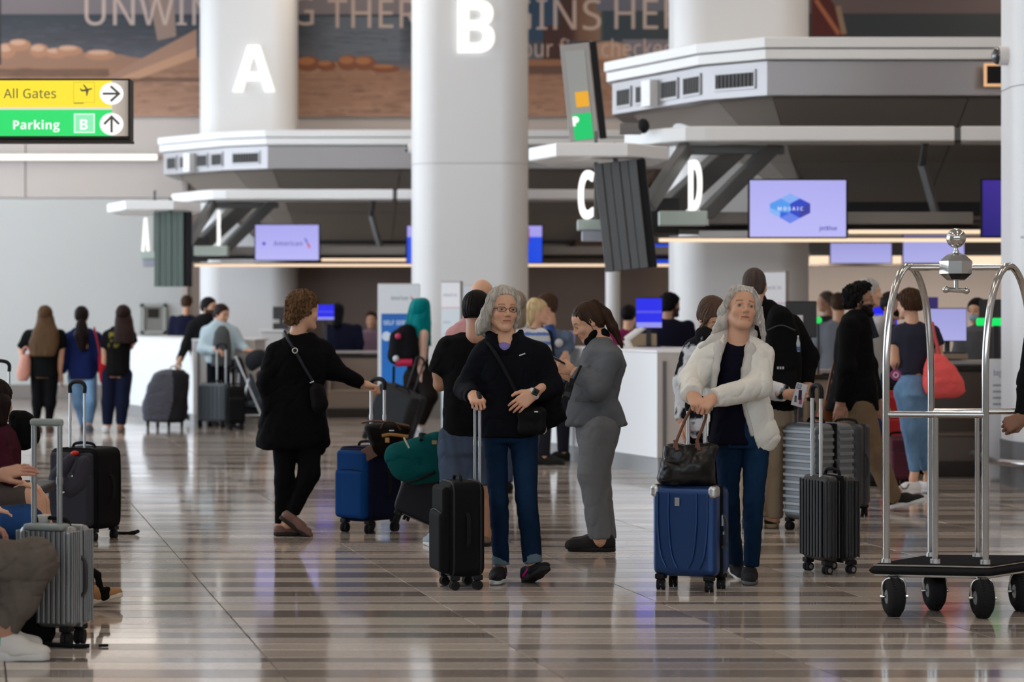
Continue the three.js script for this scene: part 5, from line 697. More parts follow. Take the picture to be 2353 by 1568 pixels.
softThing('neck_pillow', 'grey U-shaped travel neck pillow hanging on the charcoal suitcase', 'pillow', 165, 1085, 15.6, (f, q, t) => {
  const p = [[193, 1062, 0.04], [186, 1088, 0.046], [178, 1112, 0.05], [160, 1126, 0.05], [138, 1112, 0.05], [133, 1092, 0.047], [146, 1074, 0.043], [160, 1056, 0.035]]; for (let i = 0; i + 1 < p.length; i++) f.cap(q(p[i][0], p[i][1]), q(p[i + 1][0], p[i + 1][1]), p[i][2], p[i + 1][2], { k: 0.02 });
  strap(t, 'cord', [q(133, 1131, -0.05), q(140, 1133, -0.06), q(148, 1131, -0.055)], 0.006, mat.whiteWarm); obj('toggle', ball(0.012, q(166, 1096, -0.03).x, q(166, 1096, -0.03).y, 0.02), mat.steel, t);
}, cloth([0.042, 0.04, 0.052], 0.9), { fold: 0.003 });
softThing('luggage_tag', 'red luggage tag on the handle of the charcoal suitcase', 'tag', 172, 1042, 16.0, (f, q, t) => { f.ell(V(0, 0, 0), 0.028, 0.016, 0.05); strap(t, 'loop', [V(0.01, -0.01, 0), V(0.05, 0.012, 0), V(0.07, -0.01, -0.02)], 0.005, mat.blackMatt); }, cloth([0.5, 0.03, 0.02], 0.6), { fold: 0.002, cell: 0.006 });
softThing('luggage_tag', 'brown leather luggage tag on the large grey suitcase', 'tag', 1836, 986, 17.0, (f, q, t) => { f.cap(V(0.012, 0.03, 0), V(-0.012, -0.03, 0), 0.017, 0.02); strap(t, 'loop', [V(0.012, 0.04, 0), V(0.02, 0.075, -0.02), V(0.03, 0.06, -0.06)], 0.005, tanLeather); }, cloth([0.16, 0.11, 0.06], 0.6), { fold: 0.002, cell: 0.006 });
softThing('luggage_tag', 'small red ribbon on the black suitcase of the grey-haired woman', 'ribbon', 1083, 1106, 13.4, (f, q, t) => { f.cap(V(-0.012, 0.004, 0), V(0.014, 0, 0), 0.008, 0.006); obj('knot', ball(0.009, 0.002, 0.004, 0.004), redSoft, t); }, cloth([0.5, 0.05, 0.06], 0.6), { fold: 0.001, cell: 0.004 });
// stroller
{
  const d = 32.3, p = at(575, 0, d), t = thing('stroller', 'dark baby stroller pushed by the woman in the pale denim jacket', 'stroller', V(p.x, 0, p.z)), q = (x, y, dd = 0) => at(x, y, d + dd).sub(t.position), dk = cloth([0.018, 0.02, 0.024], 0.85);
  const mk = (n, fn, m, fold = 0.01) => { const f = new Field(0.04); f.fold = fold; fn(f); const e = new THREE.Mesh(meshField(f, 0.022), m); e.name = n; e.castShadow = true; t.add(e); return e; };
  mk('hood', (f) => { f.ell(q(592, 830), 0.17, 0.16, 0.2, { clip: [[0.5, -0.85, 0, 0.02 - 0.5 * 0.0 - 0.85 * q(592, 842).y + 0.5 * q(592, 842).x]] }); }, dk); mk('seat', (f) => { f.cap(q(548, 830), q(566, 905), 0.06, 0.09).cap(q(566, 905), q(604, 925), 0.10, 0.08).cap(q(580, 900, 0.1), q(612, 905, 0.1), 0.08, 0.06); }, cloth([0.03, 0.034, 0.042], 0.85)); mk('basket', (f) => { f.cap(q(556, 945), q(596, 948), 0.08, 0.07); }, dk); mk('blanket', (f) => { f.cap(q(575, 862, -0.1), q(596, 925, -0.12), 0.03, 0.05).cap(q(596, 925, -0.12), q(560, 930, -0.1), 0.05, 0.03); }, cloth([0.055, 0.07, 0.085], 0.9), 0.02);
  for (const z of [-0.22, 0.22]) { obj('frame', [bar(q(541, 818, z), q(606, 968, z), 0.014), bar(q(572, 870, z), q(548, 968, z), 0.014), bar(q(548, 955, z), q(606, 955, z), 0.012)], mat.alu, t); for (const x of [548, 606]) { const a = q(x, 968, z); obj('wheel', [cyl(0.075, 0.075, 0.035, a.x, 0.075, a.z, Math.PI / 2, 0, 0, 20)], mat.rubber, t); obj('hub', cyl(0.035, 0.035, 0.04, a.x, 0.075, a.z, Math.PI / 2), M([0.4, 0.38, 0.36], 0.5), t); } }
  obj('push_bar', bar(q(541, 818, -0.22), q(541, 818, 0.22), 0.016), mat.black, t);
}
// things on the floor by the seated people
softThing('backpack', 'black backpack lying on the floor behind the white sneaker', 'bag', 70, 1440, 11.0, (f, q, t) => { const g = at(0, 0, 11).y; f.cap(q(18, 1370), q(60, 1420), 0.07, 0.10, { k: 0.05 }).cap(q(60, 1430), q(88, 1462), 0.09, 0.06, { k: 0.05 }).cap(q(40, 1450), q(100, 1452), 0.065, 0.045, { k: 0.05 }); for (const c of f.pr) c.clip = [[0, -1, 0, at(70, 1440, 11).y]]; strap(t, 'strap', [q(96, 1478, -0.05), q(120, 1482, -0.1), q(150, 1484, -0.12), q(175, 1490, -0.14), q(205, 1492, -0.14)].map((v) => { v.y = Math.max(v.y, -t.position.y + 0.011); return v; }), 0.010, mat.blackMatt); const e = q(238, 1496, -0.1); obj('strap_end', box(0.045, 0.012, 0.015, e.x, -t.position.y + 0.008, e.z, 0.004), mat.blackMatt, t); obj('buckle', box(0.04, 0.06, 0.04, q(112, 1448).x, q(112, 1448).y, 0.02, 0.008), mat.black, t); }, cloth([0.005, 0.005, 0.0055], 0.85), { fold: 0.014 });
softThing('backpack', 'small black backpack standing behind the person in maroon', 'bag', 55, 990, 14.05, (f, q, t) => { f.cap(q(36, 960), q(52, 1000), 0.05, 0.075, { k: 0.04 }).cap(q(55, 970), q(60, 1012), 0.06, 0.055, { k: 0.04 }); strap(t, 'strap', [q(78, 965, -0.05), q(88, 990, -0.08), q(86, 1015, -0.06), q(70, 1024, -0.04)], 0.009, mat.blackMatt); }, cloth([0.0044, 0.0044, 0.0044], 0.85), { fold: 0.012 });
softThing('strap_end', 'black carry strap lying on the floor beside the charcoal suitcase', 'strap', 285, 1224, 16.5, (f, q, t) => { f.cap(V(-0.09, 0, 0), V(0.06, 0, 0), 0.011, 0.011).cap(V(0.06, 0, 0), V(0.095, 0.012, 0), 0.012, 0.014); obj('buckle', box(0.03, 0.014, 0.03, 0.09, 0.008, 0), mat.black, t); t.position.y = 0.011; }, cloth([0.0055, 0.0055, 0.0055], 0.8), { fold: 0.001, cell: 0.007 });
{ const d = 12.9, p = at(102, 1222, 11.0), t = thing('paper_cup', 'small cream cup standing on the silver suitcase', 'cup', V(p.x, 0.553, p.z)); obj('body', [new THREE.LatheGeometry([[0.0, 0], [0.024, 0], [0.030, 0.04], [0.0285, 0.04], [0.0, 0.035]].map(([x, y]) => new THREE.Vector2(x, y)), 24)], M([0.5, 0.47, 0.42], 0.6), t); obj('rim', moved(new THREE.TorusGeometry(0.0295, 0.0016, 8, 28), 0, 0.04, 0, Math.PI / 2), M([0.55, 0.52, 0.47], 0.5), t); }
// ------------------------------------------------------------ luggage cart
{
  const d0 = 12.08, y0 = 0.262, base = at(2200, 0, 12.2), t = thing('luggage_cart', 'chrome birdcage luggage cart with a black deck and ball finial', 'cart', V(base.x, 0, base.z)), q = (px, py, d) => at(px, py, d).sub(t.position), g = (px, d, y) => { const p = at(px, 0, d).sub(t.position); p.y = y; return p; };
  const FL = [2036, 12.1], FR = [2264, 12.03], RL = [2139, 12.42], FM = [2149, 12.07], RM = [2246, 12.4], RR = [2372, 12.36];
  const deck = [[2006, 12.06], [2262, 11.95], [2276, 11.96], [2420, 12.42], [2412, 12.47], [2150, 12.52], [2128, 12.5]].map(([px, d]) => { const p = g(px, d, 0); return [p.x, p.z]; });
  obj('deck', prism(inset(deck, 0.012), y0 - 0.012, y0, 0.003), cloth([0.012, 0.012, 0.014], 0.95), t); obj('deck_trim', prism(deck, y0 - 0.014, y0 - 0.004, 0.003), mat.chrome, t); obj('bumper', prism(inset(deck, -0.012), y0 - 0.052, y0 - 0.016, 0.014), mat.rubber, t); obj('deck_trim', prism(inset(deck, 0.004), y0 - 0.066, y0 - 0.052, 0.003), mat.chrome, t);
  const arch = (a, b, top) => { const A = g(...a, y0), B = g(...b, y0), n = 40, pts = [A.clone()], yS = 1.18, yT = top; for (let i = 0; i <= n; i++) { const u = i / n * Math.PI, m = A.clone().lerp(B, (1 - Math.cos(u)) / 2); m.y = yS + (yT - yS) * Math.pow(Math.sin(u), 0.9); pts.push(m); } pts.push(B.clone()); const c = new THREE.CurvePath(); pts.forEach((p, i) => { if (i) c.add(new THREE.LineCurve3(pts[i - 1], p)); }); return obj('arch', tube([A, A.clone().setY(0.5), A.clone().setY(0.9), ...pts.slice(1, -1), B.clone().setY(0.9), B.clone().setY(0.5), B], 0.0185, 180, 14), mat.chrome, t); };
  const top = EY + (HY - 612) * 12.2 / F; arch(FL, RL, top); arch(FR, RR, top);
  const c0 = g(2090, 12.26, top - 0.006), c1 = g(2320, 12.2, top - 0.006), cm = g(2197, 12.23, top - 0.004); obj('top_bar', bar(c0, c1, 0.0165), mat.chrome, t);
  // centre piece: faceted hub, ball, hanging hook
  const lathe = (pts, n) => new THREE.LatheGeometry(pts.map(([x, y]) => new THREE.Vector2(x, y)), n);
  { const hb = lathe([[0, -0.068], [0.046, -0.068], [0.052, -0.064], [0.088, -0.034], [0.088, 0.030], [0.054, 0.060], [0.024, 0.072], [0, 0.072]], 8).toNonIndexed(); hb.computeVertexNormals(); hb.rotateY(0.15); hb.translate(cm.x, cm.y, cm.z); const hm = obj('hub', hb, mat.chrome, t); obj('finial', [lathe([[0, 0.06], [0.022, 0.062], [0.012, 0.085], [0.009, 0.098], [0.016, 0.108], [0.02, 0.112]], 28).translate(cm.x, cm.y, cm.z), ball(0.050, cm.x, cm.y + 0.148, cm.z, 1, 1, 1, 36)], mat.chrome, t); obj('hook', [bar(V(cm.x, cm.y - 0.05, cm.z), V(cm.x, cm.y - 0.122, cm.z), 0.011), bar(V(cm.x - 0.055, cm.y - 0.115, cm.z + 0.02), V(cm.x + 0.055, cm.y - 0.121, cm.z - 0.02), 0.013), ball(0.018, cm.x - 0.056, cm.y - 0.115, cm.z + 0.02), ball(0.018, cm.x + 0.056, cm.y - 0.121, cm.z - 0.02)], mat.chrome, t); }
  const yR = EY + (HY - 953) * 12.07 / F; obj('rail', [bar(g(FL[0], FL[1], yR), g(FR[0], FR[1], yR), 0.0165)], mat.chrome, t); const yB = EY + (HY - 946) * 12.4 / F; obj('rail', [bar(g(RL[0], RL[1], yB), g(RR[0] + 60, RR[1] + 0.06, yB), 0.0165)], mat.chrome, t);
  obj('post', bar(g(FM[0], FM[1], y0), g(FM[0], FM[1], yR), 0.0165), mat.chrome, t); obj('post', bar(g(RM[0], RM[1], y0), g(RM[0], RM[1], yB), 0.0135), mat.chrome, t);
  for (const [px, d] of [FL, FR, RL, FM, RM, RR]) { const p = g(px, d, 0); obj('socket', cyl(0.026, 0.028, 0.02, p.x, y0 + 0.01, p.z), mat.chrome, t); }
  // wheels
  for (const [px, d] of [[2053, 12.0], [2257, 11.95], [2147, 12.28], [2346, 12.24]]) {
    const p = g(px, d, 0), R = 0.101, fk = obj('wheel_fork', [tube([V(p.x - 0.054, R, p.z), V(p.x - 0.054, R + 0.06, p.z), V(p.x - 0.040, y0 - 0.075, p.z), V(p.x, y0 - 0.067, p.z), V(p.x + 0.044, y0 - 0.075, p.z), V(p.x + 0.058, R + 0.06, p.z), V(p.x + 0.058, R, p.z)], 0.006, 40, 8), cyl(0.007, 0.007, 0.13, p.x + 0.002, R, p.z, 0, 0, Math.PI / 2), cyl(0.011, 0.011, 0.012, p.x + 0.066, R, p.z, 0, 0, Math.PI / 2, 6), cyl(0.009, 0.009, 0.012, p.x - 0.062, R, p.z, 0, 0, Math.PI / 2, 6), cyl(0.03, 0.03, 0.012, p.x, y0 - 0.068, p.z)], mat.chrome, t);
    const tg = [moved(new THREE.TorusGeometry(R - 0.042, 0.042, 18, 48).scale(1, 1, 1.08), 0, 0, 0)]; for (let i = 0; i < 40; i++) { const a = i / 40 * 6.2832; for (const s of [-1, 1]) tg.push(box(0.006, 0.006, 0.022, Math.cos(a + s * 0.04) * (R - 0.0022), Math.sin(a + s * 0.04) * (R - 0.0022), s * 0.0125, 0.0, 0, 0, a)); }
    const ty = mergeGeometries(tg.map((x) => (x.index ? x.toNonIndexed() : x))); ty.rotateY(Math.PI / 2 + 0.14); ty.translate(p.x, R, p.z); obj('tyre', ty, mat.rubber, fk); const hb = cyl(0.036, 0.036, 0.072, 0, 0, 0, Math.PI / 2, 0, 0, 24); hb.rotateY(Math.PI / 2 + 0.14); hb.translate(p.x, R, p.z); obj('rim', hb, M([0.35, 0.34, 0.33], 0.4, 0.6), fk);
  }
}
// ------------------------------------------------------------ people
const hairMat = (c, r = 0.55) => cloth(c, r);
const grain = (a, fx = 30, fy = 8) => (x, y, z) => { const v = 1 + a * ns(x * fx, y * fy, z * fx) + a * 0.6 * ns(x * 90, y * 90, z * 90); return [v, v, v]; };
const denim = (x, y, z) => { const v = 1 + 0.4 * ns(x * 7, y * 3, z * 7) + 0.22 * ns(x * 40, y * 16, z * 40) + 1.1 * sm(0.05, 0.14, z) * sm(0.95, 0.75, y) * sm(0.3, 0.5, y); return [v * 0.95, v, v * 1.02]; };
const cBlack = [0.005, 0.005, 0.006], cNavy = [0.009, 0.010, 0.020], sole = M([0.55, 0.54, 0.52], 0.6), blackSole = M([0.012, 0.012, 0.012], 0.7);
const jeansDark = [0.0048, 0.0145, 0.035], jeansLight = [0.13, 0.22, 0.34];

{ // woman in the black fleece
  const f = new Fig('grey-haired woman in glasses and a black fleece pulling a black suitcase', 1165, 13.55, { skin: 'fair' });
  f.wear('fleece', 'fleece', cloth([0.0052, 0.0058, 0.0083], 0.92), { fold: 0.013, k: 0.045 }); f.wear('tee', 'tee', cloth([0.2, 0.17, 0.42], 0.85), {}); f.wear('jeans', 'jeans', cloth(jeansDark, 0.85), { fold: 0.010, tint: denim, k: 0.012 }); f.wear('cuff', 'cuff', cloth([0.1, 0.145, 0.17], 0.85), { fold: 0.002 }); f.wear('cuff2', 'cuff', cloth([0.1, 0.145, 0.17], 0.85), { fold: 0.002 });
  f.torso('fleece', [[1004, 1100, 1238, 0.135], [960, 1097, 1240, 0.14], [900, 1101, 1236, 0.13], [850, 1099, 1241, 0.13], [812, 1096, 1248, 0.115], [788, 1110, 1236, 0.09], [766, 1128, 1196, 0.062]]);
  f.limb('fleece', [[1112, 812, 0.0, 0.068], [1068, 893, 0.02, 0.060], [1088, 911, -0.22, 0.047]]); f.limb('fleece', [[1238, 815, 0, 0.070], [1272, 893, 0.0, 0.058], [1230, 905, -0.19, 0.044]]);
  f.limb('fleece', [[1122, 766, 0.01, 0.020], [1126, 782, -0.06, 0.021], [1148, 806, -0.11, 0.018]], { skin: false, k: 0.012, cut: false }); f.limb('fleece', [[1198, 764, 0.01, 0.020], [1192, 780, -0.06, 0.021], [1166, 806, -0.11, 0.018]], { skin: false, k: 0.012, cut: false });
  f.g.fleece.ell(f.q(1159, 776, -0.10), 0.048, 0.075, 0.075, { sub: 1, k: 0.012 }); f.g.fleece.cap(f.q(1160, 745), f.q(1160, 780, -0.02), 0.055, 0.055, { sub: 1, k: 0.01 });
  f.g.tee.ell(f.q(1158, 806, -0.05), 0.06, 0.052, 0.055); f.g.tee.cap(f.q(1160, 760), f.q(1160, 788), 0.05, 0.05, { sub: 1, k: 0.01 }); f.skin([[1160, 765, 0.01, 0.055], [1160, 800, 0, 0.075]]);
  f.limb('jeans', [[1137, 995, 0, 0.072], [1147, 1150, -0.03, 0.055], [1151, 1292, 0.02, 0.047]]); f.limb('jeans', [[1204, 995, 0, 0.083], [1208, 1140, -0.04, 0.063], [1224, 1290, -0.06, 0.051]]); f.torso('jeans', [[1018, 1110, 1236, 0.09], [985, 1108, 1236, 0.12], [955, 1106, 1236, 0.12]], { inset: 0.02 });
  f.limb('cuff', [[1150, 1283, 0.02, 0.049], [1151, 1299, 0.02, 0.049]], { skin: false }); f.limb('cuff2', [[1223, 1278, -0.06, 0.053], [1225, 1294, -0.06, 0.054]], { skin: false });
  const gh = hairMat([0.40, 0.375, 0.325], 0.42);
  f.head(1155, 712, 0, { yaw: 17, pitch: 2, roll: -2, s: 1.04, old: 1, gaze: [0.25, 0.02, 1], iris: [0.035, 0.03, 0.028], brow: [0.45, 0.38, 0.33], glasses: M([0.03, 0.018, 0.015], 0.3), hair: { kind: 'long', mat: gh, thick: 0.012, line: 0.085, strand: 0.0022, strands: 34, locks: [[[0.0, 0.112, 0.0, 0.016], [-0.045, 0.100, 0.030, 0.018], [-0.070, 0.062, 0.042, 0.020], [-0.083, 0.015, 0.026, 0.024], [-0.094, -0.04, 0.0, 0.030], [-0.108, -0.085, -0.015, 0.034], [-0.124, -0.128, -0.025, 0.018]], [[0.0, 0.112, 0.0, 0.016], [0.045, 0.100, 0.034, 0.016], [0.067, 0.060, 0.044, 0.015], [0.075, 0.01, 0.03, 0.015], [0.078, -0.04, 0.012, 0.017], [0.076, -0.085, 0.004, 0.010]], [[-0.05, -0.02, -0.08, 0.05], [-0.07, -0.11, -0.06, 0.04]], [[0.05, -0.02, -0.08, 0.05], [0.06, -0.10, -0.06, 0.035]]] } });
  f.hand(-1, [1090, 910, -0.22], [0.22, -0.38, 0.9], [0.1, -0.9, -0.4], 'grip', 1.04); f.hand(1, [1226, 905, -0.22], [-0.75, -0.55, 0.25], [-0.1, -0.25, -1], 'relaxed', 1.03);
  const shp = M([0.013, 0.013, 0.017], 0.7), sc = cloth([1.0, 1.0, 1.0], 0.7), st = (x, y, z) => (Math.abs(y - 0.045 - 0.25 * (z - 0.02)) < 0.007 && z > -0.02 && z < 0.06 && Math.abs(x) > 0.02 ? [0.6, 0.01, 0.2] : [0.014, 0.014, 0.018]);
  f.shoe('shoe', 1147, 0, 0.04, -6, { mat: sc, tint: st, soleMat: sole, sole: 0.026, laces: M([0.5, 0.06, 0.2], 0.6) }); f.shoe('shoe', 1222, 0, -0.02, 32, { mat: sc, tint: st, soleMat: M([0.02, 0.02, 0.022], 0.7), sole: 0.03, pitch: -24, lift: 0.012, laces: M([0.03, 0.03, 0.035], 0.6) });
  const w = f.q(1227, 905, -0.225); const wb = moved(new THREE.TorusGeometry(0.029, 0.008, 10, 30), 0, 0, 0); wb.scale(1, 1, 1.6); wb.applyQuaternion(new THREE.Quaternion().setFromUnitVectors(V(0, 0, 1), V(-0.8, -0.5, 0.2).normalize())); wb.translate(w.x, w.y, w.z); f.bit('watch', wb, M([0.62, 0.55, 0.53], 0.5), [['watch_face', moved(new RoundedBoxGeometry(0.036, 0.04, 0.012, 2, 0.005), w.x + 0.008, w.y + 0.010, w.z + 0.03, 0.0, 0.2, -0.5), M([0.01, 0.01, 0.012], 0.1)]]);
  f.bit('logo', box(0.036, 0.007, 0.004, f.q(1200, 815, -0.118).x, f.q(1200, 815, -0.118).y, 0.126, 0.001, 0, 0, 0.35), M([0.55, 0.55, 0.55], 0.5)); f.bit('earring', ball(0.004, f.q(1130, 742, -0.02).x, f.q(1130, 742).y, 0.03), mat.steel);
  f.finish();
  softThing('jacket', 'black jacket draped over the forearm of the woman in the fleece', 'jacket', 1262, 930, 13.55, (g, q, t) => { g.loft([[988, 1236, 1262, 0.04], [978, 1232, 1288, 0.05], [962, 1232, 1304, 0.06], [930, 1236, 1290, 0.065], [895, 1244, 1284, 0.07], [868, 1250, 1276, 0.06]].map(([py, a, b, rz]) => { const u = q(a, py, 0.03), v = q(b, py, 0.03); return { y: u.y, x: (u.x + v.x) / 2, z: u.z + 0.02, rx: (v.x - u.x) / 2, rz }; }), { pw: 2.2, round: 0.03 }); strap(t, 'cord', [q(1252, 975, -0.1), q(1255, 990, -0.1), q(1249, 998, -0.1)], 0.004, M([0.4, 0.38, 0.35])); }, cloth([0.0044, 0.0044, 0.005], 0.9), { fold: 0.02 });
  softThing('shoulder_bag', 'small black crossbody bag at the hip of the woman in the fleece', 'bag', 1222, 960, 13.36, (g, q, t) => { g.cap(q(1203, 950), q(1240, 952), 0.035, 0.035, { k: 0.03 }).cap(q(1204, 985), q(1240, 985), 0.035, 0.035, { k: 0.03 }).cap(q(1204, 950), q(1204, 985), 0.03, 0.03).cap(q(1240, 950), q(1240, 985), 0.03, 0.03); obj('clasp', box(0.022, 0.008, 0.006, q(1232, 946).x, q(1232, 946).y, 0.038, 0.002), M([0.6, 0.58, 0.5], 0.3, 0.8), t); strap(t, 'strap', [q(1120, 786, 0.10), q(1140, 815, 0.05), q(1175, 880, 0.035), q(1200, 935, 0.03)], 0.010, mat.blackMatt); }, cloth([0.0066, 0.0066, 0.0072], 0.7), { fold: 0.006 });
}
{ // woman in the white jacket
  const f = new Fig('long-haired woman in an open white jacket leaning on the navy suitcase', 1700, 13.52, { skin: 'fair' });
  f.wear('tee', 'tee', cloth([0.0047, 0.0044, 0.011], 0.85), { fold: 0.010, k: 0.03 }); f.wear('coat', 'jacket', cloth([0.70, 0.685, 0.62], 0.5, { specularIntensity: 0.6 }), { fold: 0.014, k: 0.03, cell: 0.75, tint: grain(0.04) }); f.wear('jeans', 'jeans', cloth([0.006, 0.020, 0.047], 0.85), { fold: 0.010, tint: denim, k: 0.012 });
  f.torso('tee', [[1022, 1628, 1735, 0.125], [960, 1634, 1724, 0.135], [900, 1640, 1722, 0.13], [850, 1645, 1724, 0.125], [815, 1648, 1728, 0.105], [795, 1660, 1724, 0.085], [780, 1672, 1716, 0.06]]);
  f.g.tee.ell(f.q(1695, 768, -0.06), 0.072, 0.072, 0.11, { sub: 1, k: 0.01 }); f.skin([[1696, 770, 0.01, 0.058], [1694, 800, 0.0, 0.078]]);
  f.torso('coat', [[1036, 1626, 1782, 0.125, 0.04], [1005, 1624, 1796, 0.14, 0.03], [955, 1624, 1778, 0.145, 0.02], [900, 1622, 1764, 0.145], [850, 1614, 1766, 0.145], [815, 1607, 1764, 0.13], [790, 1622, 1750, 0.11, 0.01], [770, 1650, 1736, 0.08, 0.02]], { skin: false });
  f.limb('coat', [[1628, 815, 0.0, 0.082], [1590, 874, -0.10, 0.074], [1590, 907, -0.36, 0.054]], { inset: 0.03 }); f.limb('coat', [[1746, 818, 0.0, 0.082], [1742, 888, -0.14, 0.072], [1640, 916, -0.37, 0.052]], { inset: 0.03 });
  const op = (py) => { const A = [[760, 1668, 1722], [800, 1657, 1716], [850, 1645, 1711], [900, 1637, 1702], [950, 1632, 1704], [1000, 1627, 1726], [1040, 1622, 1742]]; let i = 0; while (i < A.length - 2 && py > A[i + 1][0]) i++; const t = clamp((py - A[i][0]) / (A[i + 1][0] - A[i][0]), 0, 1); return [mix(A[i][1], A[i + 1][1], t), mix(A[i][2], A[i + 1][2], t)]; };
  const k = f.d / F, ox = f.origin.x; f.g.coat.post = (d, x, y, z) => { if (z < -0.03 || z > 0.20) return d; const py = HY + (EY - y) / k, [a, b] = op(py), xa = (a - CX) * k - ox, xb = (b - CX) * k - ox; const inArm = z > 0.15 ? 1 : 0; if (inArm) return d; const e = Math.min(x - xa, xb - x); return e > 0 && y > 0.78 ? Math.max(d, Math.min(e, z + 0.03)) : Math.max(d, Math.min(e, z + 0.03)); };
  f.wear('lapel', 'lapel', cloth([0.54, 0.52, 0.475], 0.7), { fold: 0.006, k: 0.02, parent: 'coat' });
  f.limb('lapel', [[1668, 770, 0.03, 0.024], [1652, 800, -0.09, 0.026], [1644, 850, -0.13, 0.020], [1634, 940, -0.13, 0.016]], { skin: false, cut: false }); f.limb('lapel', [[1726, 772, 0.03, 0.026], [1724, 805, -0.08, 0.032], [1715, 850, -0.13, 0.026], [1702, 900, -0.14, 0.016], [1728, 1000, -0.12, 0.012]], { skin: false, cut: false }); f.limb('lapel', [[1612, 800, -0.04, 0.022], [1640, 782, -0.03, 0.032], [1668, 768, 0.02, 0.028]], { skin: false, cut: false }); f.limb('lapel', [[1668, 766, 0.06, 0.03], [1700, 762, 0.08, 0.032], [1730, 768, 0.06, 0.03]], { skin: false, cut: false });
  f.limb('jeans', [[1675, 1012, 0.02, 0.078], [1676, 1150, 0.06, 0.056], [1690, 1290, 0.28, 0.044]]); f.limb('jeans', [[1738, 1012, 0, 0.080], [1731, 1150, -0.02, 0.060], [1726, 1300, 0.02, 0.042]]); f.torso('jeans', [[1030, 1646, 1768, 0.09], [1000, 1642, 1768, 0.115], [960, 1644, 1740, 0.115]]);
  const gh = hairMat([0.46, 0.43, 0.39], 0.42);
  f.head(1702, 712, 0, { yaw: 12, pitch: 15, roll: -6, s: 1.08, old: 1, gaze: [0.05, 0.15, 1], iris: [0.035, 0.035, 0.04], brow: [0.38, 0.31, 0.27], hair: { kind: 'long', mat: gh, thick: 0.011, line: 0.088, strand: 0.002, strands: 30, locks: [[[0.0, 0.112, 0.0, 0.015], [-0.045, 0.100, 0.034, 0.017], [-0.072, 0.060, 0.040, 0.019], [-0.086, 0.01, 0.005, 0.016], [-0.092, -0.03, -0.01, 0.012]], [[0.0, 0.112, 0.0, 0.015], [0.045, 0.098, 0.036, 0.016], [0.072, 0.052, 0.044, 0.017], [0.084, -0.01, 0.022, 0.019], [0.090, -0.06, 0.01, 0.018]], [[-0.05, 0.0, -0.08, 0.05], [-0.05, -0.10, -0.08, 0.035]], [[0.05, 0.0, -0.08, 0.05], [0.06, -0.10, -0.08, 0.035]]] } });
  f.hang([[1672, 716, 0.0, 0.026], [1660, 738, 0.0, 0.028], [1646, 758, 0.01, 0.020], [1634, 774, 0.0, 0.006]]); f.hang([[1676, 725, 0.03, 0.03], [1664, 750, 0.03, 0.024], [1652, 772, 0.03, 0.008]]); f.hang([[1742, 705, 0.02, 0.022], [1748, 738, 0.02, 0.018], [1754, 768, 0.02, 0.012], [1755, 792, 0.02, 0.004]]);
  f.hand(-1, [1590, 908, -0.36], [0.30, -0.55, 0.75], [0.1, -0.8, -0.6], 'grip', 1.06); f.hand(1, [1636, 917, -0.38], [-0.62, -0.45, 0.62], [-0.1, -0.8, -0.6], 'grip', 1.06);
  const bs = M([0.012, 0.012, 0.013], 0.75); f.shoe('shoe', 1722, 0, 0.05, -4, { mat: bs, soleMat: M([0.1, 0.1, 0.1], 0.7), laces: mat.darkGrey, len: 1.0 }); f.shoe('shoe', 1688, 0, 0.36, 12, { mat: bs, soleMat: sole, pitch: 14, lift: 0.03, len: 1.0 });
  f.bit('earring', ball(0.005, f.q(1672, 736, -0.01).x, f.q(1672, 736).y, 0.03), mat.steel); f.finish();
}
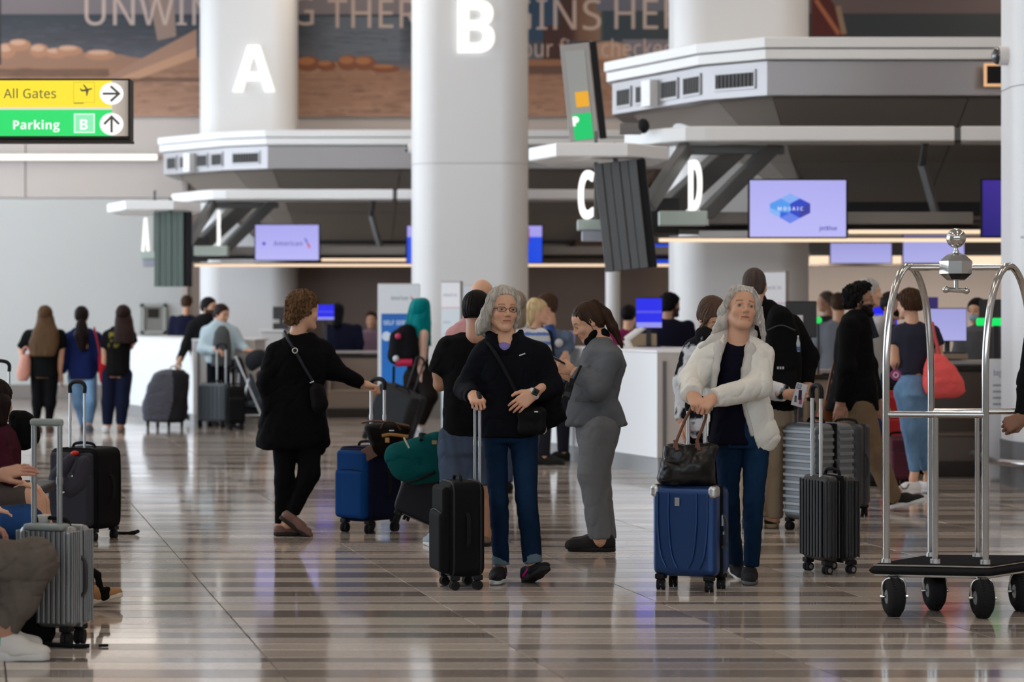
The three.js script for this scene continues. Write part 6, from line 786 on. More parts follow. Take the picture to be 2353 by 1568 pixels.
{ // woman in the grey suit, in profile
  const f = new Fig('woman in a grey trouser suit with a ponytail looking down at her phone', 1380, 15.4, { skin: 'fair' }), suit = cloth([0.115, 0.122, 0.132], 0.85);
  f.wear('jacket', 'jacket', suit, { fold: 0.013, k: 0.04 }); f.wear('trousers', 'trousers', cloth([0.155, 0.16, 0.166], 0.85), { fold: 0.013, k: 0.035 }); f.wear('top', 'top', cloth(cBlack, 0.9));
  f.torso('jacket', [[980, 1299, 1446, 0.175], [955, 1300, 1436, 0.18], [915, 1308, 1420, 0.165], [880, 1316, 1428, 0.17], [840, 1328, 1441, 0.19], [808, 1338, 1430, 0.18], [787, 1352, 1412, 0.13], [774, 1362, 1402, 0.07]]);
  f.limb('jacket', [[1403, 822, -0.17, 0.078], [1372, 893, -0.21, 0.072], [1322, 858, -0.16, 0.052]]); f.limb('jacket', [[1390, 822, 0.17, 0.075], [1352, 897, 0.15, 0.068], [1318, 872, 0.0, 0.05]]);
  f.limb('top', [[1382, 772, 0, 0.055], [1360, 800, 0, 0.05]], { skin: false });
  f.limb('trousers', [[1378, 985, -0.085, 0.125], [1362, 1092, -0.09, 0.090], [1378, 1240, -0.09, 0.070]]); f.limb('trousers', [[1382, 985, 0.085, 0.12], [1372, 1092, 0.09, 0.082], [1394, 1240, 0.10, 0.062]]); f.torso('trousers', [[1020, 1326, 1418, 0.17], [975, 1322, 1426, 0.17]]);
  f.head(1350, 740, 0, { yaw: -80, pitch: -26, s: 1.02, gaze: [0, -0.5, 1], brow: [0.2, 0.13, 0.1], hair: { kind: 'short', nape: -0.03, mat: hairMat([0.040, 0.022, 0.014], 0.42), thick: 0.008, line: 0.060, strand: 0.0012, top: [[0.0, 0.085, -0.095, 0.035, 0.03, 0.03]] } });
  f.hang([[1376, 703, 0, 0.028], [1392, 722, 0, 0.034], [1408, 752, 0, 0.032], [1424, 785, 0, 0.014], [1430, 800, 0, 0.005]]); f.skin([[1362, 760, 0, 0.058], [1384, 790, 0, 0.065]]);
  { const m = new Field(0.015); m.cap(f.q(1366, 764, -0.055), f.q(1352, 786, -0.03), 0.020, 0.026).cap(f.q(1352, 786, -0.03), f.q(1352, 786, 0.03), 0.026, 0.026).cap(f.q(1362, 770, -0.05), f.q(1360, 788, -0.03), 0.024, 0.022); f.bit('face_mask', meshField(m, 0.007), cloth(cBlack, 0.9)); f.bit('mask_loop', tube([f.q(1366, 762, -0.075), f.q(1357, 745, -0.082), f.q(1358, 735, -0.082), f.q(1364, 733, -0.08)], 0.002, 20, 6), mat.blackMatt); }
  f.hand(1, [1314, 851, -0.16], [-1, 0.22, 0.12], [0.0, 0.25, -1], 'hold', 1.04); f.hand(-1, [1313, 868, -0.02], [-0.9, 0.5, -0.2], [0.2, 0.6, 0.9], 'hold');
  const bs = M([0.014, 0.013, 0.013], 0.6); f.shoe('shoe', 1384, 0, -0.08, -92, { mat: bs, soleMat: bs, len: 1.17, toe: 1, high: 0.075 }); f.shoe('shoe', 1386, 0, 0.12, -86, { mat: bs, soleMat: bs, len: 1.1, toe: 1 });
  const p = f.q(1343, 918, -0.175); f.bit('pocket_flap', box(0.13, 0.028, 0.008, p.x, p.y, 0.172, 0.004, 0, -0.25, 0.05), suit); f.finish();
  { const a = at(1280, 826, 15.24), t = thing('phone', 'black phone held by the woman in the grey suit', 'phone', a); t.rotation.set(0, -0.1, -0.5); obj('body', box(0.125, 0.010, 0.068, 0, 0, 0, 0.004), mat.black, t); obj('screen', box(0.116, 0.002, 0.06, 0, 0.0055, 0, 0.0008), M([0.02, 0.02, 0.03], 0.1), t); }
  { const a = at(1307, 892, 15.15), t = thing('radio', 'black hand radio tucked under the arm of the woman in the grey suit', 'radio', a); t.rotation.z = -0.28; obj('body', box(0.05, 0.11, 0.035, 0, -0.02, 0, 0.008), mat.black, t); obj('grille', box(0.036, 0.03, 0.004, 0, -0.04, 0.018, 0.001), mat.darkGrey, t); obj('antenna', bar(V(0.015, 0.03, 0), V(0.035, 0.16, 0), 0.008), mat.black, t); obj('clip', box(0.03, 0.05, 0.02, 0.005, 0.04, 0.02, 0.004), mat.black, t); }
}
{ // woman in the black coat
  const f = new Fig('curly-haired woman in a long black coat seen from behind, reaching for the blue suitcase', 678, 16.4, { skin: 'fair' });
  f.wear('coat', 'coat', cloth([0.0041, 0.0039, 0.0047], 0.92), { fold: 0.018, k: 0.05 }); f.wear('leggings', 'leggings', cloth([0.0039, 0.0039, 0.0047], 0.9), { fold: 0.008 });
  f.torso('coat', [[1030, 587, 735, 0.165], [1012, 587, 750, 0.17], [985, 592, 752, 0.17], [945, 602, 747, 0.165], [900, 610, 742, 0.155], [850, 616, 750, 0.16], [812, 625, 752, 0.155], [786, 644, 742, 0.12], [764, 668, 722, 0.07]]); f.g.coat.loft([[1046, 728, 742, 0.02], [1020, 700, 757, 0.05], [990, 690, 752, 0.1], [950, 690, 745, 0.1]].map(([py, a, b, rz]) => { const u = f.q(a, py), v = f.q(b, py); return { y: u.y, x: (u.x + v.x) / 2, z: 0, rx: (v.x - u.x) / 2, rz }; }));
  f.limb('coat', [[742, 806, 0.05, 0.070], [772, 852, 0.06, 0.060], [833, 882, 0.1, 0.044]]); f.limb('coat', [[632, 810, -0.05, 0.066], [613, 880, -0.08, 0.06], [622, 935, -0.1, 0.055]], { cut: false });
  f.limb('leggings', [[656, 1020, 0, 0.088], [653, 1105, 0, 0.065], [645, 1205, 0.02, 0.042]]); f.limb('leggings', [[708, 1020, 0, 0.09], [710, 1088, -0.04, 0.072], [672, 1180, -0.03, 0.046]]);
  f.skin([[645, 1200, 0.02, 0.036], [650, 1222, 0.02, 0.034]]); f.skin([[674, 1175, -0.03, 0.038], [662, 1205, -0.03, 0.036]]);
  f.head(700, 716, 0, { yaw: 112, pitch: -4, s: 1.02, gaze: [0, 0, 1], hair: { kind: 'short', nape: 0.03, mat: hairMat([0.115, 0.062, 0.030], 0.6), thick: 0.022, line: 0.068, curl: 0.015, strand: 0.004, tint: 0.5, top: [[0.0, 0.10, -0.02, 0.07, 0.04, 0.07], [-0.03, -0.04, -0.085, 0.06, 0.06, 0.04], [0.03, -0.04, -0.085, 0.06, 0.06, 0.04], [-0.05, 0.06, 0.03, 0.035, 0.035, 0.035], [0.05, 0.06, 0.03, 0.035, 0.035, 0.035]] } });
  f.hand(-1, [838, 884, 0.1], [1, -0.22, 0.1], [0.2, -1, 0.1], 'grip', 1.04);
  const sd = M([0.17, 0.085, 0.065], 0.7), so = M([0.03, 0.022, 0.018], 0.7); f.shoe('sandal', 653, 0, 0.02, 105, { mat: sd, soleMat: so, sole: 0.03, high: 0.05, ankle: false }); f.shoe('sandal', 660, 0, -0.06, 96, { mat: sd, soleMat: so, sole: 0.03, high: 0.06, pitch: 36, lift: 0.085, ankle: false }); f.finish();
  softThing('shoulder_bag', 'round black shoulder bag hanging behind the woman in the black coat', 'bag', 734, 915, 16.22, (g, q, t) => { g.cap(q(728, 898), q(734, 930), 0.05, 0.055, { k: 0.03 }).ell(q(736, 926), 0.05, 0.06, 0.04); strap(t, 'strap', [q(654, 762, 0.14), q(664, 784, 0.03), q(678, 806, 0.0), q(700, 846, -0.0), q(722, 882, 0.02)], 0.010, M([0.02, 0.021, 0.027], 0.7)); const b = q(678, 806, -0.012); obj('buckle', moved(new THREE.TorusGeometry(0.017, 0.0035, 8, 24), b.x, b.y, b.z + 0.004, 0, 0, 0.3), M([0.6, 0.58, 0.52], 0.3, 0.8), t); const c = q(718, 878); obj('ring', box(0.03, 0.008, 0.008, c.x, c.y, 0.05, 0.002, 0, 0, 0.4), mat.steel, t); }, cloth([0.0055, 0.005, 0.0055], 0.7), { fold: 0.008 });
}
{ // person in the black tee and blue shorts
  const f = new Fig('dark-haired person in a black T-shirt and blue shorts seen from behind', 1062, 15.6, { skin: 'tan' });
  f.wear('tee', 'tee', cloth([0.0047, 0.0045, 0.005], 0.9), { fold: 0.014, k: 0.045 }); f.wear('shorts', 'shorts', cloth([0.055, 0.075, 0.115], 0.85), { fold: 0.016, k: 0.04, tint: (x, y, z) => { const v = 1 + 0.5 * ns(x * 20 + y * 3, y * 2, z * 8); return [v, v, v]; } });
  f.torso('tee', [[1003, 1015, 1128, 0.14], [950, 1019, 1126, 0.14], [900, 1020, 1128, 0.135], [850, 1014, 1136, 0.14], [808, 1012, 1142, 0.13], [785, 1028, 1138, 0.11], [765, 1056, 1120, 0.07]]); f.limb('tee', [[1030, 800, 0, 0.08], [1008, 860, 0.0, 0.072]], { inset: 0.03 }); f.skin([[1011, 850, 0, 0.046], [1011, 884, 0.02, 0.042], [1035, 886, 0.22, 0.036]]); f.limb('tee', [[1135, 800, 0, 0.08], [1142, 860, 0.05, 0.072]], { inset: 0.03 });
  f.limb('shorts', [[1046, 1005, 0, 0.105], [1050, 1114, -0.02, 0.118]]); f.limb('shorts', [[1098, 1005, 0, 0.105], [1102, 1114, 0, 0.11]]); f.torso('shorts', [[1040, 1012, 1132, 0.13], [990, 1016, 1128, 0.13]]);
  f.skin([[1046, 1100, 0, 0.07], [1028, 1160, 0.02, 0.056], [1004, 1245, 0.05, 0.036]]); f.skin([[1104, 1100, 0, 0.07], [1112, 1160, 0.02, 0.056], [1116, 1240, 0.08, 0.036]]);
  f.head(1096, 716, 0.0, { yaw: 172, pitch: -6, s: 1.02, male: 1, hair: { kind: 'short', nape: 0.03, mat: hairMat([0.007, 0.006, 0.006], 0.5), thick: 0.018, line: 0.06 } }); f.hand(1, [1037, 886, 0.24], [0.5, 0.2, -1], [0, -1, 0], 'relaxed');
  f.shoe('shoe', 1004, 0, 0.05, 205, { mat: M([0.25, 0.29, 0.34], 0.7), soleMat: sole }); f.shoe('shoe', 1114, 0, 0.1, 170, { mat: M([0.16, 0.11, 0.07], 0.7), soleMat: blackSole }); f.finish();
}
{ // bald man in pink
  const f = new Fig('balding grey-haired man in a pink shirt seen from behind', 1100, 16.6, { skin: 'fair' });
  f.wear('shirt', 'shirt', cloth([0.52, 0.26, 0.26], 0.8), { fold: 0.012, k: 0.04 }); f.wear('trousers', 'trousers', cloth([0.03, 0.03, 0.035], 0.9), { fold: 0.008 });
  f.torso('shirt', [[990, 1042, 1160, 0.15], [900, 1040, 1162, 0.15], [830, 1036, 1166, 0.15], [780, 1034, 1168, 0.14], [745, 1050, 1156, 0.11], [718, 1078, 1134, 0.065]]); f.limb('shirt', [[1048, 770, 0, 0.075], [1040, 850, 0.02, 0.07]]); f.limb('shirt', [[1152, 770, 0, 0.075], [1160, 850, 0.02, 0.07]]);
  f.limb('trousers', [[1075, 985, 0, 0.1], [1072, 1090, 0, 0.08], [1072, 1210, 0, 0.06]]); f.limb('trousers', [[1125, 985, 0, 0.1], [1126, 1090, 0, 0.08], [1128, 1210, 0, 0.06]]);
  f.head(1107, 684, 0, { yaw: 188, s: 1.06, male: 1, hair: { kind: 'bald', mat: hairMat([0.42, 0.38, 0.35], 0.6), thick: 0.01, face: false } }); f.shoe('shoe', 1074, 0, 0, 185, { mat: mat.black }); f.shoe('shoe', 1128, 0, 0, 178, { mat: mat.black }); f.finish();
}
{ // person with teal hair
  const f = new Fig('person with long teal hair and a black backpack walking away', 958, 26.8, { skin: 'pale' });
  f.wear('top', 'top', cloth([0.0066, 0.0066, 0.0072], 0.9), { k: 0.04, fold: 0.01 }); f.wear('leggings', 'leggings', cloth([0.0121, 0.0094, 0.0088], 0.85), { k: 0.04, fold: 0.01 });
  f.torso('top', [[862, 934, 988, 0.14], [820, 938, 984, 0.13], [780, 938, 988, 0.14], [760, 948, 984, 0.1], [745, 955, 975, 0.06]]); f.torso('leggings', [[880, 930, 992, 0.14], [845, 936, 988, 0.14]]);
  f.limb('leggings', [[950, 870, 0, 0.115], [944, 925, 0.05, 0.08], [950, 985, 0.1, 0.05]]); f.limb('leggings', [[976, 865, -0.03, 0.115], [988, 912, -0.12, 0.088], [966, 975, 0.0, 0.052]]);
  f.skin([[974, 768, -0.12, 0.055], [971, 820, -0.15, 0.045], [966, 858, -0.12, 0.034]]); f.hand(1, [966, 858, -0.12], [-0.05, -1, 0], [0.9, 0, -0.5], 'relaxed', 1.1);
  f.head(966, 716, 0, { yaw: 140, pitch: -8, s: 1.05, hair: { kind: 'long', mat: hairMat([0.0, 0.19, 0.20], 0.45), thick: 0.02 } }); f.hang([[957, 700, 0, 0.07], [950, 735, -0.02, 0.075], [942, 762, -0.04, 0.05], [930, 778, -0.06, 0.01]]); f.hang([[972, 700, 0, 0.08], [975, 745, -0.02, 0.075], [982, 775, -0.06, 0.04], [988, 795, -0.08, 0.012]]); f.hang([[962, 735, -0.05, 0.08], [962, 770, -0.08, 0.06], [966, 780, -0.08, 0.03]]);
  f.shoe('shoe', 960, 0, 0.1, 150, { mat: mat.black }); f.shoe('shoe', 975, 0, -0.05, 140, { mat: mat.black, pitch: 20, lift: 0.03 }); f.finish();
  softThing('backpack', 'black backpack with pink trim worn by the person with teal hair', 'bag', 930, 795, 26.65, (g, q, t) => { g.cap(q(915, 778), q(912, 818), 0.10, 0.105, { k: 0.05 }).cap(q(935, 765), q(940, 815), 0.10, 0.12, { k: 0.05 }); const a = q(922, 834), b = q(948, 832); obj('trim', bar(V(a.x - 0.06, a.y, 0.08), V(b.x, b.y, 0.08), 0.045), M([0.5, 0.005, 0.06], 0.6), t); obj('patch', ball(0.035, q(916, 773).x, q(916, 773).y, 0.1), M([0.45, 0.02, 0.09], 0.6), t); obj('badge', ball(0.035, q(911, 824).x, q(911, 824).y, 0.11), M([0.55, 0.57, 0.6], 0.5), t); obj('strap', bar(q(905, 842), q(904, 890), 0.015), mat.blackMatt, t); }, cloth([0.0077, 0.0077, 0.0099], 0.85), { fold: 0.01 });
}
{ // man with the black backpack
  const f = new Fig('man with cropped hair in a black jacket and khaki trousers, seen from behind', 1768, 17, { skin: 'fair' });
  f.wear('jacket', 'jacket', cloth([0.0047, 0.0044, 0.0052], 0.9), { fold: 0.014, k: 0.05 }); f.wear('trousers', 'trousers', cloth([0.28, 0.215, 0.15], 0.85), { fold: 0.012, k: 0.03 }); f.wear('collar', 'collar', cloth([0.0055, 0.0039, 0.0121], 0.9));
  f.torso('jacket', [[945, 1700, 1830, 0.15], [900, 1694, 1836, 0.155], [850, 1690, 1842, 0.155], [790, 1688, 1842, 0.155], [745, 1692, 1836, 0.15], [715, 1702, 1806, 0.125], [690, 1712, 1778, 0.08]]); f.limb('collar', [[1738, 690, 0, 0.072], [1742, 705, 0, 0.085]], { skin: false });
  f.limb('jacket', [[1818, 748, 0, 0.085], [1856, 822, -0.03, 0.07], [1854, 882, -0.10, 0.055]]); f.limb('jacket', [[1706, 748, 0, 0.08], [1694, 830, 0, 0.07], [1700, 890, 0.0, 0.055]]);
  f.limb('trousers', [[1788, 935, 0, 0.115], [1780, 1060, 0.0, 0.09], [1774, 1188, 0.02, 0.074]]); f.limb('trousers', [[1735, 935, 0, 0.115], [1728, 1060, 0, 0.09], [1726, 1188, 0, 0.072]]); f.torso('trousers', [[980, 1702, 1824, 0.15], [930, 1704, 1822, 0.15]]);
  f.head(1733, 658, 0, { yaw: 172, pitch: -6, s: 1.07, male: 1, stubble: [0.18, 0.16, 0.17], hair: { kind: 'short', nape: -0.015, mat: hairMat([0.075, 0.055, 0.048], 0.8), thick: 0.003, line: 0.06, strand: 0.0004 } }); f.hand(-1, [1853, 884, -0.11], [-0.3, -0.9, 0.25], [-0.8, 0.2, 0.3], 'grip', 1.06); f.hand(1, [1700, 892, 0], [0, -1, 0], [1, 0, 0], 'relaxed');
  f.shoe('shoe', 1772, 0, 0.05, 170, { mat: M([0.012, 0.012, 0.012], 0.7), soleMat: M([0.3, 0.22, 0.14], 0.7), sole: 0.03, len: 1.12 }); f.shoe('shoe', 1726, 0, 0, 185, { mat: M([0.012, 0.012, 0.012], 0.7), len: 1.12 }); f.finish();
  softThing('backpack', 'large black backpack on the back of the man in khaki trousers', 'bag', 1795, 815, 16.78, (g, q, t) => { g.loft([[925, 1758, 1830, 0.07], [900, 1752, 1838, 0.10], [840, 1752, 1840, 0.12], [770, 1756, 1836, 0.11], [725, 1764, 1822, 0.09], [700, 1775, 1805, 0.05]].map(([py, a, b, rz]) => { const u = q(a, py), v = q(b, py); return { y: u.y, x: (u.x + v.x) / 2, z: 0, rx: (v.x - u.x) / 2, rz }; }), { pw: 3, round: 0.05 }); for (let i = 0; i < 3; i++) obj('logo', box(0.012, 0.018, 0.003, q(1783 + i * 6, 845).x, q(1783, 845).y, 0.124, 0.001), M([0.45, 0.45, 0.45]), t); obj('pocket', box(0.2, 0.2, 0.04, q(1795, 880).x, q(1795, 880).y, 0.095, 0.02), softBlack, t); strap(t, 'zipper', [q(1762, 760, -0.11), q(1795, 748, -0.125), q(1828, 760, -0.11)], 0.005, mat.darkGrey); }, cloth([0.005, 0.005, 0.0055], 0.85), { fold: 0.01 });
  { const p = at(1832, 792, 16.7), t = thing('water_bottle', 'small clear water bottle in the side pocket of the black backpack', 'bottle', p); obj('body', new THREE.LatheGeometry([[0, -0.05], [0.02, -0.05], [0.021, 0.01], [0.012, 0.04], [0.010, 0.05], [0, 0.05]].map(([x, y]) => new THREE.Vector2(x, y)), 20), M([0.42, 0.45, 0.48], 0.2), t); obj('label', cyl(0.0215, 0.0215, 0.03, 0, -0.03, 0), M([0.05, 0.1, 0.25], 0.5), t); obj('cap', cyl(0.011, 0.011, 0.014, 0, 0.056, 0), mat.white, t); }
}
{ // bearded man in the black blazer
  const f = new Fig('bearded man with thick black hair in a black blazer walking past the cart', 1975, 18.5, { skin: 'brown' });
  f.skinC = [0.33, 0.17, 0.11]; f.wear('blazer', 'blazer', cloth([0.0044, 0.0043, 0.0047], 0.9), { fold: 0.014, k: 0.05 }); f.wear('shirt', 'shirt', cloth([0.02, 0.024, 0.036], 0.9)); f.wear('trousers', 'trousers', cloth([0.155, 0.105, 0.062], 0.85), { fold: 0.013, k: 0.03 });
  f.torso('blazer', [[945, 1896, 2020, 0.18], [905, 1906, 2018, 0.19], [850, 1917, 2010, 0.18], [800, 1918, 2006, 0.19], [760, 1922, 2003, 0.20], [730, 1934, 1996, 0.17], [712, 1952, 1990, 0.08]]); f.limb('blazer', [[1952, 752, -0.18, 0.08], [1945, 845, -0.22, 0.068], [1932, 925, -0.18, 0.054]]); f.limb('blazer', [[1975, 752, 0.18, 0.078], [1995, 840, 0.2, 0.066], [2018, 920, 0.1, 0.05]]);
  f.limb('shirt', [[1984, 722, 0, 0.06], [1996, 780, 0, 0.085]], { skin: false }); f.skin([[1972, 705, 0, 0.06], [1974, 735, 0, 0.075]]);
  f.limb('trousers', [[1972, 935, -0.07, 0.125], [2008, 1045, -0.06, 0.09], [2060, 1152, -0.05, 0.062]]); f.limb('trousers', [[1965, 935, 0.09, 0.12], [1962, 1045, 0.12, 0.085], [1935, 1130, 0.15, 0.06]]); f.torso('trousers', [[975, 1928, 2010, 0.16], [930, 1925, 2012, 0.17]]);
  f.head(1976, 692, 0, { yaw: 84, pitch: 4, s: 1.04, male: 1, beard: [0.05, 0.04, 0.04], brow: [0.05, 0.04, 0.04], glasses: M([0.25, 0.2, 0.15], 0.3, 0.6), hair: { kind: 'short', nape: 0.025, mat: hairMat([0.0065, 0.006, 0.006], 0.5), thick: 0.016, line: 0.085, strand: 0.004, curl: 0.010, top: [[0, 0.112, 0.01, 0.062, 0.034, 0.065], [0, 0.105, 0.06, 0.045, 0.022, 0.03], [0, 0.06, -0.07, 0.066, 0.06, 0.05]] } });
  { const b = new Field(0.02); b.cap(V(-0.05, -0.055, 0.02), V(-0.02, -0.1, 0.065), 0.026, 0.026).cap(V(0.05, -0.055, 0.02), V(0.02, -0.1, 0.065), 0.026, 0.026).cap(V(-0.02, -0.1, 0.065), V(0.02, -0.1, 0.065), 0.026, 0.026).cap(V(-0.022, -0.047, 0.088), V(0.022, -0.047, 0.088), 0.007, 0.007, { k: 0.006 }); b.cap(V(-0.02, -0.065, 0.105), V(0.02, -0.065, 0.105), 0.014, 0.014, { sub: 1, k: 0.006 }); b.ridge = (x, y, z) => 0.003 * ns(x * 120, y * 60, z * 120); f.bit('beard', meshField(b, 0.006).applyMatrix4(f.headM), hairMat([0.007, 0.006, 0.006], 0.6)); }
  f.hand(-1, [1931, 927, -0.18], [-0.15, -1, 0], [0.1, 0, -1], 'relaxed', 1.06); f.hand(1, [2020, 923, 0.1], [0.2, -1, 0], [0.1, 0, 1], 'relaxed', 1.06);
  f.shoe('shoe', 2062, 0, -0.05, 82, { mat: M([0.014, 0.014, 0.014], 0.7), soleMat: sole, sole: 0.034, len: 1.16, pitch: -13, lift: 0.03, laces: mat.darkGrey }); f.shoe('shoe', 1932, 0, 0.15, 85, { mat: M([0.014, 0.014, 0.014], 0.7), soleMat: sole, sole: 0.03, pitch: 25, lift: 0.05, len: 1.1 }); f.finish();
  softThing('satchel', 'tan leather satchel hanging behind the man in the black blazer', 'bag', 1892, 950, 18.7, (g, q, t) => { g.cap(q(1898, 930), q(1886, 968), 0.035, 0.045, { k: 0.03 }).cap(q(1902, 940), q(1900, 970), 0.04, 0.045, { k: 0.03 }); strap(t, 'strap', [q(1930, 790, 0.06), q(1912, 850, 0.0), q(1898, 920, 0.0)], 0.011, tanLeather); }, cloth([0.2, 0.075, 0.03], 0.55), { fold: 0.006 });
}
{ // woman in the navy tee
  const f = new Fig('short-haired woman in a navy T-shirt and pale jeans seen from behind the cart', 2098, 20.3, { skin: 'fair' });
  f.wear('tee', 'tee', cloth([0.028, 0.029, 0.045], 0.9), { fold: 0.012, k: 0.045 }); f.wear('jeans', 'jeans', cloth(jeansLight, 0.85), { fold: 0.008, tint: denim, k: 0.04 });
  f.torso('tee', [[862, 2064, 2130, 0.13], [835, 2062, 2132, 0.125], [800, 2058, 2140, 0.13], [772, 2056, 2150, 0.135], [752, 2064, 2140, 0.11], [738, 2080, 2116, 0.06]]); f.limb('tee', [[2062, 764, 0, 0.068], [2055, 796, -0.02, 0.062]]); f.limb('tee', [[2142, 764, 0, 0.068], [2154, 796, 0, 0.062]]); f.skin([[2056, 790, -0.02, 0.046], [2055, 832, -0.05, 0.042], [2064, 852, 0.15, 0.032]]); f.skin([[2152, 790, 0, 0.046], [2160, 832, -0.02, 0.04], [2148, 866, 0.1, 0.032]]);
  f.torso('jeans', [[910, 2066, 2130, 0.14], [880, 2066, 2130, 0.15], [858, 2072, 2126, 0.12]]); f.limb('jeans', [[2082, 900, 0, 0.105], [2092, 985, 0.0, 0.07], [2102, 1085, 0.02, 0.046]]); f.limb('jeans', [[2112, 900, 0.02, 0.105], [2120, 985, 0.05, 0.07], [2128, 1080, 0.1, 0.046]]); f.skin([[2102, 1080, 0.02, 0.036], [2100, 1105, 0.02, 0.034]]);
  f.head(2088, 700, 0, { yaw: -138, s: 1.04, glasses: M([0.3, 0.3, 0.3], 0.3, 0.5), hair: { kind: 'short', nape: 0.03, mat: hairMat([0.055, 0.028, 0.016], 0.5), thick: 0.018, line: 0.066, strand: 0.004, curl: 0.006 } }); f.hand(1, [2066, 853, 0.17], [0.2, 0.1, -1], [0, -1, 0], 'loose'); f.hand(-1, [2147, 868, 0.1], [-0.3, -1, 0], [0, 0, 1], 'relaxed');
  const wh = M([0.72, 0.71, 0.70], 0.5); f.shoe('sneaker', 2098, 0, 0, -62, { mat: wh, soleMat: wh, len: 1.08, high: 0.075 }); f.bit('tick_mark', tube([V(-0.02, 0.075, 0.0), V(0.0, 0.05, 0.06), V(0.02, 0.06, 0.1), V(0.055, 0.085, 0.0)].map((v) => V(v.x - 0.1, v.y, v.z + 0.06)), 0.005, 20, 6), mat.black); f.shoe('sneaker', 2130, 0, 0.12, -120, { mat: wh, soleMat: wh, len: 1.05 }); f.finish();
  softThing('shoulder_bag', 'large coral red shoulder bag hanging by the woman in the navy T-shirt', 'bag', 2165, 870, 20.1, (g, q, t) => { g.loft([[915, 2138, 2200, 0.06], [900, 2124, 2216, 0.10], [878, 2120, 2212, 0.13], [850, 2122, 2196, 0.12], [828, 2128, 2178, 0.08], [812, 2140, 2168, 0.04]].map(([py, a, b, rz]) => { const u = q(a, py), v = q(b, py); return { y: u.y, x: (u.x + v.x) / 2, z: 0, rx: (v.x - u.x) / 2, rz }; }), { round: 0.04 }); strap(t, 'strap', [q(2142, 742, 0.1), q(2146, 768, 0.02), q(2155, 800, 0), q(2158, 815, 0)], 0.016, M([0.55, 0.07, 0.075], 0.8)); }, cloth([0.78, 0.11, 0.105], 0.8), { fold: 0.02 });
  { const p = at(2058, 862, 20.15), t = thing('charm', 'round magenta charm dangling by the elbow of the woman in navy', 'charm', p); obj('disc', cyl(0.045, 0.045, 0.02, 0, 0, 0, Math.PI / 2), M([0.32, 0.01, 0.16], 0.4), t); obj('ring', moved(new THREE.TorusGeometry(0.02, 0.006, 8, 20), 0, 0, 0.014), M([0.6, 0.5, 0.55], 0.4), t); obj('cord', bar(V(0, 0.04, 0), V(0.01, 0.1, 0.02), 0.005), mat.black, t); }
}
{ // girl in the black and white hoodie
  const f = new Fig('brown-haired girl in a black and white patterned hoodie looking down', 1630, 14.75, { skin: 'fair' });
  f.wear('hoodie', 'hoodie', cloth([0.62, 0.63, 0.66], 0.9), { fold: 0.014, k: 0.045, cell: 0.8, tint: (x, y, z) => { const n = ns(x * 9 + 4, y * 8, z * 9) + 0.4 * ns(x * 22, y * 20, z * 22); return n > 0.10 ? [0.02, 0.02, 0.022] : n > 0.02 ? [0.35, 0.36, 0.38] : [1, 1, 1]; } }); f.wear('trousers', 'trousers', cloth(cBlack, 0.9), { fold: 0.006 });
  f.torso('hoodie', [[1008, 1582, 1700, 0.135], [950, 1576, 1708, 0.14], [880, 1574, 1712, 0.14], [820, 1580, 1708, 0.14], [790, 1592, 1694, 0.12], [772, 1614, 1672, 0.08]]); f.limb('hoodie', [[1594, 806, 0, 0.074], [1574, 880, 0.0, 0.066], [1570, 965, -0.05, 0.05]]); f.limb('hoodie', [[1696, 810, 0, 0.074], [1750, 892, 0.05, 0.062], [1806, 906, -0.06, 0.048]]); f.limb('hoodie', [[1608, 786, -0.02, 0.03], [1616, 768, -0.08, 0.032], [1650, 778, -0.1, 0.034]], { skin: false, cut: false });
  f.limb('trousers', [[1608, 1005, 0, 0.085], [1604, 1150, 0, 0.06], [1604, 1285, 0, 0.045]]); f.limb('trousers', [[1668, 1005, 0, 0.085], [1668, 1150, 0, 0.06], [1668, 1285, 0, 0.045]]);
  f.head(1638, 730, -0.02, { yaw: 28, pitch: -34, roll: 6, s: 0.99, gaze: [0, -0.6, 1], brow: [0.3, 0.2, 0.15], hair: { kind: 'short', nape: 0.03, mat: hairMat([0.085, 0.05, 0.034], 0.45), thick: 0.013, line: 0.058, strand: 0.0016, locks: [[[-0.07, 0.02, 0.04, 0.014], [-0.082, -0.05, 0.03, 0.01], [-0.084, -0.1, 0.02, 0.004]], [[-0.002, 0.125, -0.03, 0.004], [-0.002, 0.1, 0.055, 0.004]]] } }); f.skin([[1640, 760, 0, 0.05], [1640, 785, 0, 0.06]]);
  f.hand(1, [1810, 906, -0.07], [1, -0.1, 0.1], [-0.1, 0.3, -0.9], 'hold', 0.98); f.hand(-1, [1570, 968, -0.05], [0, -1, 0], [1, 0, 0], 'relaxed'); const bs = M(cBlack, 0.7); f.shoe('shoe', 1604, 0, 0, 5, { mat: bs }); f.shoe('shoe', 1668, 0, 0, -5, { mat: bs }); f.finish();
  { const p = at(1837, 908, 14.6), t = thing('phone', 'phone in a patterned clear case held out by the girl in the hoodie', 'phone', p); t.rotation.set(-0.1, -0.1, -0.28); obj('case', box(0.072, 0.145, 0.010, 0, 0, 0, 0.012), M([0.42, 0.40, 0.42], 0.25), t); obj('camera', box(0.028, 0.03, 0.006, -0.016, 0.05, 0.006, 0.006), M([0.1, 0.1, 0.11], 0.2), t); for (const [x, y, w, h, c] of [[0.004, 0.0, 0.02, 0.06, [0.04, 0.01, 0.03]], [0.016, -0.035, 0.018, 0.04, [0.25, 0.05, 0.12]], [-0.016, -0.03, 0.014, 0.04, [0.05, 0.05, 0.06]]]) obj('sticker', box(w, h, 0.002, x, y, 0.006, 0.0006, 0, 0, 0.2), M(c, 0.5), t); }
}
